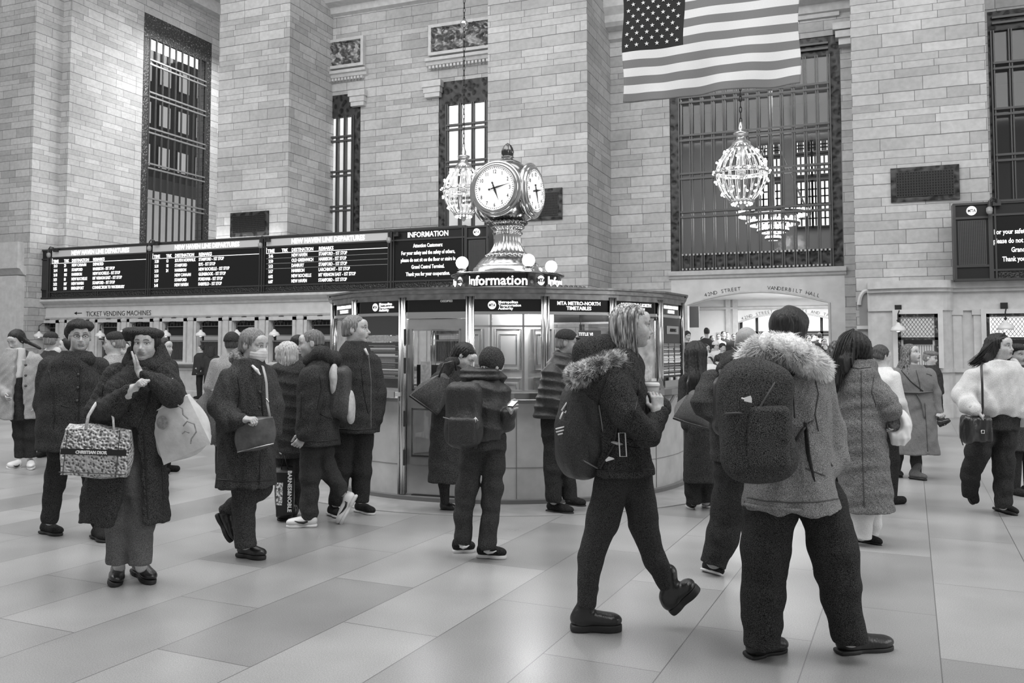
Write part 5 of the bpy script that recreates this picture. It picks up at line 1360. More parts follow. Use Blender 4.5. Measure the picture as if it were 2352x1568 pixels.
def strands(c, M, amp=.003, fr=70):
    """fine grooves running with the hair"""
    def g(p):
        L = (p-c)@M; a = np.arctan2(L[:, 0], L[:, 1]-.0); return amp*np.clip((np.hypot(L[:, 0], L[:, 1])-.02)/.05, 0, 1)*(np.sin(a*fr*.35+6*L[:, 2])+.6*np.sin(a*fr*.8+17*L[:, 2]+1.3))
    return g
def hair_locks(f, name, m, starts, ctrl, r=.004, seed=0, n=60, spread=.02, parent=None):
    """many fine locks that follow a few guide curves; STARTS is a list of guide polylines (local points)"""
    rs = np.random.RandomState(seed); mb = MB()
    for _ in range(n):
        i = rs.randint(len(starts)-1); t = rs.rand(); g = [A(a)*(1-t)+A(b)*t for a, b in zip(starts[i], starts[i+1])]
        o = rs.randn(3)*spread; k = len(g); pts = []
        for j, q in enumerate(g): pts.append(tuple(q+o*(.2+.8*j/(k-1))+rs.randn(3)*spread*.12))
        # smooth
        P2 = []
        for j in range(k-1):
            p0, p1, p2, p3 = [A(pts[max(0, min(k-1, q))]) for q in (j-1, j, j+1, j+2)]
            for tt in (0, .33, .67): P2.append(tuple(.5*((2*p1)+(-p0+p2)*tt+(2*p0-5*p1+4*p2-p3)*tt**2+(-p0+3*p1-3*p2+p3)*tt**3)))
        P2.append(pts[-1]); K_ = len(P2)
        mb.tube(P2, [r*(1-.75*(j/(K_-1))**2) for j in range(K_)], 5, flat=.55)
    return mb.obj(name, m, parent or f.e, smooth=True)
def fur(f, name, path, rad, L, m, n=2500, seed=0, parent=None, w_=.0028, droop=.3):
    """tufts standing out of a tube that follows PATH"""
    rs = np.random.RandomState(seed); P_ = [A(p) for p in path]; k = len(P_)-1; vs = []; fs = []
    for i in range(n):
        s_ = rs.rand()*k; j = min(int(s_), k-1); t = s_-j; c = P_[j]*(1-t)+P_[j+1]*t; tg = unit(P_[j+1]-P_[j]); r_ = rad[j]*(1-t)+rad[j+1]*t if hasattr(rad, '__len__') else rad
        a = rs.randn(3); a -= tg*(a@tg); a = unit(a); l = L*(.6+.7*rs.rand()); tip = c+a*(r_+l)+tg*rs.randn()*l*.5+A([0, 0, -1])*l*droop; b = c+a*r_*.9; sd = unit(np.cross(a, tg)+rs.randn(3)*.3)*w_; o = len(vs)
        mid = b*.45+tip*.55+a*l*.12
        vs += [b-sd, b+sd, mid+sd*.7, mid-sd*.7, tip]; fs += [(o, o+1, o+2, o+3), (o+3, o+2, o+4)]
    return MB().add(vs, fs).obj(name, m, parent or f.e)
from mathutils.bvhtree import BVHTree
def stitch(f, o, name, m, lines, r=.004, flat=1.0, dots=False, n=5, step=5):
    """seams, zips and buttons laid on the surface of the cloth object O along photograph lines"""
    me = o.data; V = [v.co for v in me.vertices]; bt = BVHTree.FromPolygons(V, [tuple(p.vertices) for p in me.polygons])
    def loc(v): d = v-f.base; return Vector((d.dot(RT), d.dot(FW), d.z))
    cam_l = loc(E0); mb = MB(); last = None
    for l in lines:
        P_ = []
        for (a, b), (c, d) in zip(l, l[1:]) if len(l) > 1 else [(l[0], l[0])]:
            k = max(1, int(math.hypot(c-a, d-b)/step))
            for i in range(k): P_.append((a+(c-a)*i/k, b+(d-b)*i/k))
        P_.append(l[-1]); Q = []
        for px, py in P_:
            dr = ray(px, py); dl = Vector((dr.dot(RT), dr.dot(FW), dr.z)).normalized(); h = bt.ray_cast(cam_l, dl)
            if h[0] is not None: Q.append(h[0]-dl*r*.25)
        if dots:
            for q in Q[:1]: mb.sphere(tuple(q), r, 5)
        elif len(Q) > 1: mb.tube(Q, r, n, flat=flat)
    return mb.obj(name, m, o, smooth=True) if mb.v else None
def patch(f, o, name, m, pts, off=.006):
    me = o.data; bt = BVHTree.FromPolygons([v.co for v in me.vertices], [tuple(p.vertices) for p in me.polygons])
    loc = lambda v: Vector(((v-f.base).dot(RT), (v-f.base).dot(FW), (v-f.base).z)); cl = loc(E0); Q = []
    for px, py in pts:
        dr = ray(px, py); dl = Vector((dr.dot(RT), dr.dot(FW), dr.z)).normalized(); h = bt.ray_cast(cl, dl)
        if h[0] is not None: Q.append(tuple(h[0]-dl*off))
    return MB().add(Q, [tuple(range(len(Q)))]).obj(name, m, o) if len(Q) > 2 else None
# ================================================================== PEOPLE IN FRONT
W_blackwool = cloth('black_wool', .022, 1.6, 300); W_dark = cloth('dark_wool', .03, 1.2, 300); W_char = cloth('charcoal_cloth', .045, 1.0, 320)
W_grey = cloth('grey_wool', .17, .75, 260); W_mid = cloth('mid_grey_canvas', .21, .55, 300); W_lg = cloth('light_grey_wool', .36, .3, 260); W_white = cloth('white_cloth', .72, .08, 200)
W_denim = cloth('dark_denim', .04, .8, 380); W_gden = cloth('grey_denim', .13, .6, 380); W_trs = cloth('black_trouser_cloth', .018, 1.3, 340); W_nylon = mat('black_nylon', .02, rough=.5, spec=.5, noise=.8, nscale=260, bump=.3, bscale=60, ncon=.25)
W_hood = cloth('cream_fleece', .62, .12, 200)
def tubes(f, name, m, lines, r=.006, parent=None, n=6, flat=1.0):
    """LINES of (px, py, dv) points drawn as cords or seams"""
    mb = MB()
    for l in lines: mb.tube([f.p(*q) for q in l], r, n, flat=flat)
    return mb.obj(name, m, parent or f.e, smooth=True)

# ---- blonde woman striding to the right, fur-trimmed hood
Z = 4.86
f = Fig(1432, Z, 'blonde woman in a black parka with fur-trimmed hood, striding right with a backpack')
f.head(1452, 748, .232, 90, 2, 0, ears=False, neck=(1428, 830, 0))
hips = (1440, 1075)
legA = [(1415, 1080, .0, 43), (1385, 1190, .0, 36), (1355, 1290, .02, 27), (1346, 1385, .03, 21)]
legB = [(1455, 1080, .05, 42), (1478, 1200, .08, 33), (1505, 1290, .08, 25), (1535, 1345, .1, 19)]
torso = [(800, 1400, 1465, .09), (850, 1345, 1480, .17), (900, 1330, 1490, .19), (980, 1335, 1490, .18), (1060, 1345, 1500, .18), (1088, 1350, 1505, .19)]
armN = [(1400, 872, -.16, 42), (1440, 950, -.22, 36), (1490, 1000, -.2, 31), (1512, 950, -.1, 24)]
f.hand((1512, 948, -.12), (1508, 895, -.1), (-.3, 1, 0), .75, 1)
f.flesh([(820, 1400, 1460, .08), (900, 1360, 1480, .14), (1080, 1370, 1490, .14)], [armN], [legA, legB], .6)
f.coat(torso[:-1]+[(1086, 1352, 1508, .2)], [armN, [(1440, 870, .14, 40), (1490, 960, .2, 34), (1525, 935, .12, 24)]], W_dark, 'parka', .005, seed=3,
       extra=chain([f.p(1385, 880, -.12), f.p(1440, 850, .05)], [.12, .1], .05)+[cap(f.p(1420, 822, 0), f.p(1445, 835, 0), .075, .08, .03)])
o = f.e.children[-1] if False else [c for c in f.e.children if c.name.startswith('parka')][-1]
stitch(f, o, 'coat_seam', M_black, [[(1470, 870), (1462, 930), (1448, 985)], [(1440, 1008), (1470, 1014), (1500, 1010)], [(1352, 1078), (1430, 1082), (1503, 1078)], [(1400, 850), (1378, 900), (1372, 960)]], .0035)
stitch(f, o, 'pocket_edge', M_black, [[(1440, 1025), (1478, 1032)], [(1440, 1027), (1442, 1062)]], .004)
f.trousers([legA, legB], W_denim, amp=.004)
# hood lying on the back
hp = [f.p(1338, 842, .02), f.p(1352, 812, .02), f.p(1388, 805, .03), f.p(1435, 815, .03)]
hd = f.part('hood', chain(hp, [.055, .078, .085, .075], .05)+[cap(f.p(1355, 850, -.05), f.p(1400, 850, -.08), .06, .08, .05)], W_dark, disp=folds(.006, 1.2, 5))
fp = [f.p(*q) for q in ((1428, 822, -.16), (1392, 832, -.2), (1355, 850, -.2), (1328, 864, -.16), (1322, 862, -.05), (1328, 852, .06), (1350, 840, .12), (1400, 825, .14))]
fp2 = [f.p(1315, 840, -.12), f.p(1318, 868, -.14)]
M_furd = hair_mat('fur_grey', .42, .6, (30, 30, 30))
fb = f.part('fur_trim', chain(fp, [.024, .036, .041, .043, .04, .036, .03, .025], .02), M_furd, disp=folds(.005, 4, 2))
fur(f, 'fur_tufts', fp[:6], [.032, .043, .049, .05, .047, .042], .026, hair_mat('fur_tips', .55, .7, (9, 9, 9)), 9000, 3, fb, .0018, .12)
# hair
c, M, q = f.HC, f.HM, f.HQ
hr = f.part('hair', [f.E((0, -.022, .034), (.084, .104, .094)), f.E((0, -.045, -.04), (.078, .075, .085), .04), f.E((0, -.035, -.11), (.07, .07, .06), .04), f.front_cut(.02, .062, .2, -.3)], H_blond, disp=strands(c, M, .004, 90))
gd2 = []
for x_, y_ in ((.088, .012), (.094, -.015), (.095, -.045), (.085, -.08), (.06, -.11), (.02, -.125), (-.04, -.12), (-.085, -.07), (-.094, -.02), (-.088, .012)):
    gd2.append([f.T(0, .05, .118), f.T(x_*.55, y_*.6+.02, .112), f.T(x_*.95, y_*.95, .06), f.T(x_, y_, -.01), f.T(x_*.97, y_+.008, -.08), f.T(x_*.8, y_*.75+.02, -.175)])
hair_locks(f, 'hair_locks', H_blond, gd2, None, .0022, 2, 1500, .0018, hr)
hair_locks(f, 'dark_locks', hair_mat('hair_roots', .12, .5), gd2, None, .0024, 5, 200, .003, hr)
f.gaze(0, -5)
# boots
f.shoe((1350, 1375, .03), (1311, 1447, .03), (1430, 1447, 0), M_leather, M_rub, .05, .07, .04, .06, 'ankle_boot', bulk=1.12)
f.shoe((1540, 1335, .1), (1545, 1412, .1), (1610, 1350, .1), M_leather, M_rub, .05, .07, .04, .05, 'ankle_boot', bulk=1.12)
pk = MB(); pk.tube([f.p(1421, 994, -.26), f.p(1436, 994, -.262), f.p(1439, 1048, -.262), f.p(1424, 1048, -.26)], .006, 6, closed=True, flat=.6)
pk.obj('sleeve_buckle', mat('buckle_silver', .55, rough=.4), f.e)
# cup in the hands
cu = empty('coffee_cup', f.base+RT*0, 'pale paper cup held in the raised hand of the blonde woman', 'cup', rz=YAW)
a = f.p(1497, 925, -.02); b = f.p(1499, 884, -.02)
MB().lathe([(.001, a[2]), (.032, a[2]), (.043, b[2]), (.001, b[2])], 20, (a[0], a[1])).obj('cup_body', mat('paper_cup', .4, rough=.6), cu, smooth=True)
MB().lathe([(.045, b[2]-.005), (.046, b[2]+.006), (.04, b[2]+.014), (.001, b[2]+.014)], 20, (a[0], a[1])).obj('lid', M_white, cu, smooth=True)
# her backpack
B = Fig(1320, Z, 'black backpack with a skeleton charm on the back of the blonde woman', 'backpack', 'backpack')
B.e.location = f.e.location; B.base = f.base
bk = B.part('pack_body', [rbox(f.p(1345, 960, -.02), (.10, .145, .20), .06, None, .05), ell(f.p(1320, 985, -.03), (.10, .15, .22), None, .06), ell(f.p(1335, 1055, -.02), (.13, .15, .11), None, .06), ell(f.p(1305, 1010, -.04), (.06, .12, .13), None, .05), cap(f.p(1330, 905, 0), f.p(1375, 900, 0), .08, .08, .05)], W_nylon, disp=folds(.006, 1.3, 9))
B.part('front_pocket', [ell(f.p(1300, 1040, -.03), (.055, .12, .10), None, .03)], W_nylon, disp=folds(.003, 2, 4), parent=bk)
tubes(B, 'zip', mat('zip_grey', .2, rough=.5), [[f_ for f_ in ((1368, 900, -.155), (1376, 930, -.17), (1382, 970, -.17), (1388, 1010, -.16))], [(1325, 1045, -.175), (1345, 1060, -.175), (1372, 1075, -.16)]], .004, bk)
tubes(B, 'shoulder_strap', W_nylon, [[(1380, 1075, -.16), (1412, 1020, -.19), (1425, 940, -.19), (1412, 868, -.17), (1370, 850, -.1)], [(1380, 1075, .12), (1450, 1000, .24), (1470, 900, .2), (1440, 850, .1)]], .018, bk, 8, .35)
tubes(B, 'key_fob', mat('bone_white', .75, rough=.5), [[(1323, 912, -.12), (1298, 948, -.15), (1290, 942, -.15), (1314, 907, -.12), (1323, 912, -.12)], [(1293, 946, -.15), (1286, 962, -.16)], [(1276, 985, -.16), (1296, 980, -.16)], [(1277, 992, -.16), (1296, 987, -.16)], [(1281, 998, -.16), (1293, 995, -.16)]], .0045, bk)
MB().add([f.p(1390, 1056, -.21), f.p(1398, 1048, -.21), f.p(1408, 1051, -.212), f.p(1412, 1054, -.21), f.p(1392, 1060, -.21)], [(0, 1, 2, 3, 4)]).obj('bird_logo', M_white, bk)
MB().tube([f.p(1410, 1015, -.20), f.p(1424, 1020, -.25)], .02, 8, flat=.3).obj('strap_tab', mat('tab_grey', .3), bk)

# ---- man with the pale fur hood, seen from behind
Z = 4.5
f = Fig(1860, Z, 'man seen from behind in a grey parka with a pale fur-trimmed hood')
f.head(1812, 768, .235, 160, 8, 0, female=False, neck=(1822, 840, .02), brow=.2)
lA = [(1775, 1150, 0, 62), (1758, 1260, .0, 54), (1752, 1370, .0, 46), (1750, 1470, .0, 42)]
lB = [(1888, 1150, 0, 54), (1915, 1260, -.02, 52), (1930, 1360, -.03, 44), (1952, 1462, -.04, 38)]
aR = [(1868, 885, 0, 50), (1905, 985, .05, 45), (1915, 1050, .02, 40), (1870, 1105, -.1, 34)]
aL = [(1730, 880, .02, 48), (1690, 960, .15, 42), (1720, 1040, .3, 34)]
f.flesh([(850, 1760, 1870, .1), (950, 1730, 1880, .14), (1150, 1740, 1900, .14)], [aR, aL], [lA, lB], .6)
f.coat([(812, 1775, 1850, .10), (845, 1735, 1885, .15), (900, 1715, 1905, .18), (1000, 1725, 1905, .19), (1080, 1722, 1908, .20), (1130, 1712, 1925, .21), (1166, 1708, 1943, .22)], [aR, aL], W_mid, 'parka', .007, seed=11, fs=1.0,
       extra=[cap(f.p(1775, 845, .03), f.p(1850, 848, .03), .13, .13, .05)])
f.trousers([lA, lB], W_trs, amp=.005)
o = [c for c in f.e.children if c.name.startswith('parka')][-1]
stitch(f, o, 'coat_seam', mat('seam_dark', .06), [[(1872, 868), (1880, 905), (1872, 950), (1880, 990)], [(1820, 868), (1826, 960)], [(1716, 1142), (1760, 1150), (1820, 1154), (1880, 1152), (1930, 1144)], [(1850, 1075), (1895, 1092)]], .0035)
tubes(f, 'hem_band', W_mid, [[(1711, 1158, -.05), (1750, 1166, -.17), (1825, 1172, -.215), (1900, 1170, -.17), (1940, 1162, -.05)]], .010)
tubes(f, 'sleeve_seam', mat('seam_dark', .06), [[(1845, 885, -.14), (1838, 930, -.16), (1850, 975, -.19), (1880, 1020, -.17), (1912, 1070, -.12)]], .004)
c, M, q = f.HC, f.HM, f.HQ
f.cap_hair(H_black, .017, .055, .06, extra=[f.E((0, -.05, .05), (.088, .09, .085), .03), f.E((0, -.07, -.035), (.066, .045, .045), .03)], disp=folds(.006, 4, 7, (1, 1, 1)), low=-.08)
# fur hood
M_furw = hair_mat('fur_white', .8, .2, (30, 30, 30))
pth = [f.p(*q_) for q_ in ((1722, 838, -.06), (1718, 812, -.1), (1760, 795, -.16), (1810, 800, -.2), (1850, 822, -.19), (1885, 842, -.12), (1880, 850, -.02))]
fh = f.part('hood', [cap(f.p(1745, 850, -.06), f.p(1860, 850, -.05), .075, .075, .05), cap(f.p(1765, 825, -.1), f.p(1850, 840, -.1), .06, .05, .04)], W_mid, disp=folds(.005, 1.5, 3))
ft = f.part('fur_trim', chain(pth, [.03, .042, .058, .062, .055, .042, .03], .03), M_furw, disp=folds(.008, 3, 8))
fur(f, 'fur_tufts', pth, [.028, .04, .054, .058, .05, .04, .03], .034, mat('white_fur_tips', .85, rough=.85), 12000, 8, ft, .002, .25)
f.shoe((1752, 1462, 0), (1716, 1510, .03), (1805, 1490, -.1), M_leather, M_rub, .05, .06, .022); f.laces()
f.shoe((1958, 1452, -.04), (1922, 1500, -.04), (2052, 1488, -.1), M_leather, M_rub, .05, .065, .022); f.laces()
# his backpack
B = Fig(1740, Z, 'large dark backpack with a small white logo, on the man in the pale fur hood', 'backpack', 'backpack'); B.e.location = f.e.location; B.base = f.base
bk = B.part('pack_body', [rbox(f.p(1742, 965, -.27), (.165, .11, .27), .09, None, .05), ell(f.p(1725, 900, -.27), (.15, .12, .16), None, .06), ell(f.p(1742, 1040, -.28), (.17, .13, .14), None, .06), ell(f.p(1690, 955, -.28), (.08, .12, .2), None, .06)], W_char, disp=folds(.006, 1.2, 21))
B.part('front_pocket', [rbox(f.p(1765, 1005, -.39), (.10, .04, .15), .035, M=None, k=.02)], W_char, disp=folds(.004, 2, 5), parent=bk)
tubes(B, 'seam', mat('seam_dark', .012), [[(1690, 900, -.385), (1720, 875, -.385), (1755, 862, -.37)], [(1665, 950, -.37), (1690, 948, -.40), (1720, 949, -.405)], [(1735, 975, -.41), (1742, 940, -.41), (1780, 878, -.39), (1790, 900, -.38), (1798, 990, -.36), (1790, 1060, -.36)], [(1740, 985, -.42), (1738, 1050, -.42), (1760, 1070, -.42)]], .006, bk)
def label_patch(fig, name, pts, m, parent):
    mb = MB(); V = [fig.p(*q) for q in pts]; mb.add(V, [tuple(range(len(V)))]); return mb.obj(name, m, parent)
lp = label_patch(f, 'logo_patch', [(1709, 913, -.425), (1724, 908, -.425), (1727, 915, -.425), (1727, 925, -.425), (1709, 921, -.425)], mat('logo_white', .75), bk)
tubes(B, 'logo_bars', mat('logo_white', .75), [[(1703, 914, -.42), (1710, 916, -.425)]], .004, lp)
label_patch(f, 'tag_patch', [(1756, 955, -.43), (1773, 954, -.43), (1774, 968, -.43), (1762, 969, -.43)], mat('logo_white', .75), bk)
tubes(B, 'shoulder_strap', W_nylon, [[(1710, 870, -.2), (1700, 850, -.1), (1710, 850, .05)], [(1800, 880, -.22), (1830, 850, -.12), (1850, 845, 0)], [(1895, 870, .0), (1912, 900, .02), (1920, 930, .03)], [(1800, 1050, -.22), (1845, 985, -.215), (1870, 960, -.16)]], .016, bk, 8, .4)
tubes(B, 'hanging_strap', W_nylon, [[(1850, 970, -.215), (1856, 1040, -.21), (1868, 1105, -.2)]], .016, bk, 8, .3)

# ---- bald man behind him
Z = 6.1
f = Fig(1690, Z, 'bald man seen from behind in a dark padded jacket, carrying a dark rucksack')
f.head(1716, 790, .235, 155, 10, 0, female=False, neck=(1712, 850, 0), stub=.9, brow=.6)
f.skin = M_skin2
lA = [(1690, 1060, 0, 48), (1680, 1150, 0, 42), (1660, 1230, 0, 36), (1640, 1288, 0, 30)]
lB = [(1725, 1060, .1, 44), (1735, 1160, .15, 38), (1740, 1270, .2, 32)]
aL = [(1640, 880, 0, 36), (1618, 925, -.1, 33), (1655, 960, -.2, 28)]
aR = [(1760, 880, .1, 34), (1780, 950, .1, 30), (1770, 1000, 0, 26)]
f.flesh([(850, 1670, 1760, .1), (950, 1650, 1770, .12), (1060, 1665, 1770, .13)], [aL, aR], [lA, lB], .6)
f.coat([(825, 1680, 1750, .11), (850, 1645, 1780, .15), (950, 1628, 1785, .18), (1060, 1632, 1780, .18)], [aL, aR], W_char, 'padded_jacket', .006, seed=15, disp=lambda p: folds(.004, 1, 4)(p)+.008*np.abs(np.sin(p[:, 2]*34)))
f.part('collar', [cap(f.p(1680, 830, 0), f.p(1745, 826, 0), .085, .085, .05), cap(f.p(1665, 850, -.04), f.p(1690, 835, -.1), .06, .06, .04)], W_blackwool, disp=folds(.006, 2, 4))
f.trousers([lA, lB], W_trs)
f.shoe((1640, 1288, 0), (1614, 1310, .05), (1658, 1322, -.14), M_suede, M_wsole, .045, .05, .016); f.shoe((1740, 1262, .2), (1720, 1272, .25), (1765, 1283, .1), M_suede, M_wsole, .045, .05, .016)
B = Fig(1690, Z, 'dark rucksack with a loop strap on the bald man in the padded jacket', 'backpack', 'backpack'); B.e.location = f.e.location; B.base = f.base
bk = B.part('pack_body', [rbox(f.p(1690, 930, -.27), (.15, .1, .2), .07, None, .05)], W_nylon, disp=folds(.006, 1.2, 21))
tubes(B, 'shoulder_strap', W_nylon, [[(1660, 880, -.25), (1655, 850, -.1), (1665, 840, .05)], [(1650, 895, -.36), (1662, 890, -.37), (1680, 890, -.37)]], .014, bk, 8, .4)
tubes(B, 'loop', mat('tab_light', .6), [[(1651, 870, -.3), (1651, 880, -.3)], [(1655, 885, -.33), (1662, 895, -.36), (1668, 880, -.36)]], .003, bk)

# ---- woman in the long grey wool coat, back to the camera
Z = 7.0
f = Fig(1985, Z, 'woman with long dark hair in a long grey wool coat, white jeans and heeled boots')
f.head(1965, 800, .225, 130, 12, 0, neck=(1975, 850, 0))
lA = [(1985, 1120, 0, 26), (1980, 1180, 0, 25), (1978, 1228, 0, 23)]
lB = [(2005, 1120, .15, 26), (2000, 1200, .25, 22), (1998, 1222, .25, 20)]
aR = [(2010, 890, 0, 30), (2040, 925, -.05, 29), (2050, 945, -.1, 27), (2020, 945, -.25, 22)]
f.hand((2045, 955, -.1), (2052, 985, -.1), (-.5, 0, 0), .7, 1)
aR = [(1995, 885, 0, 34), (2030, 920, -.08, 34), (2044, 940, -.12, 28)]
f.flesh([(850, 1940, 2000, .08), (950, 1930, 2010, .12), (1120, 1945, 2020, .12)], [aR], [lA, lB], .6)
f.coat([(828, 1945, 1998, .10), (850, 1925, 2015, .14), (890, 1910, 2025, .16), (980, 1915, 2030, .17), (1100, 1930, 2042, .18), (1170, 1935, 2049, .19)], [aR, [(1930, 880, .1, 32), (1925, 960, .2, 28)]], W_grey, 'wool_coat', .007, seed=22, ax=(1, 1, .2),
       extra=[cap(f.p(1955, 838, 0), f.p(1990, 838, 0), .075, .08, .04)])
f.trousers([lA, lB], W_white, amp=.003)
f.shoe((1985, 1222, 0), (1958, 1240, .04), (2027, 1252, -.1), M_suede, M_rub, .036, .06, .008, .03, 'heeled_boot', heelh=.0)
f.shoe((1995, 1215, .25), (1975, 1228, .28), (2012, 1236, .2), M_suede, M_rub, .036, .06, .008, .03, 'heeled_boot')
MB().box(-.02, .02, -.02, .02, 0, .055).obj('boot_heel', M_rub, f.e, loc=tuple(f.p(1962, 1252, .04)))
hr = f.part('hair', [f.E((0, -.022, .034), (.088, .106, .096)), cap(f.p(1955, 790), f.p(1930, 830, -.06), .10, .085, .06), cap(f.p(1930, 830, -.08), f.p(1915, 875, -.1), .075, .05, .05), cap(f.p(1975, 800, -.02), f.p(2000, 838, -.02), .09, .045, .05), f.front_cut(.05, .06, .2, -.3)], H_black, disp=strands(f.HC, f.HM, .005, 60))
gd = [[f.p(1960, 757, 0), f.p(1930+8*i, 775+2*i, -.1), f.p(1912+9*i, 830, -.13), f.p(1906+7*i, 880, -.13), f.p(1908+5*i, 895, -.12)] for i in range(4)]
hair_locks(f, 'hair_locks', H_black, gd, None, .006, 4, 120, .014, hr)
# white carrier bag hanging at her side
B = Fig(2055, 6.9, 'white carrier bag hanging from the arm of the woman in the grey wool coat', 'carrier_bag', 'bag')
bg = B.part('bag_body', [loft([(B.p(0, y)[2], (B.p(a, y)[0]+B.p(b, y)[0])/2, 0, (B.p(b, y)[0]-B.p(a, y)[0])/2, d) for y, a, b, d in ((1022, 2046, 2080, .05), (1005, 2042, 2092, .09), (975, 2040, 2092, .09), (955, 2040, 2085, .07), (942, 2040, 2076, .04))]), ell(B.p(2056, 968, -.06), (.055, .1, .09), None, .02, 's')], mat('white_plastic', .75, rough=.35), disp=folds(.006, 2.2, 9))
B.part('dark_contents', [ell(B.p(2055, 970, -.01), (.05, .04, .075), None, .02)], mat('patterned_contents', .12, noise=.9, nscale=60), parent=bg, disp=folds(.004, 3, 2))
tubes(B, 'handle', mat('white_plastic', .75), [[(2050, 948, 0), (2058, 930, 0), (2068, 935, 0), (2085, 965, 0)]], .008, bg, 6, .5)
o = [c for c in f.e.children if c.name.startswith('wool_coat')][-1]
stitch(f, o, 'coat_seam', mat('seam_dark', .06), [[(1978, 850), (1980, 1000), (1985, 1165)], [(2008, 862), (2002, 900), (2012, 930)], [(1946, 842), (1972, 846), (2000, 843)]], .004)
# the person beside her with curly hair and a pale scarf
f = Fig(1935, 7.7, 'person with dark curly hair and a white scarf, beside the grey wool coat')
f.head(1925, 815, .225, 165, 5, 0, neck=(1920, 865, 0))
lA = [(1950, 1090, 0, 20), (1953, 1200, 0, 15)]; lB = [(1935, 1090, .1, 20), (1935, 1190, .1, 15)]
f.flesh([(860, 1890, 1950, .08), (1000, 1890, 1950, .1)], [], [lA, lB], .7)
f.coat([(850, 1895, 1945, .1), (880, 1885, 1960, .12), (1080, 1885, 1965, .14)], [[(1890, 890, 0, 26), (1885, 980, 0, 22)]], W_blackwool, amp=.005, extra=[])
f.trousers([lA, lB], W_trs)
f.shoe((1950, 1200, 0), (1938, 1212, .04), (1965, 1216, -.08)); f.shoe((1935, 1195, .1), (1920, 1205, .12), (1945, 1208, 0))
f.part('hair', [f.E((0, -.03, .0), (.10, .12, .13)), f.E((0, -.02, -.10), (.095, .10, .09), .04), f.front_cut(.06, .05, .2, -.3)], hair_mat('hair_curly', .09, .9, (30, 30, 12)), disp=folds(.008, 5, 6, (1, 1, .5)))
f.part('scarf', [cap(f.p(1905, 872, -.1), f.p(1925, 855, -.12), .07, .06, .04), cap(f.p(1900, 870, -.08), f.p(1888, 885, -.02), .06, .05, .04)], W_white, disp=folds(.006, 2, 2))
# ================================================================== LEFT GROUP
def hatless(f, m, t=.010, y0=.035, z0=.068, **k): return f.cap_hair(m, t, y0, z0, low=-.05, **k)
def knit(f, name, m, t=.022, z=.03, tilt=0, extra=(), rib=0):
    """close knitted cap"""
    c, M, q = f.HC, f.HM, f.HQ
    pcs = [f.E((0, -.02, .045), (.076+t, .094+t, .088+t)), func(lambda p: (z-((p-c)@M/q)[:, 2]-tilt*((p-c)@M/q)[:, 1])*q, c-.3, c+.3, 'i', .01)]+list(extra)
    return f.part(name, pcs, m, disp=(lambda p: folds(.002, 3, 1)(p)+rib*np.sin(np.arctan2(((p-c)@M)[:, 0], ((p-c)@M)[:, 1])*40)))
# ---- woman in the beret with the two totes
Z = 5.85
f = Fig(300, Z, 'woman in a dark beret, her hand on her cheek, carrying two tote bags')
f.head(335, 791, .222, 5, -2, 2, neck=(330, 848, 0)); f.gaze(16, 8)
lA = [(282, 1130, 0, 30), (276, 1200, 0, 30), (272, 1284, 0, 25)]
lB = [(322, 1130, 0, 30), (322, 1200, 0, 30), (321, 1284, 0, 25)]
aL = [(268, 862, .0, 34), (222, 945, -.06, 31), (262, 935, -.22, 28), (300, 897, -.28, 21)]
aR = [(375, 862, .0, 33), (408, 925, -.05, 28), (385, 896, -.2, 25), (335, 862, -.2, 18)]
f.hand((304, 897, -.29), (322, 875, -.30), (.9, .2, -.5), 1.5, 1)
f.hand((319, 852, -.18), (292, 784, -.12), (.95, .25, .1), .04, -1, .88, .1, .1)
f.flesh([(850, 290, 370, .08), (950, 270, 385, .11), (1000, 270, 355, .12)], [aL, aR], [lA, lB], .6)
crow = [(838, 302, 366, .10), (850, 268, 384, .14), (885, 238, 405, .18), (970, 225, 400, .19), (1060, 205, 375, .20), (1130, 195, 378, .21), (1194, 189, 382, .22)]
f.coat(crow, [aL, aR], W_blackwool, 'wool_coat', .007, seed=31, ax=(1.2, 1, .2),
       extra=[f.rows([(1000, 300, 306, .6), (1100, 286, 312, .6), (1200, 262, 322, .6)], k=.01), ])
f.e.children[-1].data  # keep
o = f.e.children[-1]; bpy.data.objects.remove(o)
cut = f.rows([(985, 300, 304, .25, -.2), (1090, 285, 310, .25, -.2), (1215, 262, 322, .25, -.2)], k=.01); cut.op = 's'
inner = f.rows([(960, 240, 370, .14), (1230, 215, 360, .19)], k=.012); inner.op = 's'
f.coat(crow, [aL, aR], W_blackwool, 'wool_coat', .007, seed=31, ax=(1.2, 1, .2), extra=[inner, cut])
o = [c for c in f.e.children if c.name.startswith('wool_coat')][-1]
stitch(f, o, 'coat_seam', M_black, [[(352, 860), (340, 930), (318, 985)], [(372, 955), (372, 1060), (376, 1180)], [(238, 880), (232, 915)], [(330, 990), (336, 1090), (340, 1190)]], .004)
f.part('scarf', [cap(f.p(322, 846, -.02), f.p(350, 846, -.02), .07, .07, .04), cap(f.p(366, 800, .04), f.p(378, 845, .02), .04, .06, .05), cap(f.p(302, 805, .05), f.p(298, 850, .02), .035, .05, .05)], W_dark, disp=folds(.008, 2, 5))
f.trousers([lA, lB], W_gden, rows=[(970, 268, 350, .12), (1060, 255, 350, .13), (1135, 254, 350, .11)])
for x in (272, 322): f.part('sock', [cap(f.p(x, 1284, .05), f.p(x+2, 1302, .07), .045, .036, .01)], W_white)
f.shoe((272, 1302, 0), (266, 1318, .12), (262, 1349, -.14), M_leather, M_rub, .05, .055, .03); f.laces()
f.shoe((322, 1302, 0), (310, 1312, .13), (350, 1343, -.12), M_leather, M_rub, .05, .055, .03); f.laces()
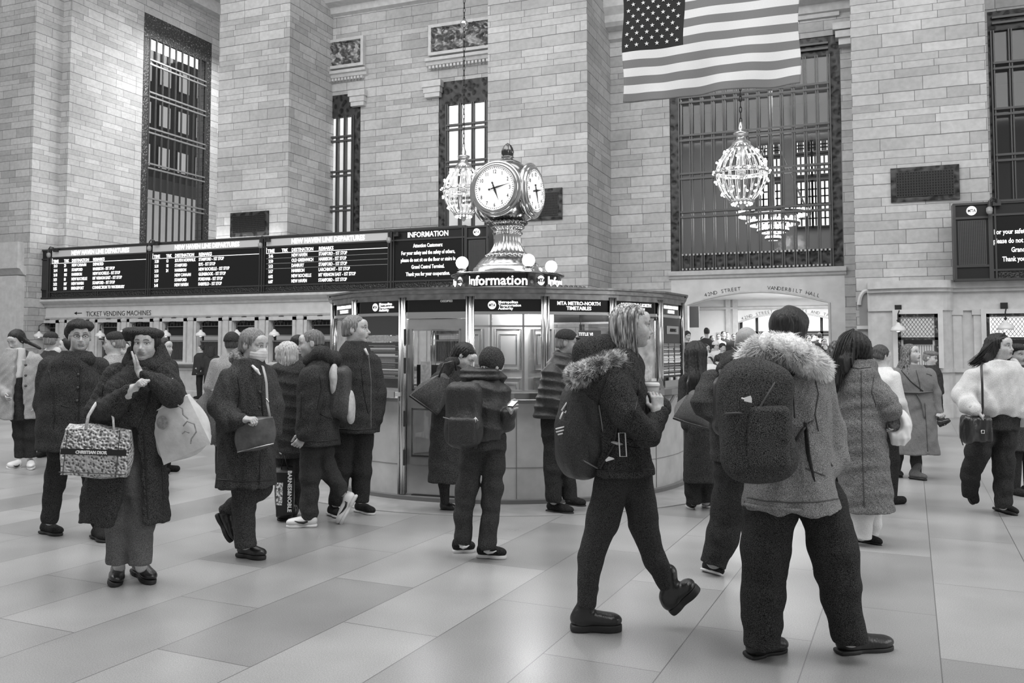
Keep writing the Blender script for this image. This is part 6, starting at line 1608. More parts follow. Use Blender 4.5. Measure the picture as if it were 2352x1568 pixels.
f.part('hair', [f.E((0, -.02, .02), (.09, .10, .09)), cap(f.p(312, 790, -.03), f.p(306, 830, -.03), .03, .03, .02), f.front_cut(.03, .06, .2)], H_black, disp=strands(f.HC, f.HM))
f.part('beret', [ell(f.p(329, 765, .03), (.135, .13, .042), f.HM, .03), f.E((0, -.012, .07), (.088, .104, .04), .02), cap(f.p(292, 776, .02), f.p(330, 762, .02), .022, .03, .03)], W_blackwool, disp=folds(.005, 2, 12))
B = Fig(225, 5.6, 'patterned book tote with a dark lettered band, on the forearm of the beret woman', 'tote_bag', 'bag')
def corners(fig, pts, dv): return [fig.p(x, y, dv) for x, y in pts]
M_toile = grille_mat('toile_print', .62, .16, 62, .40)
fr = corners(B, ((150, 985), (300, 987), (290, 1096), (138, 1090)), -.02); bk_ = corners(B, ((160, 972), (304, 988), (298, 1090), (150, 1080)), .13)
tb = B.part('bag_body', [func((lambda P_: (lambda p: P_(p)))(None) if False else (lambda p: 0*p[:, 0]), [0, 0, 0], [0, 0, 0])], M_toile) if False else None
def hull_box(fig, name, F4, B4, m, n=10, bulge=.012, parent=None):
    """soft box between two quads, open top edge rounded"""
    mb = MB(); F4 = [A(p) for p in F4]; B4 = [A(p) for p in B4]
    def face(Q, out):
        vs = []
        for j in range(n+1):
            for i in range(n+1):
                u, v_ = i/n, j/n; p = (Q[0]*(1-u)+Q[1]*u)*(1-v_)+(Q[3]*(1-u)+Q[2]*u)*v_
                vs.append(p+out*bulge*(math.sin(math.pi*u)*math.sin(math.pi*v_)*2+.4*math.sin(7*u+5*v_)*math.sin(math.pi*v_)*math.sin(math.pi*u)))
        mb.add(vs, [(j*(n+1)+i, j*(n+1)+i+1, (j+1)*(n+1)+i+1, (j+1)*(n+1)+i) for j in range(n) for i in range(n)])
    c = sum(F4+B4)/8
    for Q in (F4, B4[::-1], [F4[0], B4[0], B4[1], F4[1]][::-1], [F4[3], F4[2], B4[2], B4[3]][::-1], [F4[1], B4[1], B4[2], F4[2]], [B4[0], F4[0], F4[3], B4[3]]):
        nn = unit(np.cross(Q[1]-Q[0], Q[3]-Q[0])); nn = nn if nn@(sum(Q)/4-c) > 0 else -nn; face(Q, nn)
    o = mb.obj(name, m, parent or fig.e, smooth=True); return o
tb = hull_box(B, 'bag_body', fr, bk_, M_toile)
def on(fig, Q, u, v_, out=-.012): Q = [A(q) for q in Q]; return (Q[0]*(1-u)+Q[1]*u)*(1-v_)+(Q[3]*(1-u)+Q[2]*u)*v_+A([0, out, 0])
MB().add([on(B, fr, u, v_, -.03) for v_ in (.41, .54) for u in [i/12 for i in range(13)]], [(i, i+1, i+14, i+13) for i in range(12)]).obj('dark_band', M_black, tb)
rs = np.random.RandomState(4)
t = text('t', 'CHRISTIAN DIOR', mat('band_letter', .8), .028, align='CENTER', bold=.0012); mb = MB(); L_ = 0
mb.add([on(B, fr, .47+v_.co.x/.46, .51-v_.co.z/.32, -.034+v_.co.y) for v_ in t.data.vertices], [tuple(p.vertices) for p in t.data.polygons]); bpy.data.objects.remove(t); mb.obj('band_lettering', mat('band_letter', .8), tb)
MB().tube([on(B, fr, u, .93, -.02) for u in (0, .25, .5, .75, 1)], .003, 5).tube([on(B, fr, .86, v_, -.02) for v_ in (0, .3, .6, 1)], .003, 5).tube([on(B, fr, .06, v_, -.02) for v_ in (0, .3, .6, 1)], .003, 5).obj('seam', mat('seam_dark', .06), tb)
tubes(B, 'handle', mat('bag_handle', .6, noise=.3, nscale=80), [[(197, 985, -.02), (203, 955, -.04), (215, 935, 0), (222, 925, .05)], [(262, 990, -.02), (260, 960, -.02), (250, 935, .03)], [(236, 988, .1), (240, 968, .1), (245, 940, .1)]], .011, tb, 8, .5)
B = Fig(405, 5.75, 'pale canvas tote with a grey round print, hanging from her other arm', 'tote_bag', 'bag')
fr = corners(B, ((341, 951), (430, 908), (484, 1018), (376, 1068)), -.03); bk_ = corners(B, ((352, 940), (436, 904), (486, 1000), (386, 1056)), .10)
tb = hull_box(B, 'bag_body', fr, bk_, mat('pale_canvas', .58, rough=.8, noise=.12, nscale=14, bump=.3, bscale=30), bulge=.02)
MB().add([on(B, fr, .30+.13*math.cos(q), .27+.13*math.sin(q), -.045) for q in [2*math.pi*i/24 for i in range(24)]], [tuple(range(24))]).obj('round_print', mat('print_grey', .25, noise=.4, nscale=60), tb)
mb = MB(); 
for l in ([(.78, .1), (.84, .2), (.8, .3), (.86, .42)], [(.7, .5), (.82, .45), (.93, .55), (.9, .7), (.75, .78), (.7, .86)], [(.62, .62), (.7, .6), (.76, .66)]): mb.tube([on(B, fr, u, v_, -.05) for u, v_ in l], .005, 5)
mb.obj('line_print', mat('print_grey', .25), tb)
tubes(B, 'handle', mat('strap_white', .7), [[(406, 922, -.03), (398, 903, -.06), (388, 882, -.05), (395, 870, .03)], [(358, 944, -.03), (372, 936, -.04), (384, 930, -.03)]], .010, tb, 8, .4)

# ---- man in the fur hat and glasses
Z = 7.3
f = Fig(150, Z, 'man with glasses and a black fur hat, in a long dark wool coat')
f.head(184, 773, .245, 30, 0, 0, female=False, neck=(170, 825, .02), brow=.4); f.gaze(10, 0)
lA = [(138, 1010, 0, 26), (128, 1090, 0, 22), (114, 1195, 0, 18)]; lB = [(190, 1010, .05, 26), (215, 1110, .1, 21), (228, 1210, .15, 16)]
aL = [(118, 845, 0, 30), (104, 930, 0, 27), (114, 985, -.06, 22)]; aR = [(225, 845, .05, 30), (235, 930, .05, 26), (220, 985, 0, 22)]
f.hand((115, 988, -.06), (119, 1026, -.10), (.3, -1, 0), .55, 1, 1.1)
f.flesh([(840, 125, 220, .1), (950, 120, 220, .13), (1030, 115, 215, .13)], [aL, aR], [lA, lB], .6)
f.coat([(806, 150, 205, .11), (822, 120, 225, .16), (880, 98, 244, .19), (950, 92, 245, .2), (1031, 88, 240, .22)], [aL, aR], W_blackwool, 'wool_coat', .006, seed=41, ax=(1, 1, .25))
o = [c for c in f.e.children if c.name.startswith('wool_coat')][-1]
stitch(f, o, 'placket', M_black, [[(186, 838), (184, 900), (180, 965)]], .005); stitch(f, o, 'coat_seam', M_black, [[(112, 850), (122, 890), (126, 950), (122, 985)], [(228, 850), (222, 900)], [(140, 930), (160, 936)]], .004)
stitch(f, o, 'coat_buttons', M_signd, [[(180, 860)], [(179, 890)], [(177, 920)]], .012, dots=True)
f.trousers([lA, lB], W_trs)
f.part('scarf', [cap(f.p(158, 826, -.04), f.p(200, 826, -.06), .06, .06, .04)], W_dark, disp=folds(.006, 2, 1))
f.part('fur_hat', [f.E((0, -.02, .085), (.102, .115, .055), .02), f.E((-.025, -.06, .04), (.085, .075, .08), .02), f.E((0, .03, .08), (.09, .085, .035), .02)], W_blackwool, disp=folds(.006, 3.5, 4, (1, 1, 1)))
mb = MB()
for sg in (-1, 1): mb.tube([f.T(sg*.032+.021*math.cos(q), .1, .003+.015*math.sin(q)) for q in [2*math.pi*i/16 for i in range(16)]], .0018, 5, closed=True).tube([f.T(sg*.053, .1, .006), f.T(sg*.078, .02, .004)], .0018, 5)
mb.tube([f.T(-.011, .1, .005), f.T(.011, .1, .005)], .0018, 5); mb.obj('glasses', M_gunmetal, f.e)
f.shoe((112, 1200, 0), (96, 1222, .08), (140, 1230, -.08), M_suede, M_rub, .05, .06, .022); f.shoe((228, 1214, .15), (215, 1232, .22), (243, 1246, .02), M_suede, M_rub, .05, .06, .02)

# ---- woman at the left edge in a pale coat
Z = 11.5
f = Fig(48, Z, 'woman in an open pale coat over a white top, looking down, white trainers')
f.head(37, 781, .25, -14, 26, 0, neck=(40, 815, .02))
lA = [(44, 960, 0, 15), (46, 1000, 0, 14), (47, 1046, 0, 12)]; lB = [(66, 960, 0, 15), (69, 1000, 0, 14), (70, 1046, 0, 12)]
aL = [(12, 830, 0, 16), (2, 875, 0, 15), (14, 905, -.2, 12)]; aR = [(82, 830, 0, 17), (88, 880, 0, 16), (80, 925, -.05, 13)]
f.hand((14, 905, -.22), (16, 920, -.3), (1, 0, 0), .6, 1); f.hand((80, 928, -.05), (78, 942, -.08), (-1, 0, 0), .6, 1)
f.flesh([(825, 12, 80, .1), (960, 20, 78, .12)], [aL, aR], [lA, lB], .6)
crow = [(802, 18, 64, .12), (815, 4, 88, .16), (850, 4, 94, .19), (960, 0, 88, .22)]
cut = f.rows([(800, 32, 54, .3, -.2), (870, 29, 49, .3, -.2), (980, 27, 52, .3, -.2)], k=.01); cut.op = 's'; inn = f.rows([(795, 22, 66, .1), (980, 8, 80, .18)], k=.01); inn.op = 's'
f.coat(crow, [aL, aR], W_lg, 'open_coat', .006, seed=44, extra=[inn, cut], ax=(1, 1, .3))
f.part('white_top', [f.rows([(800, 28, 56, .08), (868, 24, 62, .14)])], W_white, disp=folds(.005, 1.5, 2))
f.trousers([lA, lB], W_trs, rows=[(866, 22, 66, .13), (965, 26, 82, .15)])
mb = MB()
for y in (838, 862, 886): mb.sphere(tuple(f.p(59, y, -.2)), .018, 5)
mb.obj('buttons', M_signd, f.e, smooth=True)
f.shoe((46, 1056, 0), (46, 1072, .05), (14, 1076, -.08), M_sneak, M_wsole, .05, .05, .03); f.stripe(M_black, -1); f.shoe((70, 1056, 0), (72, 1066, .12), (72, 1079, -.16), M_sneak, M_wsole, .05, .05, .03)
f.cap_hair(H_black, .014, .03, .058, extra=[cap(f.p(50, 772, .02), f.p(60, 783, .02), .035, .028, .03), cap(f.p(60, 783, .02), f.p(92, 800, .02), .026, .018, .015)])

# ---- masked person striding right
Z = 6.5
f = Fig(560, Z, 'grey-haired person in a white face mask and long dark coat, walking right')
f.head(584, 793, .24, 62, 8, 0, neck=(570, 845, 0), female=True, brow=.6); f.gaze(10, -4)
lA = [(560, 1080, 0, 30), (560, 1170, 0, 25), (563, 1248, 0, 23)]; lB = [(590, 1070, .1, 30), (598, 1120, .08, 26), (556, 1150, .14, 20), (516, 1172, .18, 16)]
aN = [(530, 874, -.1, 32), (506, 932, -.16, 29), (530, 965, -.22, 25), (554, 964, -.26, 18)]; aF = [(605, 870, .1, 34), (625, 930, .06, 30), (622, 990, .02, 24)]
f.hand((558, 963, -.26), (590, 962, -.30), (.1, .2, -1), 1.0, 1); f.hand((622, 995, .02), (628, 1030, 0), (-1, 0, 0), .6, 1)
f.flesh([(850, 535, 600, .09), (950, 520, 600, .12), (1080, 520, 610, .13)], [aN, aF], [lA, lB], .6)
f.coat([(826, 545, 600, .1), (845, 520, 612, .14), (890, 500, 630, .17), (960, 500, 630, .18), (1040, 505, 632, .19), (1114, 498, 630, .21)], [aN, aF], W_char, 'long_coat', .008, seed=51, ax=(1, 1, .35))
o = [c for c in f.e.children if c.name.startswith('long_coat')][-1]
stitch(f, o, 'coat_seam', M_black, [[(606, 866), (600, 900), (604, 955)], [(598, 1042), (596, 1112)], [(545, 862), (552, 900), (546, 935)], [(500, 1100), (560, 1106), (628, 1102)]], .004)
stitch(f, o, 'coat_buttons', M_signd, [[(597, 900)], [(596, 935)]], .011, dots=True)
f.trousers([lA, lB], W_char)
f.part('fur_collar', chain([f.p(560, 832, -.06), f.p(546, 824, -.02), f.p(545, 815, .06)], [.035, .05, .05], .03), hair_mat('fur_brown', .16, .6, (30, 30, 30)), disp=folds(.006, 4, 3))
f.part('shirt_collar', chain([f.p(580, 840, -.12), f.p(590, 850, -.16), f.p(597, 860, -.17)], [.010, .012, .007], .01), W_white)
f.cap_hair(H_grey, .010, .045, .05, low=-.06)
f.part('face_mask', [f.E((0, .043, -.055), (.068, .068, .066), .02), f.E((0, .094, -.034), (.021, .026, .036), .02), func((lambda c, M, q: lambda p: np.maximum((.025-((p-c)@M/q)[:, 1]), ((p-c)@M/q)[:, 2]+.008)*q)(f.HC, f.HM, f.HQ), f.HC-.3, f.HC+.3, 'i', .004)], mat('mask_white', .72, rough=.7), disp=lambda p, c=f.HC, M=f.HM: .0015*np.sin(((p-c)@M)[:, 2]*300))
mb = MB(); mb.tube([f.T(.05, .06, -.03), f.T(.075, .0, .0)], .0016, 4).tube([f.T(.05, .05, -.07), f.T(.078, -.01, -.02)], .0016, 4).tube([f.T(-.05, .06, -.03), f.T(-.075, .0, .0)], .0016, 4); mb.obj('mask_loops', W_white, f.e)
f.shoe((568, 1250, 0), (547, 1276, .05), (609, 1285, -.1), M_leather, M_rub, .05, .06, .03); f.laces(); f.shoe((508, 1176, .18), (496, 1182, .18), (528, 1248, .14), M_leather, M_rub, .05, .05, .03)
B = Fig(560, Z, 'grey leather shoulder bag held against the coat of the masked person', 'shoulder_bag', 'bag'); B.e.location = f.e.location; B.base = f.base
bg = hull_box(B, 'bag_body', corners(B, ((544, 972), (628, 958), (630, 1020), (545, 1040)), -.27), corners(B, ((546, 970), (626, 956), (628, 1016), (548, 1036)), -.19), mat('grey_leather', .10, rough=.4, noise=.3, nscale=20, bump=.2), bulge=.01)
tubes(B, 'shoulder_strap', mat('strap_pale', .4), [[(596, 836, .05), (604, 842, -.1), (609, 862, -.17), (612, 880, -.18), (614, 925, -.2), (620, 958, -.22)]], .009, bg, 8, .4); tubes(B, 'strap_ring', M_brass, [[(611, 915, -.2), (617, 922, -.2), (613, 930, -.2)]], .006, bg); tubes(B, 'zip', M_brass, [[(545, 1038, -.285), (585, 1028, -.285), (629, 1018, -.285)]], .0035, bg)
B = Fig(480, 6.7, 'large grey cloth bag behind the elbow of the masked person', 'shoulder_bag', 'bag'); B.e.location = f.e.location; B.base = f.base
bg = hull_box(B, 'bag_body', corners(B, ((478, 893), (528, 915), (520, 1015), (484, 1022)), -.06), corners(B, ((450, 922), (520, 905), (515, 1000), (470, 985)), .12), mat('grey_cloth_bag', .17, rough=.9, noise=.5, nscale=120), bulge=.03)
tubes(B, 'shoulder_strap', mat('strap_grey', .2), [[(480, 905, 0), (520, 880, -.15), (545, 840, -.12)]], .014, bg, 8, .4)

# ---- blonde woman in the puffer jacket, behind
Z = 8.15
puff = lambda fr, a=.010: (lambda p: a*np.abs(np.sin(p[:, 2]*fr+.8*np.sin(p[:, 0]*9)))-a*.5)
f = Fig(655, Z, 'blonde woman in a dark puffer jacket, facing left, partly hidden')
f.head(655, 812, .235, -120, 5, 0, neck=(662, 860, 0))
lA = [(655, 1050, 0, 22), (652, 1120, 0, 19), (652, 1175, 0, 15)]; lB = [(675, 1050, .1, 20), (675, 1120, .1, 17), (672, 1172, .1, 14)]
aL = [(640, 890, -.05, 24), (640, 960, -.08, 22), (650, 1015, -.1, 17)]
f.hand((650, 1018, -.1), (654, 1042, -.12), (-1, 0, 0), .9, 1)
f.flesh([(860, 640, 690, .08), (1040, 640, 690, .1)], [aL], [lA, lB], .6)
f.coat([(842, 640, 688, .11), (870, 630, 700, .15), (950, 632, 702, .16), (1050, 634, 700, .16)], [aL], W_char, 'puffer_jacket', disp=puff(30), seed=5, extra=[cap(f.p(640, 850, -.05), f.p(685, 848, 0), .075, .08, .04)])
f.trousers([lA, lB], W_trs); f.shoe((652, 1178, 0), (660, 1192, .05), (636, 1194, -.08)); f.shoe((672, 1174, .1), (680, 1186, .15), (658, 1188, .05))
hr = f.part('hair', [f.E((0, -.03, .02), (.088, .105, .095)), f.E((0, -.04, -.06), (.085, .08, .07), .04), f.E((.02, -.02, -.12), (.06, .06, .05), .04), f.front_cut(.045, .055, .2, -.3)], H_lblond, disp=strands(f.HC, f.HM, .004, 70))
B = Fig(652, 7.95, 'tall black paper carrier with a white printed side, held by the blonde puffer-jacket woman', 'paper_bag', 'bag')
bg = hull_box(B, 'bag_body', corners(B, ((632, 1085), (676, 1085), (674, 1180), (634, 1186)), -.05), corners(B, ((636, 1070), (672, 1070), (670, 1190), (640, 1192)), .1), M_black, bulge=.008)
tubes(B, 'handle', M_black, [[(645, 1085, 0), (652, 1045, 0), (664, 1085, 0)]], .005, bg)
t = text('t', 'BARNES&NOBLE', M_sign, .05, align='CENTER', bold=.001); mb = MB(); mb.add([B.p(661, 1128, -.07)+A([v_.co.z, v_.co.y, -v_.co.x]) for v_ in t.data.vertices], [tuple(p.vertices) for p in t.data.polygons]); bpy.data.objects.remove(t); mb.obj('bag_lettering', mat('print_white', .7), bg)
label_patch(B, 'printed_panel', [(634, 1108, -.062), (650, 1108, -.064), (648, 1160, -.064), (634, 1160, -.062)], mat('woodcut_print', .5, noise=.8, nscale=45, ncon=.15), bg)

# ---- man with short hair and a backpack walking left
Z = 7.75
f = Fig(715, Z, 'short-haired man in a hooded jacket walking left, one white trainer lifted behind')
f.head(714, 789, .238, -78, 5, 0, female=False, neck=(728, 838, 0), stub=.9, brow=.6)
lA = [(712, 1000, 0, 27), (712, 1090, 0, 22), (710, 1185, 0, 19)]; lB = [(735, 1000, .1, 27), (748, 1070, .1, 24), (785, 1130, .12, 17)]
aN = [(715, 868, -.14, 29), (708, 935, -.16, 27), (700, 995, -.18, 20)]
f.hand((700, 998, -.18), (686, 1018, -.2), (-.4, 1, 0), .7, -1, 1.1)
f.flesh([(850, 705, 760, .1), (1000, 700, 765, .12)], [aN], [lA, lB], .6)
f.coat([(826, 708, 765, .11), (845, 695, 775, .15), (900, 686, 778, .17), (970, 684, 778, .18), (1020, 684, 778, .19)], [aN], W_dark, 'hooded_jacket', .007, seed=61, extra=[])
o = [c for c in f.e.children if c.name.startswith('hooded_jacket')][-1]
stitch(f, o, 'coat_seam', M_black, [[(690, 1010), (730, 1014), (775, 1010)], [(732, 850), (738, 890), (728, 940)], [(692, 900), (690, 960)], [(735, 950), (762, 962)]], .004)
f.part('hood', chain([f.p(705, 828, -.06), f.p(740, 812, -.08), f.p(765, 825, -.02), f.p(755, 825, .08)], [.04, .065, .07, .06], .04), W_dark, disp=folds(.006, 2, 1))
f.trousers([lA, lB], W_denim, amp=.007)
f.cap_hair(hair_mat('hair_sandy', .16, .4), .006, .045, .062, low=-.02)
f.shoe((710, 1190, 0), (728, 1208, .03), (656, 1210, -.04), M_sneak, M_wsole, .047, .05, .025); f.stripe(M_black, 1); f.stripe(M_black, -1); f.laces()
f.shoe((795, 1135, .12), (822, 1138, .12), (784, 1208, .1), M_sneak, M_wsole, .047, .05, .025); f.stripe(M_black, 1); f.stripe(M_black, -1)
B = Fig(785, Z, 'two-tone pale and dark backpack on the short-haired man', 'backpack', 'backpack'); B.e.location = f.e.location; B.base = f.base
bk = B.part('pack_body', [rbox(B.p(782, 900, -.02), (.085, .13, .22), .06, None, .05), ell(B.p(795, 930, -.02), (.08, .12, .14), None, .05)], mat('pack_grey', .05, noise=.8, nscale=120), disp=folds(.006, 1.5, 3))
B.part('side_panel', [ell(B.p(768, 872, -.1), (.045, .07, .14), None, .02), ell(B.p(806, 935, -.06), (.035, .08, .15), None, .02)], mat('pack_pale', .5, rough=.8, noise=.15, nscale=40), disp=folds(.004, 3, 2), parent=bk)

# ---- tall man
Z = 8.2
f = Fig(808, Z, 'tall grey-haired man in a dark jacket, looking right past the booth')
f.head(818, 757, .262, 82, -4, 0, female=False, neck=(815, 815, 0), nose=1.2, nr=.058, brow=.5)
lA = [(790, 1000, 0, 26), (785, 1080, 0, 22), (772, 1155, 0, 18)]; lB = [(832, 1000, .05, 26), (830, 1080, .05, 23), (828, 1145, .05, 19)]
aR = [(853, 835, 0, 26), (866, 905, 0, 23), (862, 960, -.03, 19)]; aL = [(785, 835, .05, 26), (775, 910, .05, 23), (780, 975, 0, 19)]
f.flesh([(820, 780, 850, .1), (955, 785, 845, .12)], [aR, aL], [lA, lB], .6)
f.coat([(783, 797, 838, .1), (800, 778, 852, .14), (850, 765, 868, .17), (930, 762, 872, .18), (992, 760, 871, .19)], [aR, aL], W_dark, 'jacket', .005, seed=71)
o = [c for c in f.e.children if c.name.startswith('jacket')][-1]
stitch(f, o, 'zip', mat('zip_grey', .2), [[(846, 812), (852, 870), (852, 985)]], .003); stitch(f, o, 'coat_seam', M_black, [[(840, 812), (830, 850), (836, 905), (846, 950)], [(766, 982), (815, 987), (868, 984)], [(800, 925), (818, 955)]], .004)
f.part('collar', [cap(f.p(802, 796, .02), f.p(832, 804, -.06), .05, .038, .03)], W_blackwool, disp=folds(.004, 2, 1)); tubes(f, 'shirt_edge', W_white, [[(838, 800, -.13), (845, 815, -.13)]], .012)
f.trousers([lA, lB], W_trs)
f.cap_hair(H_grey, .010, .03, .064, low=-.05)
f.shoe((768, 1160, 0), (756, 1180, .1), (783, 1190, -.1), M_suede, M_wsole, .05, .055, .02); f.shoe((830, 1150, .05), (818, 1172, .08), (859, 1182, -.04), M_suede, M_wsole, .05, .055, .02)
# ================================================================== IN FRONT OF THE BOOTH
# ---- woman leaning over, with the big tote
Z = 8.4
f = Fig(1030, Z, 'woman bending forward in a long black coat, a big quilted tote on her shoulder')
f.head(1070, 818, .225, 62, 42, 8, dv=-.05, neck=(1045, 850, 0))
lA = [(1018, 1060, 0, 17), (1020, 1110, 0, 13), (1022, 1150, 0, 10)]; lB = [(1045, 1060, .08, 17), (1060, 1110, .1, 13), (1068, 1148, .12, 10)]
aN = [(1010, 880, -.08, 26), (1020, 935, -.12, 22), (1060, 940, -.15, 17)]
f.flesh([(862, 1010, 1060, .09), (960, 1000, 1060, .12), (1060, 1000, 1060, .12)], [aN], [lA, lB], .6)
f.coat([(840, 1028, 1062, .1), (858, 1003, 1070, .14), (900, 996, 1075, .17), (980, 990, 1075, .17), (1050, 984, 1072, .18), (1104, 983, 1070, .19)], [aN], W_blackwool, 'long_coat', .006, seed=81, ax=(1, 1, .25), extra=[cap(f.p(1020, 850, 0), f.p(1050, 830, 0), .07, .07, .05)])
f.part('stocking', f.chain(lA)+f.chain(lB), W_trs)
f.part('hair', [f.E((0, -.025, .03), (.086, .103, .096)), cap(f.p(1058, 805, 0), f.p(1035, 838, .0), .075, .06, .05), f.front_cut(.035, .06, .2, -.3)], H_black, disp=strands(f.HC, f.HM, .004))
f.part('scarf', chain([f.p(1020, 862, -.12), f.p(1032, 835, -.1), f.p(1055, 828, -.05)], [.035, .05, .04], .03), W_blackwool, disp=folds(.006, 2, 1))
f.shoe((1022, 1148, 0), (1012, 1170, .04), (1048, 1172, -.06), M_leather, M_rub, .036, .05, .01, .03, 'ankle_boot', heelh=.02); f.shoe((1068, 1145, .12), (1058, 1160, .15), (1092, 1160, .05), M_leather, M_rub, .036, .05, .01, .03, 'ankle_boot')
B = Fig(1000, 8.2, 'big dark quilted tote hanging from the shoulder of the bending woman', 'tote_bag', 'bag'); B.e.location = f.e.location; B.base = f.base
bg = hull_box(B, 'bag_body', corners(B, ((1005, 862), (1030, 870), (1006, 950), (941, 908)), -.12), corners(B, ((1008, 860), (1034, 868), (1012, 946), (950, 900)), .03), mat('quilted_grey', .05, rough=.6, noise=.9, nscale=120), bulge=.015)
tubes(B, 'bag_edge', M_black, [[(941, 908, -.14), (975, 932, -.145), (1005, 952, -.14)]], .012, bg); tubes(B, 'handle', M_leather, [[(1008, 866, -.12), (1020, 835, -.12), (1045, 828, -.06), (1048, 850, 0)]], .010, bg)

# ---- young woman in the knitted cap, looking at her phone
Z = 6.54
f = Fig(1105, Z, 'person in a black knitted cap and short jacket, bent over a phone')
f.head(1128, 842, .225, 140, 30, 0, neck=(1115, 880, 0))
lA = [(1088, 1020, 0, 29), (1072, 1120, .0, 24), (1065, 1180, 0, 21), (1062, 1243, 0, 19)]; lB = [(1135, 1020, .02, 29), (1132, 1120, 0, 23), (1124, 1190, -.02, 20), (1118, 1254, -.03, 20)]
aR = [(1148, 905, -.02, 30), (1160, 955, -.05, 26), (1166, 965, -.1, 22), (1172, 945, -.25, 18)]
f.hand((1168, 952, -.1), (1174, 928, -.2), (.3, -.6, .6), .5, 1)
aR = [(1146, 902, 0, 29), (1158, 968, -.02, 25), (1168, 955, -.1, 19)]
f.flesh([(885, 1075, 1140, .09), (1000, 1078, 1150, .12), (1030, 1078, 1150, .12)], [aR], [lA, lB], .6)
f.coat([(866, 1080, 1148, .10), (885, 1062, 1160, .14), (930, 1056, 1162, .16), (1010, 1058, 1158, .16)], [aR, [(1070, 900, .05, 28), (1060, 960, .02, 25)]], W_nylon, 'short_jacket', seed=82, disp=lambda p: puff(22, .012)(p)+folds(.005, 1.3, 2)(p))
f.part('hood', [cap(f.p(1078, 868, -.02), f.p(1130, 862, -.06), .065, .06, .04), cap(f.p(1075, 855, .0), f.p(1150, 868, .0), .055, .045, .04)], W_nylon, disp=lambda p: .005*np.sin(p[:, 2]*120)+folds(.004, 2, 1)(p))
f.trousers([lA, lB], W_denim, amp=.006, rows=[(995, 1062, 1160, .13), (1030, 1064, 1160, .14)])
knit(f, 'knitted_cap', W_char, .018, -.055, .15, rib=.002)
f.part('hair', [f.E((0, -.03, -.05), (.06, .05, .05))], H_black, disp=strands(f.HC, f.HM))
for a in ((1062, 1243, 0), (1118, 1254, -.03)):
    f.shoe(a, (a[0]-22, a[1]+24, a[2]+.02), (a[0]+(46 if a[0] > 1100 else 30), a[1]+(28 if a[0] > 1100 else 22), a[2]-.06), M_suede, M_wsole, .046, .05, .026, name='trainer'); f.stripe(M_white, -1); f.stripe(M_white, 1); f.laces()
ph = Fig(1176, Z, 'phone with a white screen in the hand of the person in the knitted cap', 'mobile_phone', 'phone'); ph.e.location = f.e.location; ph.base = f.base
Q = corners(ph, ((1166, 932), (1176, 921), (1188, 923), (1178, 933)), -.22); Q[0][1] -= .03; Q[3][1] -= .03
hull_box(ph, 'phone_body', Q, [q-A([0, -.008, .008]) for q in Q], M_black, 4, 0); MB().add([A(q)+A([0, -.004, .004]) for q in Q], [(0, 1, 2, 3)]).obj('screen', mat('phone_screen', .8, emit=.6), ph.e)
B = Fig(1065, Z, 'black backpack with straps, worn by the person in the knitted cap', 'backpack', 'backpack'); B.e.location = f.e.location; B.base = f.base
bk = B.part('pack_body', [rbox(B.p(1066, 950, -.24), (.13, .10, .23), .07, None, .05), ell(B.p(1068, 985, -.26), (.125, .12, .13), None, .05)], W_nylon, disp=folds(.006, 1.5, 31))
B.part('front_pocket', [rbox(B.p(1062, 990, -.34), (.10, .04, .10), .03)], W_nylon, disp=folds(.004, 2, 3), parent=bk)
tubes(B, 'zip', mat('zip_grey', .2), [[(1018, 958, -.33), (1040, 964, -.37), (1070, 966, -.37)]], .004, bk); tubes(B, 'shoulder_strap', W_nylon, [[(1098, 880, -.2), (1106, 920, -.17), (1098, 1000, -.17), (1092, 1030, -.2)]], .014, bk, 8, .4)
tubes(B, 'charm', mat('bone_white', .75), [[(1086, 966, -.36), (1092, 958, -.365), (1098, 966, -.36)], [(1088, 962, -.365), (1096, 962, -.365)], [(1092, 958, -.365), (1092, 970, -.365)]], .004, bk)

# ---- man in the baseball cap
Z = 8.35
f = Fig(1290, Z, 'man in a baseball cap, white mask and dark quilted jacket, standing at the booth')
f.head(1304, 788, .238, 78, 4, 0, female=False, neck=(1290, 835, 0)); f.skin = M_skin2
lA = [(1268, 1000, 0, 22), (1270, 1080, 0, 20), (1272, 1148, 0, 18)]; lB = [(1300, 1000, .08, 22), (1304, 1080, .08, 19), (1308, 1140, .08, 17)]
aN = [(1268, 860, -.1, 27), (1268, 920, -.12, 24), (1300, 935, -.18, 19)]
f.flesh([(850, 1260, 1310, .09), (980, 1255, 1315, .12)], [aN], [lA, lB], .6)
f.coat([(812, 1272, 1312, .10), (832, 1252, 1325, .15), (880, 1238, 1330, .18), (940, 1226, 1330, .19), (960, 1224, 1328, .19)], [aN], W_nylon, 'quilted_jacket', disp=puff(38, .014), seed=9)
f.part('collar', [cap(f.p(1282, 818, 0), f.p(1305, 822, -.04), .06, .05, .03)], W_nylon)
f.trousers([lA, lB], W_trs, rows=[(940, 1240, 1318, .13), (1000, 1244, 1324, .13)])
f.part('baseball_cap', [f.E((0, -.018, .055), (.088, .105, .08)), func((lambda c, M, q: lambda p: (.035-((p-c)@M/q)[:, 2])*q)(f.HC, f.HM, f.HQ), f.HC-.3, f.HC+.3, 'i', .004), ell(f.T(0, .12, .052), (.068, .065, .014), f.HM, .015)], W_dark, disp=folds(.0015, 2, 1))
MB().sphere(tuple(f.T(.05, .045, .085)), .018, 6).obj('cap_badge', mat('badge_grey', .4), f.e, smooth=True)
f.cap_hair(H_grey, .006, .03, .04, low=-.05)
f.part('face_mask', [f.E((0, .07, -.055), (.05, .045, .038), .02)], mat('mask_white', .72)); mb = MB(); mb.tube([f.T(.05, .06, -.04), f.T(.078, .0, .0)], .0016, 4); mb.obj('mask_loops', W_white, f.e)
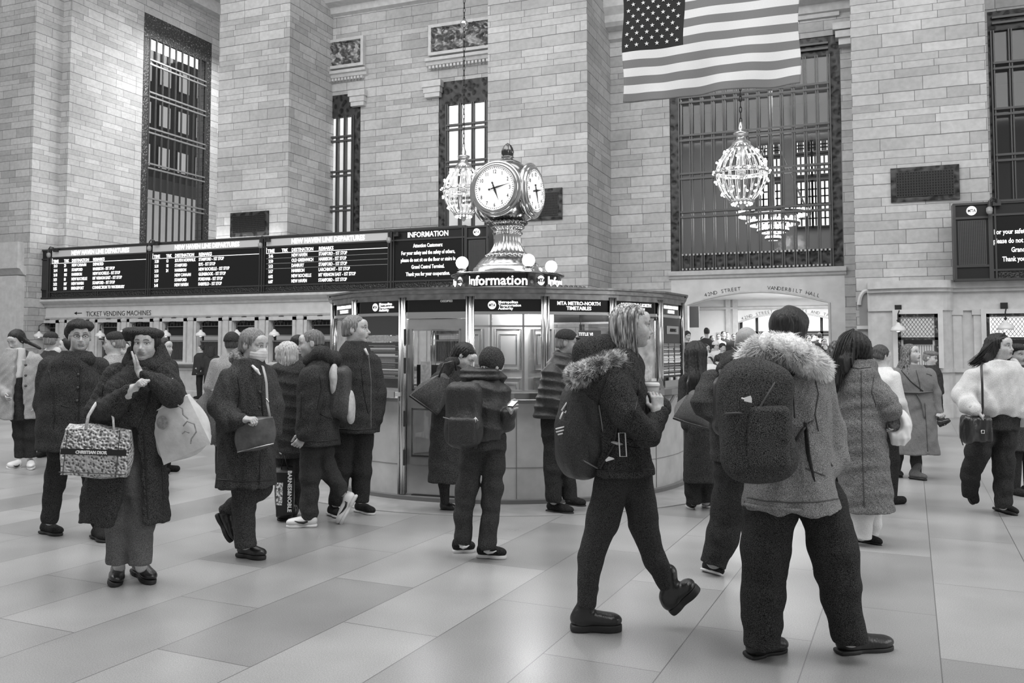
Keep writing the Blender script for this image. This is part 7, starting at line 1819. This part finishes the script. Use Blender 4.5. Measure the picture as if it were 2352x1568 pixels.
f.shoe((1272, 1150, 0), (1257, 1172, .06), (1318, 1180, -.06), M_suede, M_rub, .05, .055, .02, name='work_boot'); f.laces(mat('bone_white', .75)); f.shoe((1310, 1142, .08), (1300, 1158, .12), (1346, 1163, .02), M_suede, M_rub, .05, .055, .02, name='work_boot')

# ---- woman with long black hair beside the booth
Z = 8.54
f = Fig(1600, Z, 'woman with long black hair in a black coat to the shins, behind the bald man')
f.head(1598, 812, .225, 170, 0, 0, neck=(1600, 860, 0))
lA = [(1590, 1060, 0, 16), (1592, 1110, 0, 18), (1593, 1150, 0, 18)]; lB = [(1618, 1060, .05, 16), (1620, 1110, .05, 18), (1621, 1150, .05, 18)]
aL = [(1580, 880, 0, 22), (1576, 930, -.03, 20), (1578, 975, -.06, 16)]
f.flesh([(865, 1580, 1620, .08), (1060, 1582, 1625, .1)], [aL], [lA, lB], .6)
f.coat([(850, 1584, 1616, .1), (872, 1568, 1632, .14), (950, 1568, 1636, .16), (1040, 1570, 1640, .18), (1106, 1572, 1642, .19)], [aL, [(1624, 885, 0, 22), (1630, 940, 0, 19)]], W_blackwool, 'long_coat', .006, seed=91, ax=(1, 1, .25))
f.trousers([lA, lB], W_trs, amp=.006)
f.part('hair', [f.E((0, -.022, .034), (.09, .106, .098)), cap(f.p(1598, 815, -.05), f.p(1597, 870, -.1), .105, .10, .06), cap(f.p(1597, 870, -.11), f.p(1594, 935, -.13), .085, .045, .06), f.front_cut(.04, .06, .2, -.3)], H_black, disp=strands(f.HC, f.HM, .006, 50))
f.shoe((1593, 1150, 0), (1588, 1164, .06), (1580, 1167, -.1), M_leather, M_wsole, .045, .05, .02); f.shoe((1621, 1150, .05), (1616, 1162, .08), (1634, 1165, -.06), M_leather, M_wsole, .045, .05, .02)
B = Fig(1590, 8.2, 'grey triangular shoulder bag beside the woman with long black hair', 'shoulder_bag', 'bag'); B.e.location = f.e.location; B.base = f.base
bg = hull_box(B, 'bag_body', corners(B, ((1578, 906), (1612, 906), (1638, 985), (1546, 958)), -.12), corners(B, ((1580, 905), (1614, 905), (1636, 978), (1552, 952)), .02), mat('grainy_grey_leather', .10, rough=.5, noise=.5, nscale=150), bulge=.02)
tubes(B, 'shoulder_strap', M_leather, [[(1580, 908, -.1), (1578, 880, -.13), (1584, 862, -.05)]], .008, bg); tubes(B, 'bag_base', M_leather, [[(1546, 959, -.13), (1575, 970, -.14), (1610, 980, -.14), (1638, 986, -.13)]], .014, bg)

# ================================================================== RIGHT GROUP
Z = 10.5
f = Fig(2095, Z, 'woman with long light-streaked hair in a belted grey trench coat, looking up')
f.head(2093, 812, .228, 32, -10, 0, neck=(2095, 850, 0)); f.gaze(15, 12)
lA = [(2068, 1010, .05, 12), (2064, 1050, .05, 10), (2060, 1075, .05, 9)]; lB = [(2102, 1010, 0, 13), (2104, 1060, 0, 12), (2106, 1088, 0, 10)]
aR = [(2134, 860, 0, 17), (2147, 905, -.02, 15), (2155, 945, -.08, 12)]; aL = [(2060, 862, 0, 17), (2050, 905, -.02, 15), (2062, 935, -.1, 12)]
f.hand((2155, 948, -.1), (2163, 956, -.16), (0, -1, 0), .9, 1)
f.flesh([(850, 2070, 2120, .09), (1000, 2065, 2130, .12)], [aR, aL], [lA, lB], .6)
f.coat([(838, 2078, 2115, .09), (850, 2058, 2136, .13), (880, 2056, 2140, .15), (903, 2062, 2136, .14), (960, 2058, 2146, .18), (1041, 2054, 2153, .22)], [aR, aL], mat('trench_cloth', .17, rough=.85, noise=.35, nscale=200, bump=.3), 'trench_coat', .006, seed=95, ax=(1, 1, .3))
o = [c for c in f.e.children if c.name.startswith('trench_coat')][-1]
stitch(f, o, 'belt', mat('belt_cloth', .11), [[(2058, 899), (2080, 901), (2110, 902), (2140, 899)]], .026, flat=.35, n=8); stitch(f, o, 'belt_end', mat('belt_cloth', .11), [[(2104, 902), (2116, 925), (2124, 960)]], .018, flat=.35, n=8)
stitch(f, o, 'shoulder_strap', M_black, [[(2070, 850), (2092, 876), (2120, 898)]], .006)
stitch(f, o, 'coat_seam', mat('seam_dark', .06), [[(2124, 925), (2128, 980), (2131, 1036)], [(2104, 850), (2112, 880), (2114, 898)], [(2128, 858), (2140, 862)], [(2066, 930), (2064, 960)]], .005)
f.part('jumper_collar', [cap(f.p(2092, 840, -.03), f.p(2100, 842, -.03), .05, .05, .02)], mat('jumper', .35))
f.part('leggings', f.chain(lA)+f.chain(lB), W_denim)
f.part('hair', [f.E((0, -.024, .034), (.086, .104, .094)), cap(f.p(2083, 812, 0), f.p(2074, 862, -.05), .055, .045, .04), cap(f.p(2082, 815, -.02), f.p(2088, 860, -.1), .03, .03, .03), cap(f.p(2088, 810, .05), f.p(2070, 845, .05), .06, .05, .04), f.front_cut(.045, .055, .25, -.3)], hair_mat('hair_streaked', .13, .9, (60, 60, 5)), disp=strands(f.HC, f.HM, .004))
f.shoe((2060, 1070, .05), (2052, 1090, .1), (2068, 1096, 0), W_gden, M_rub, .05, .06, .025, .05, 'boot'); f.shoe((2105, 1078, 0), (2089, 1098, .06), (2129, 1103, -.06), W_gden, M_rub, .05, .06, .025, .05, 'boot')

Z = 15.5
f = Fig(2150, Z, 'man in a flat grey cap and glasses striding behind the trench coat')
f.head(2137, 822, .245, 45, 5, 0, female=False, neck=(2137, 845, 0))
lA = [(2148, 925, 0, 12), (2156, 955, -.1, 9), (2168, 972, -.2, 7)]; lB = [(2142, 925, .1, 12), (2140, 965, .1, 9), (2136, 992, .15, 7)]
f.flesh([(850, 2120, 2150, .1), (930, 2120, 2150, .1)], [], [lA, lB], .6)
f.coat([(839, 2122, 2150, .1), (848, 2114, 2160, .15), (900, 2114, 2162, .17), (945, 2112, 2164, .18)], [[(2156, 860, 0, 10), (2162, 900, 0, 9)]], W_blackwool, 'coat', seed=3)
f.trousers([lA, lB], W_trs); f.shoe((2168, 970, -.2), (2158, 980, -.15), (2185, 966, -.25)); f.shoe((2136, 990, .15), (2130, 998, .2), (2146, 999, .05))
f.part('flat_cap', [f.E((0, 0, .075), (.09, .12, .05))], W_grey); f.cap_hair(H_grey, .008, .03, .05)
mb = MB()
for sg in (-1, 1): mb.tube([f.T(sg*.032+.021*math.cos(q), .1, .003+.015*math.sin(q)) for q in [2*math.pi*i/12 for i in range(12)]], .003, 4, closed=True)
mb.obj('glasses', M_black, f.e)

Z = 8.2
f = Fig(2280, Z, 'woman with swinging dark hair in a cream hooded top and black jeans, striding')
f.head(2299, 795, .232, 28, 0, -4, neck=(2296, 838, .02)); f.gaze(18, -2)
lA = [(2262, 970, .02, 30), (2245, 1040, -.02, 25), (2230, 1090, .1, 20), (2228, 1135, .22, 16)]; lB = [(2308, 970, 0, 29), (2305, 1060, 0, 23), (2304, 1120, 0, 19), (2303, 1160, 0, 18)]
aL = [(2238, 868, 0, 26), (2212, 910, 0, 26), (2222, 930, -.1, 23), (2240, 940, -.2, 16)]; aR = [(2345, 868, 0, 26), (2368, 920, 0, 24), (2350, 960, -.05, 18)]
f.hand((2240, 940, -.21), (2264, 962, -.24), (.1, .3, -1), .35, 1); f.skin = M_skin
f.flesh([(845, 2260, 2330, .09), (950, 2260, 2340, .12)], [aL, aR], [lA, lB], .6)
f.coat([(828, 2268, 2326, .11), (842, 2240, 2344, .15), (900, 2225, 2358, .18), (938, 2236, 2354, .19), (955, 2250, 2346, .16)], [aL, aR], W_hood, 'hooded_top', .009, seed=101, ax=(1, 1, 1), extra=[cap(f.p(2272, 840, .06), f.p(2322, 838, .06), .06, .06, .04)])
f.part('inner_collar', [cap(f.p(2296, 835, -.07), f.p(2298, 848, -.12), .035, .015, .01)], M_black)
f.trousers([lA, lB], W_trs, amp=.007, rows=[(945, 2254, 2344, .14), (985, 2246, 2338, .15)])
f.part('hair', [f.E((0, -.022, .034), (.084, .103, .094)), cap(f.p(2282, 792, .03), f.p(2262, 822, .02), .075, .06, .05), cap(f.p(2262, 822, .02), f.p(2230, 834, .03), .05, .012, .03), cap(f.p(2314, 800, .03), f.p(2314, 828, .04), .035, .02, .03), f.front_cut(.04, .062, .3, -.3)], H_black, disp=strands(f.HC, f.HM, .005))
gd = [[f.T(-.01, .05, .125), f.p(2278+3*i, 785+5*i, -.03), f.p(2262+2*i, 800+8*i, -.02), f.p(2244+2*i, 818+5*i, 0), f.p(2226+3*i, 834+2*i, .02)] for i in range(4)]
hair_locks(f, 'hair_locks', H_black, gd, None, .005, 7, 110, .012)
f.shoe((2228, 1135, .22), (2216, 1120, .26), (2234, 1160, .2), M_suede, M_rub, .05, .06, .025); f.shoe((2303, 1158, 0), (2285, 1170, .08), (2334, 1184, -.08), M_suede, M_rub, .05, .06, .025); f.laces()
B = Fig(2240, Z, 'black drawstring shoulder bag of the woman in the cream hooded top', 'shoulder_bag', 'bag'); B.e.location = f.e.location; B.base = f.base
bg = B.part('bag_body', [rbox(B.p(2243, 985, -.2), (.13, .06, .12), .04, None, .03), ell(B.p(2228, 990, -.2), (.08, .06, .11), None, .03)], M_leather, disp=folds(.007, 2.5, 3))
tubes(B, 'shoulder_strap', M_black, [[(2262, 836, .08), (2256, 832, -.06), (2254, 840, -.15), (2256, 880, -.2), (2257, 935, -.24), (2254, 960, -.23)]], .010, bg, 6, .5); tubes(B, 'drawcord', M_black, [[(2215, 955, -.26), (2206, 980, -.27), (2208, 1010, -.26), (2212, 1022, -.25)]], .005, bg)
tubes(B, 'buckle', mat('buckle_silver', .55), [[(2254, 988, -.275), (2261, 988, -.275), (2261, 995, -.275), (2254, 995, -.275), (2254, 988, -.275)]], .004, bg)

# ================================================================== PEOPLE FARTHER BACK
def stander(px, hy, Z, label, yaw=0, coat=None, hair=None, hat=None, legs=None, female=True, hem=.50, bh=None, hairL=0, group=None, skin=None, vox=None, scarf=None, phone=False, leanx=0, width=1.0, pitch=0):
    """a person standing upright; px, hy = middle of the head in the photograph"""
    c = at_d(px, hy, Z); z0 = float(np.interp(c.y, [25.2, 27.5, 39], [.02, .38, .8])) if group else 0; H = c.z+.115-z0; k = H/1.7
    f = Fig(px, Z, label, group=group, z0=z0); f.vox = vox or max(.009, Z*.0011); f.skin = skin or M_skin
    q = lambda u, v_, z: A([u*k*width+leanx*(z/1.6), v_*k, z*k])
    y = R_(yaw); fx, fy = math.sin(y), -math.cos(y); rx, ry = math.cos(y), math.sin(y)
    L = lambda r, fo, z: q(rx*r+fx*fo, ry*r+fy*fo, z)
    f.p0 = f.p; f.head(px, hy, .228*min(1.05, k), yaw, pitch, 0, female=female, neck=None)
    f.body += [cap(f.T(0, -.022, -.06), L(0, 0, 1.40), .05, .055, .03), cap(L(0, 0, 1.36), L(0, 0, .95), .11, .11, .05)]
    hwd = .20 if female else .22
    for s_ in (-1, 1): f.body += chain([L(s_*.16, 0, 1.36), L(s_*.23, .0, 1.08), L(s_*.2, .10, .86)], [.045, .038, .03], .03)+chain([L(s_*.09, 0, .9), L(s_*.10, .02, .48), L(s_*.10, 0, .1)], [.07, .05, .035], .03)
    for s_ in (-1, 1): f.hand(tuple(L(s_*.2, .11, .86)) if False else (px, hy, 0), (px, hy+9, 0), (1, 0, 0), add=False) if False else None
    for s_ in (-1, 1): f.body += [ell(L(s_*.2, .13, .80), (.035, .035, .055))]
    f.part('body', f.body, f.skin, f.vox, tone=f.tonef)
    cb = hem
    def ellrow(z, wd, dp): e1 = abs(rx)*wd+abs(fx)*dp; e2 = abs(ry)*wd+abs(fy)*dp; o = q(0, 0, z); return (z*k, o[0], o[1], e1*k, e2*k)
    pcs = [loft([ellrow(1.46, .07, .07), ellrow(1.41, .14, .09), ellrow(1.34, hwd, .12), ellrow(1.1, hwd*.95, .14), ellrow(.9, hwd*1.02, .15), ellrow(cb, hwd*1.08, .17)])]
    for s_ in (-1, 1): pcs += chain([L(s_*hwd*.85, 0, 1.35), L(s_*(hwd+.05), 0, 1.08), L(s_*(hwd+.01), .10, .88)], [.07, .062, .05], .02)
    f.part('coat', pcs, coat or W_dark, f.vox, folds(.007, 1.1, int(px)))
    pcs = []
    for s_ in (-1, 1): pcs += chain([L(s_*.09, 0, .92), L(s_*.10, .02, .48), L(s_*.10, 0, .09)], [.1, .075, .06], .03)
    f.part('trousers', pcs, legs or W_trs, f.vox, folds(.005, 1.3, 3))
    for s_ in (-1, 1):
        a, b = L(s_*.10, -.06, .045), L(s_*.11, .14, .04); f.part('shoe', [cap(a, b, .045, .04)], M_suede, f.vox)
    if hat == 'knit': knit(f, 'knitted_cap', W_blackwool, .02, .03)
    elif hat == 'cap': f.part('peaked_cap', [f.E((0, -.018, .06), (.09, .108, .075)), func((lambda c_, M, q_: lambda p: (.035-((p-c_)@M/q_)[:, 2])*q_)(f.HC, f.HM, f.HQ), f.HC-.3, f.HC+.3, 'i', .004), ell(f.T(0, .12, .045), (.065, .05, .008), f.HM, .015)], W_blackwool)
    elif hat == 'beret': f.part('beret', [f.E((0, -.02, .085), (.125, .13, .05)), f.E((0, -.01, .07), (.088, .105, .035))], W_blackwool, disp=folds(.004, 3, 2))
    elif hat == 'stripe': knit(f, 'knitted_cap', W_white, .02, .03)
    elif hat == 'hood': f.part('hood', [f.E((0, -.03, .03), (.11, .12, .125)), cap(f.T(0, -.05, -.08), L(0, -.05, 1.42), .1, .1, .05), f.front_cut(.04, .09, .1, -.3)], coat or W_dark, disp=folds(.004, 2, 2))
    if hat != 'hood': f.cap_hair(hair or H_black, .010, .03, .055, low=-.05, extra=[cap(f.T(0, -.05, 0), f.T(0, -.07, -hairL), .07, .05, .04)] if hairL else (), vox=f.vox)
    if scarf: f.part('scarf', [cap(L(-.05, .02, 1.44), L(.05, .04, 1.44), .07, .07, .03)], scarf, f.vox, folds(.005, 2, 1))
    return f
W_pad = cloth('light_padded', .30, .4, 200)
stander(118, 783, 12.5, 'man with a flat dark cap and pale scarf edge, back turned, behind the fur-hatted man', 175, W_dark, H_grey, 'cap', female=False, scarf=W_white)
stander(152, 793, 13.5, 'pale-faced woman with dark hair, between the two dark hats on the left', -70, W_blackwool, H_black, hairL=.08)
stander(262, 788, 9.6, 'man in a dark cap and pale padded jacket, face to the left', -75, W_pad, H_grey, 'cap', female=False)
stander(284, 803, 11.5, 'young man with dark fringe behind the shoulder of the beret woman', 45, W_dark, H_black, female=False)
stander(291, 772, 12.5, 'dark-haired older woman whose head shows left of the beret', -60, W_char, H_black, hairL=.05)
stander(378, 798, 11.0, 'dark-coated man in profile, right of the beret woman', 80, W_blackwool, H_black, female=False, scarf=None)
p6 = stander(461, 801, 26.4, 'slim person in black holding up a phone at the far ticket counter', -60, W_blackwool, H_black, hem=.75, female=True)
stander(487, 805, 25.6, 'dark-hooded person standing by the framed board at the ticket counter', 175, W_blackwool, H_brown, 'hood', female=False)
stander(532, 790, 10.5, 'person in a black knitted cap and pale coat, behind the masked person', -160, W_pad, H_brown, 'knit')
stander(688, 790, 11.5, 'dark head between the blonde puffer-jacket woman and the short-haired man', 120, W_dark, H_black, female=False)
stander(2024, 818, 8.9, 'woman with dark pinned-up hair in a white top, behind the grey wool coat', 110, W_white, H_brown, female=True, hem=.8, pitch=15)
f = stander(2337, 815, 9.4, 'woman in a black beret and dark clothes at the right edge', 12, W_char, H_black, 'beret', skin=M_skin2)
# framed board, pole and cart by the far counter
e = empty('framed_board', at_d(486, 905, 26.0), 'black framed board with a pale edge standing before the ticket counter', 'board', rz=YAW); e.location.z = 0
MB().box(-.18, .18, -.02, .02, .55, 1.05).obj('board_panel', M_black, e); MB().tube([(-.2, -.02, .5), (-.2, -.02, 1.08), (.2, -.02, 1.08), (.2, -.02, .5)], .02, 6, closed=True).tube([(-.2, -.02, .5), (-.24, 0, 0)], .015, 5).tube([(.2, -.02, .5), (.24, 0, 0)], .015, 5).obj('board_frame', M_white, e)
e = empty('white_pole', at_d(455, 905, 26.2), 'white pole with a forked foot held by the slim person in black', 'pole', rz=YAW); e.location.z = 0
p0 = at_d(478, 822, 26.2)-e.location; p1 = at_d(455, 852, 26.2)-e.location; T_ = lambda v_: (v_.dot(RT), v_.dot(FW), v_.z)
MB().tube([T_(p0), T_(p1)], .035, 6).obj('pole_shaft', M_white, e); MB().tube([T_(p1+RT*-.06+Vector((0, 0, .1))), T_(p1), T_(p1+RT*.1)], .04, 6).obj('pole_foot', M_white, e)
# crowd in the passage
CR = [(1579, 772, 24, 20, 'knit', 'man in a dark coat with a white shirt front, leftmost in the passage', W_blackwool), (1623, 762, 25, 180, None, 'dark-clad person raised above the crowd left in the passage', W_blackwool),
      (1636, 778, 27, 10, None, 'pale-clad person looking out of the crowd', W_white), (1651, 774, 28, -20, None, 'woman with fair face in the middle of the passage crowd', W_pad),
      (1662, 768, 27, 10, None, 'tall man in a dark jacket with a pale round print', W_blackwool), (1671, 770, 29.5, 0, None, 'man behind the round-print jacket, looking forward', W_dark),
      (1686, 774, 27, -15, None, 'dark-haired woman at the left of the bald head', W_dark), (1645, 795, 23, 30, 'stripe', 'person in a pale striped knitted cap low in the crowd', W_white),
      (1660, 800, 22, 10, 'knit', 'person in a patterned cap under the man with the round print', W_char), (1638, 806, 24, -10, None, 'woman with dark hair in a pale scarf, low in the crowd', W_lg),
      (1622, 800, 22, 60, None, 'woman with a pale face beside the long black hair', W_white), (1858, 778, 26, 0, None, 'fair-haired person right of the large dark head', W_pad),
      (1869, 776, 28, 10, None, 'man in the crowd under the right part of the second arch', W_dark), (1882, 772, 27, 180, None, 'person with a pointed dark hood in the passage', W_blackwool),
      (1893, 786, 25, 0, None, 'dark-coated person by the right jamb of the passage', W_dark), (1850, 795, 21, -30, None, 'dark-haired woman close behind the fur-hooded man', W_blackwool), (1878, 800, 19, 150, None, 'person with a curly dark head low at the passage jamb', W_char),
      (1630, 828, 20.5, -50, None, 'woman in a white jacket low at the left of the passage', W_white), (1650, 826, 21, 160, None, 'dark-haired person seen from behind low in the passage crowd', W_char), (1668, 822, 20, 40, None, 'person in a pale jacket just left of the bald man', W_pad), (1614, 780, 29, 0, None, 'small far figure in grey between two dark heads in the passage', W_lg),
      (1696, 770, 30, 15, None, 'far man nearly hidden behind the bald head', W_blackwool)]
PL = []
for px, py, Z, yw, hat, lb_, cm in CR:
    while any((at_d(px, 795, Z)-o_).length < .58 for o_ in PL): Z += .25
    PL.append(at_d(px, 795, Z)); stander(px, py, Z, lb_, yw, cm, None, hat, group='crowd in the passage', vox=.02)
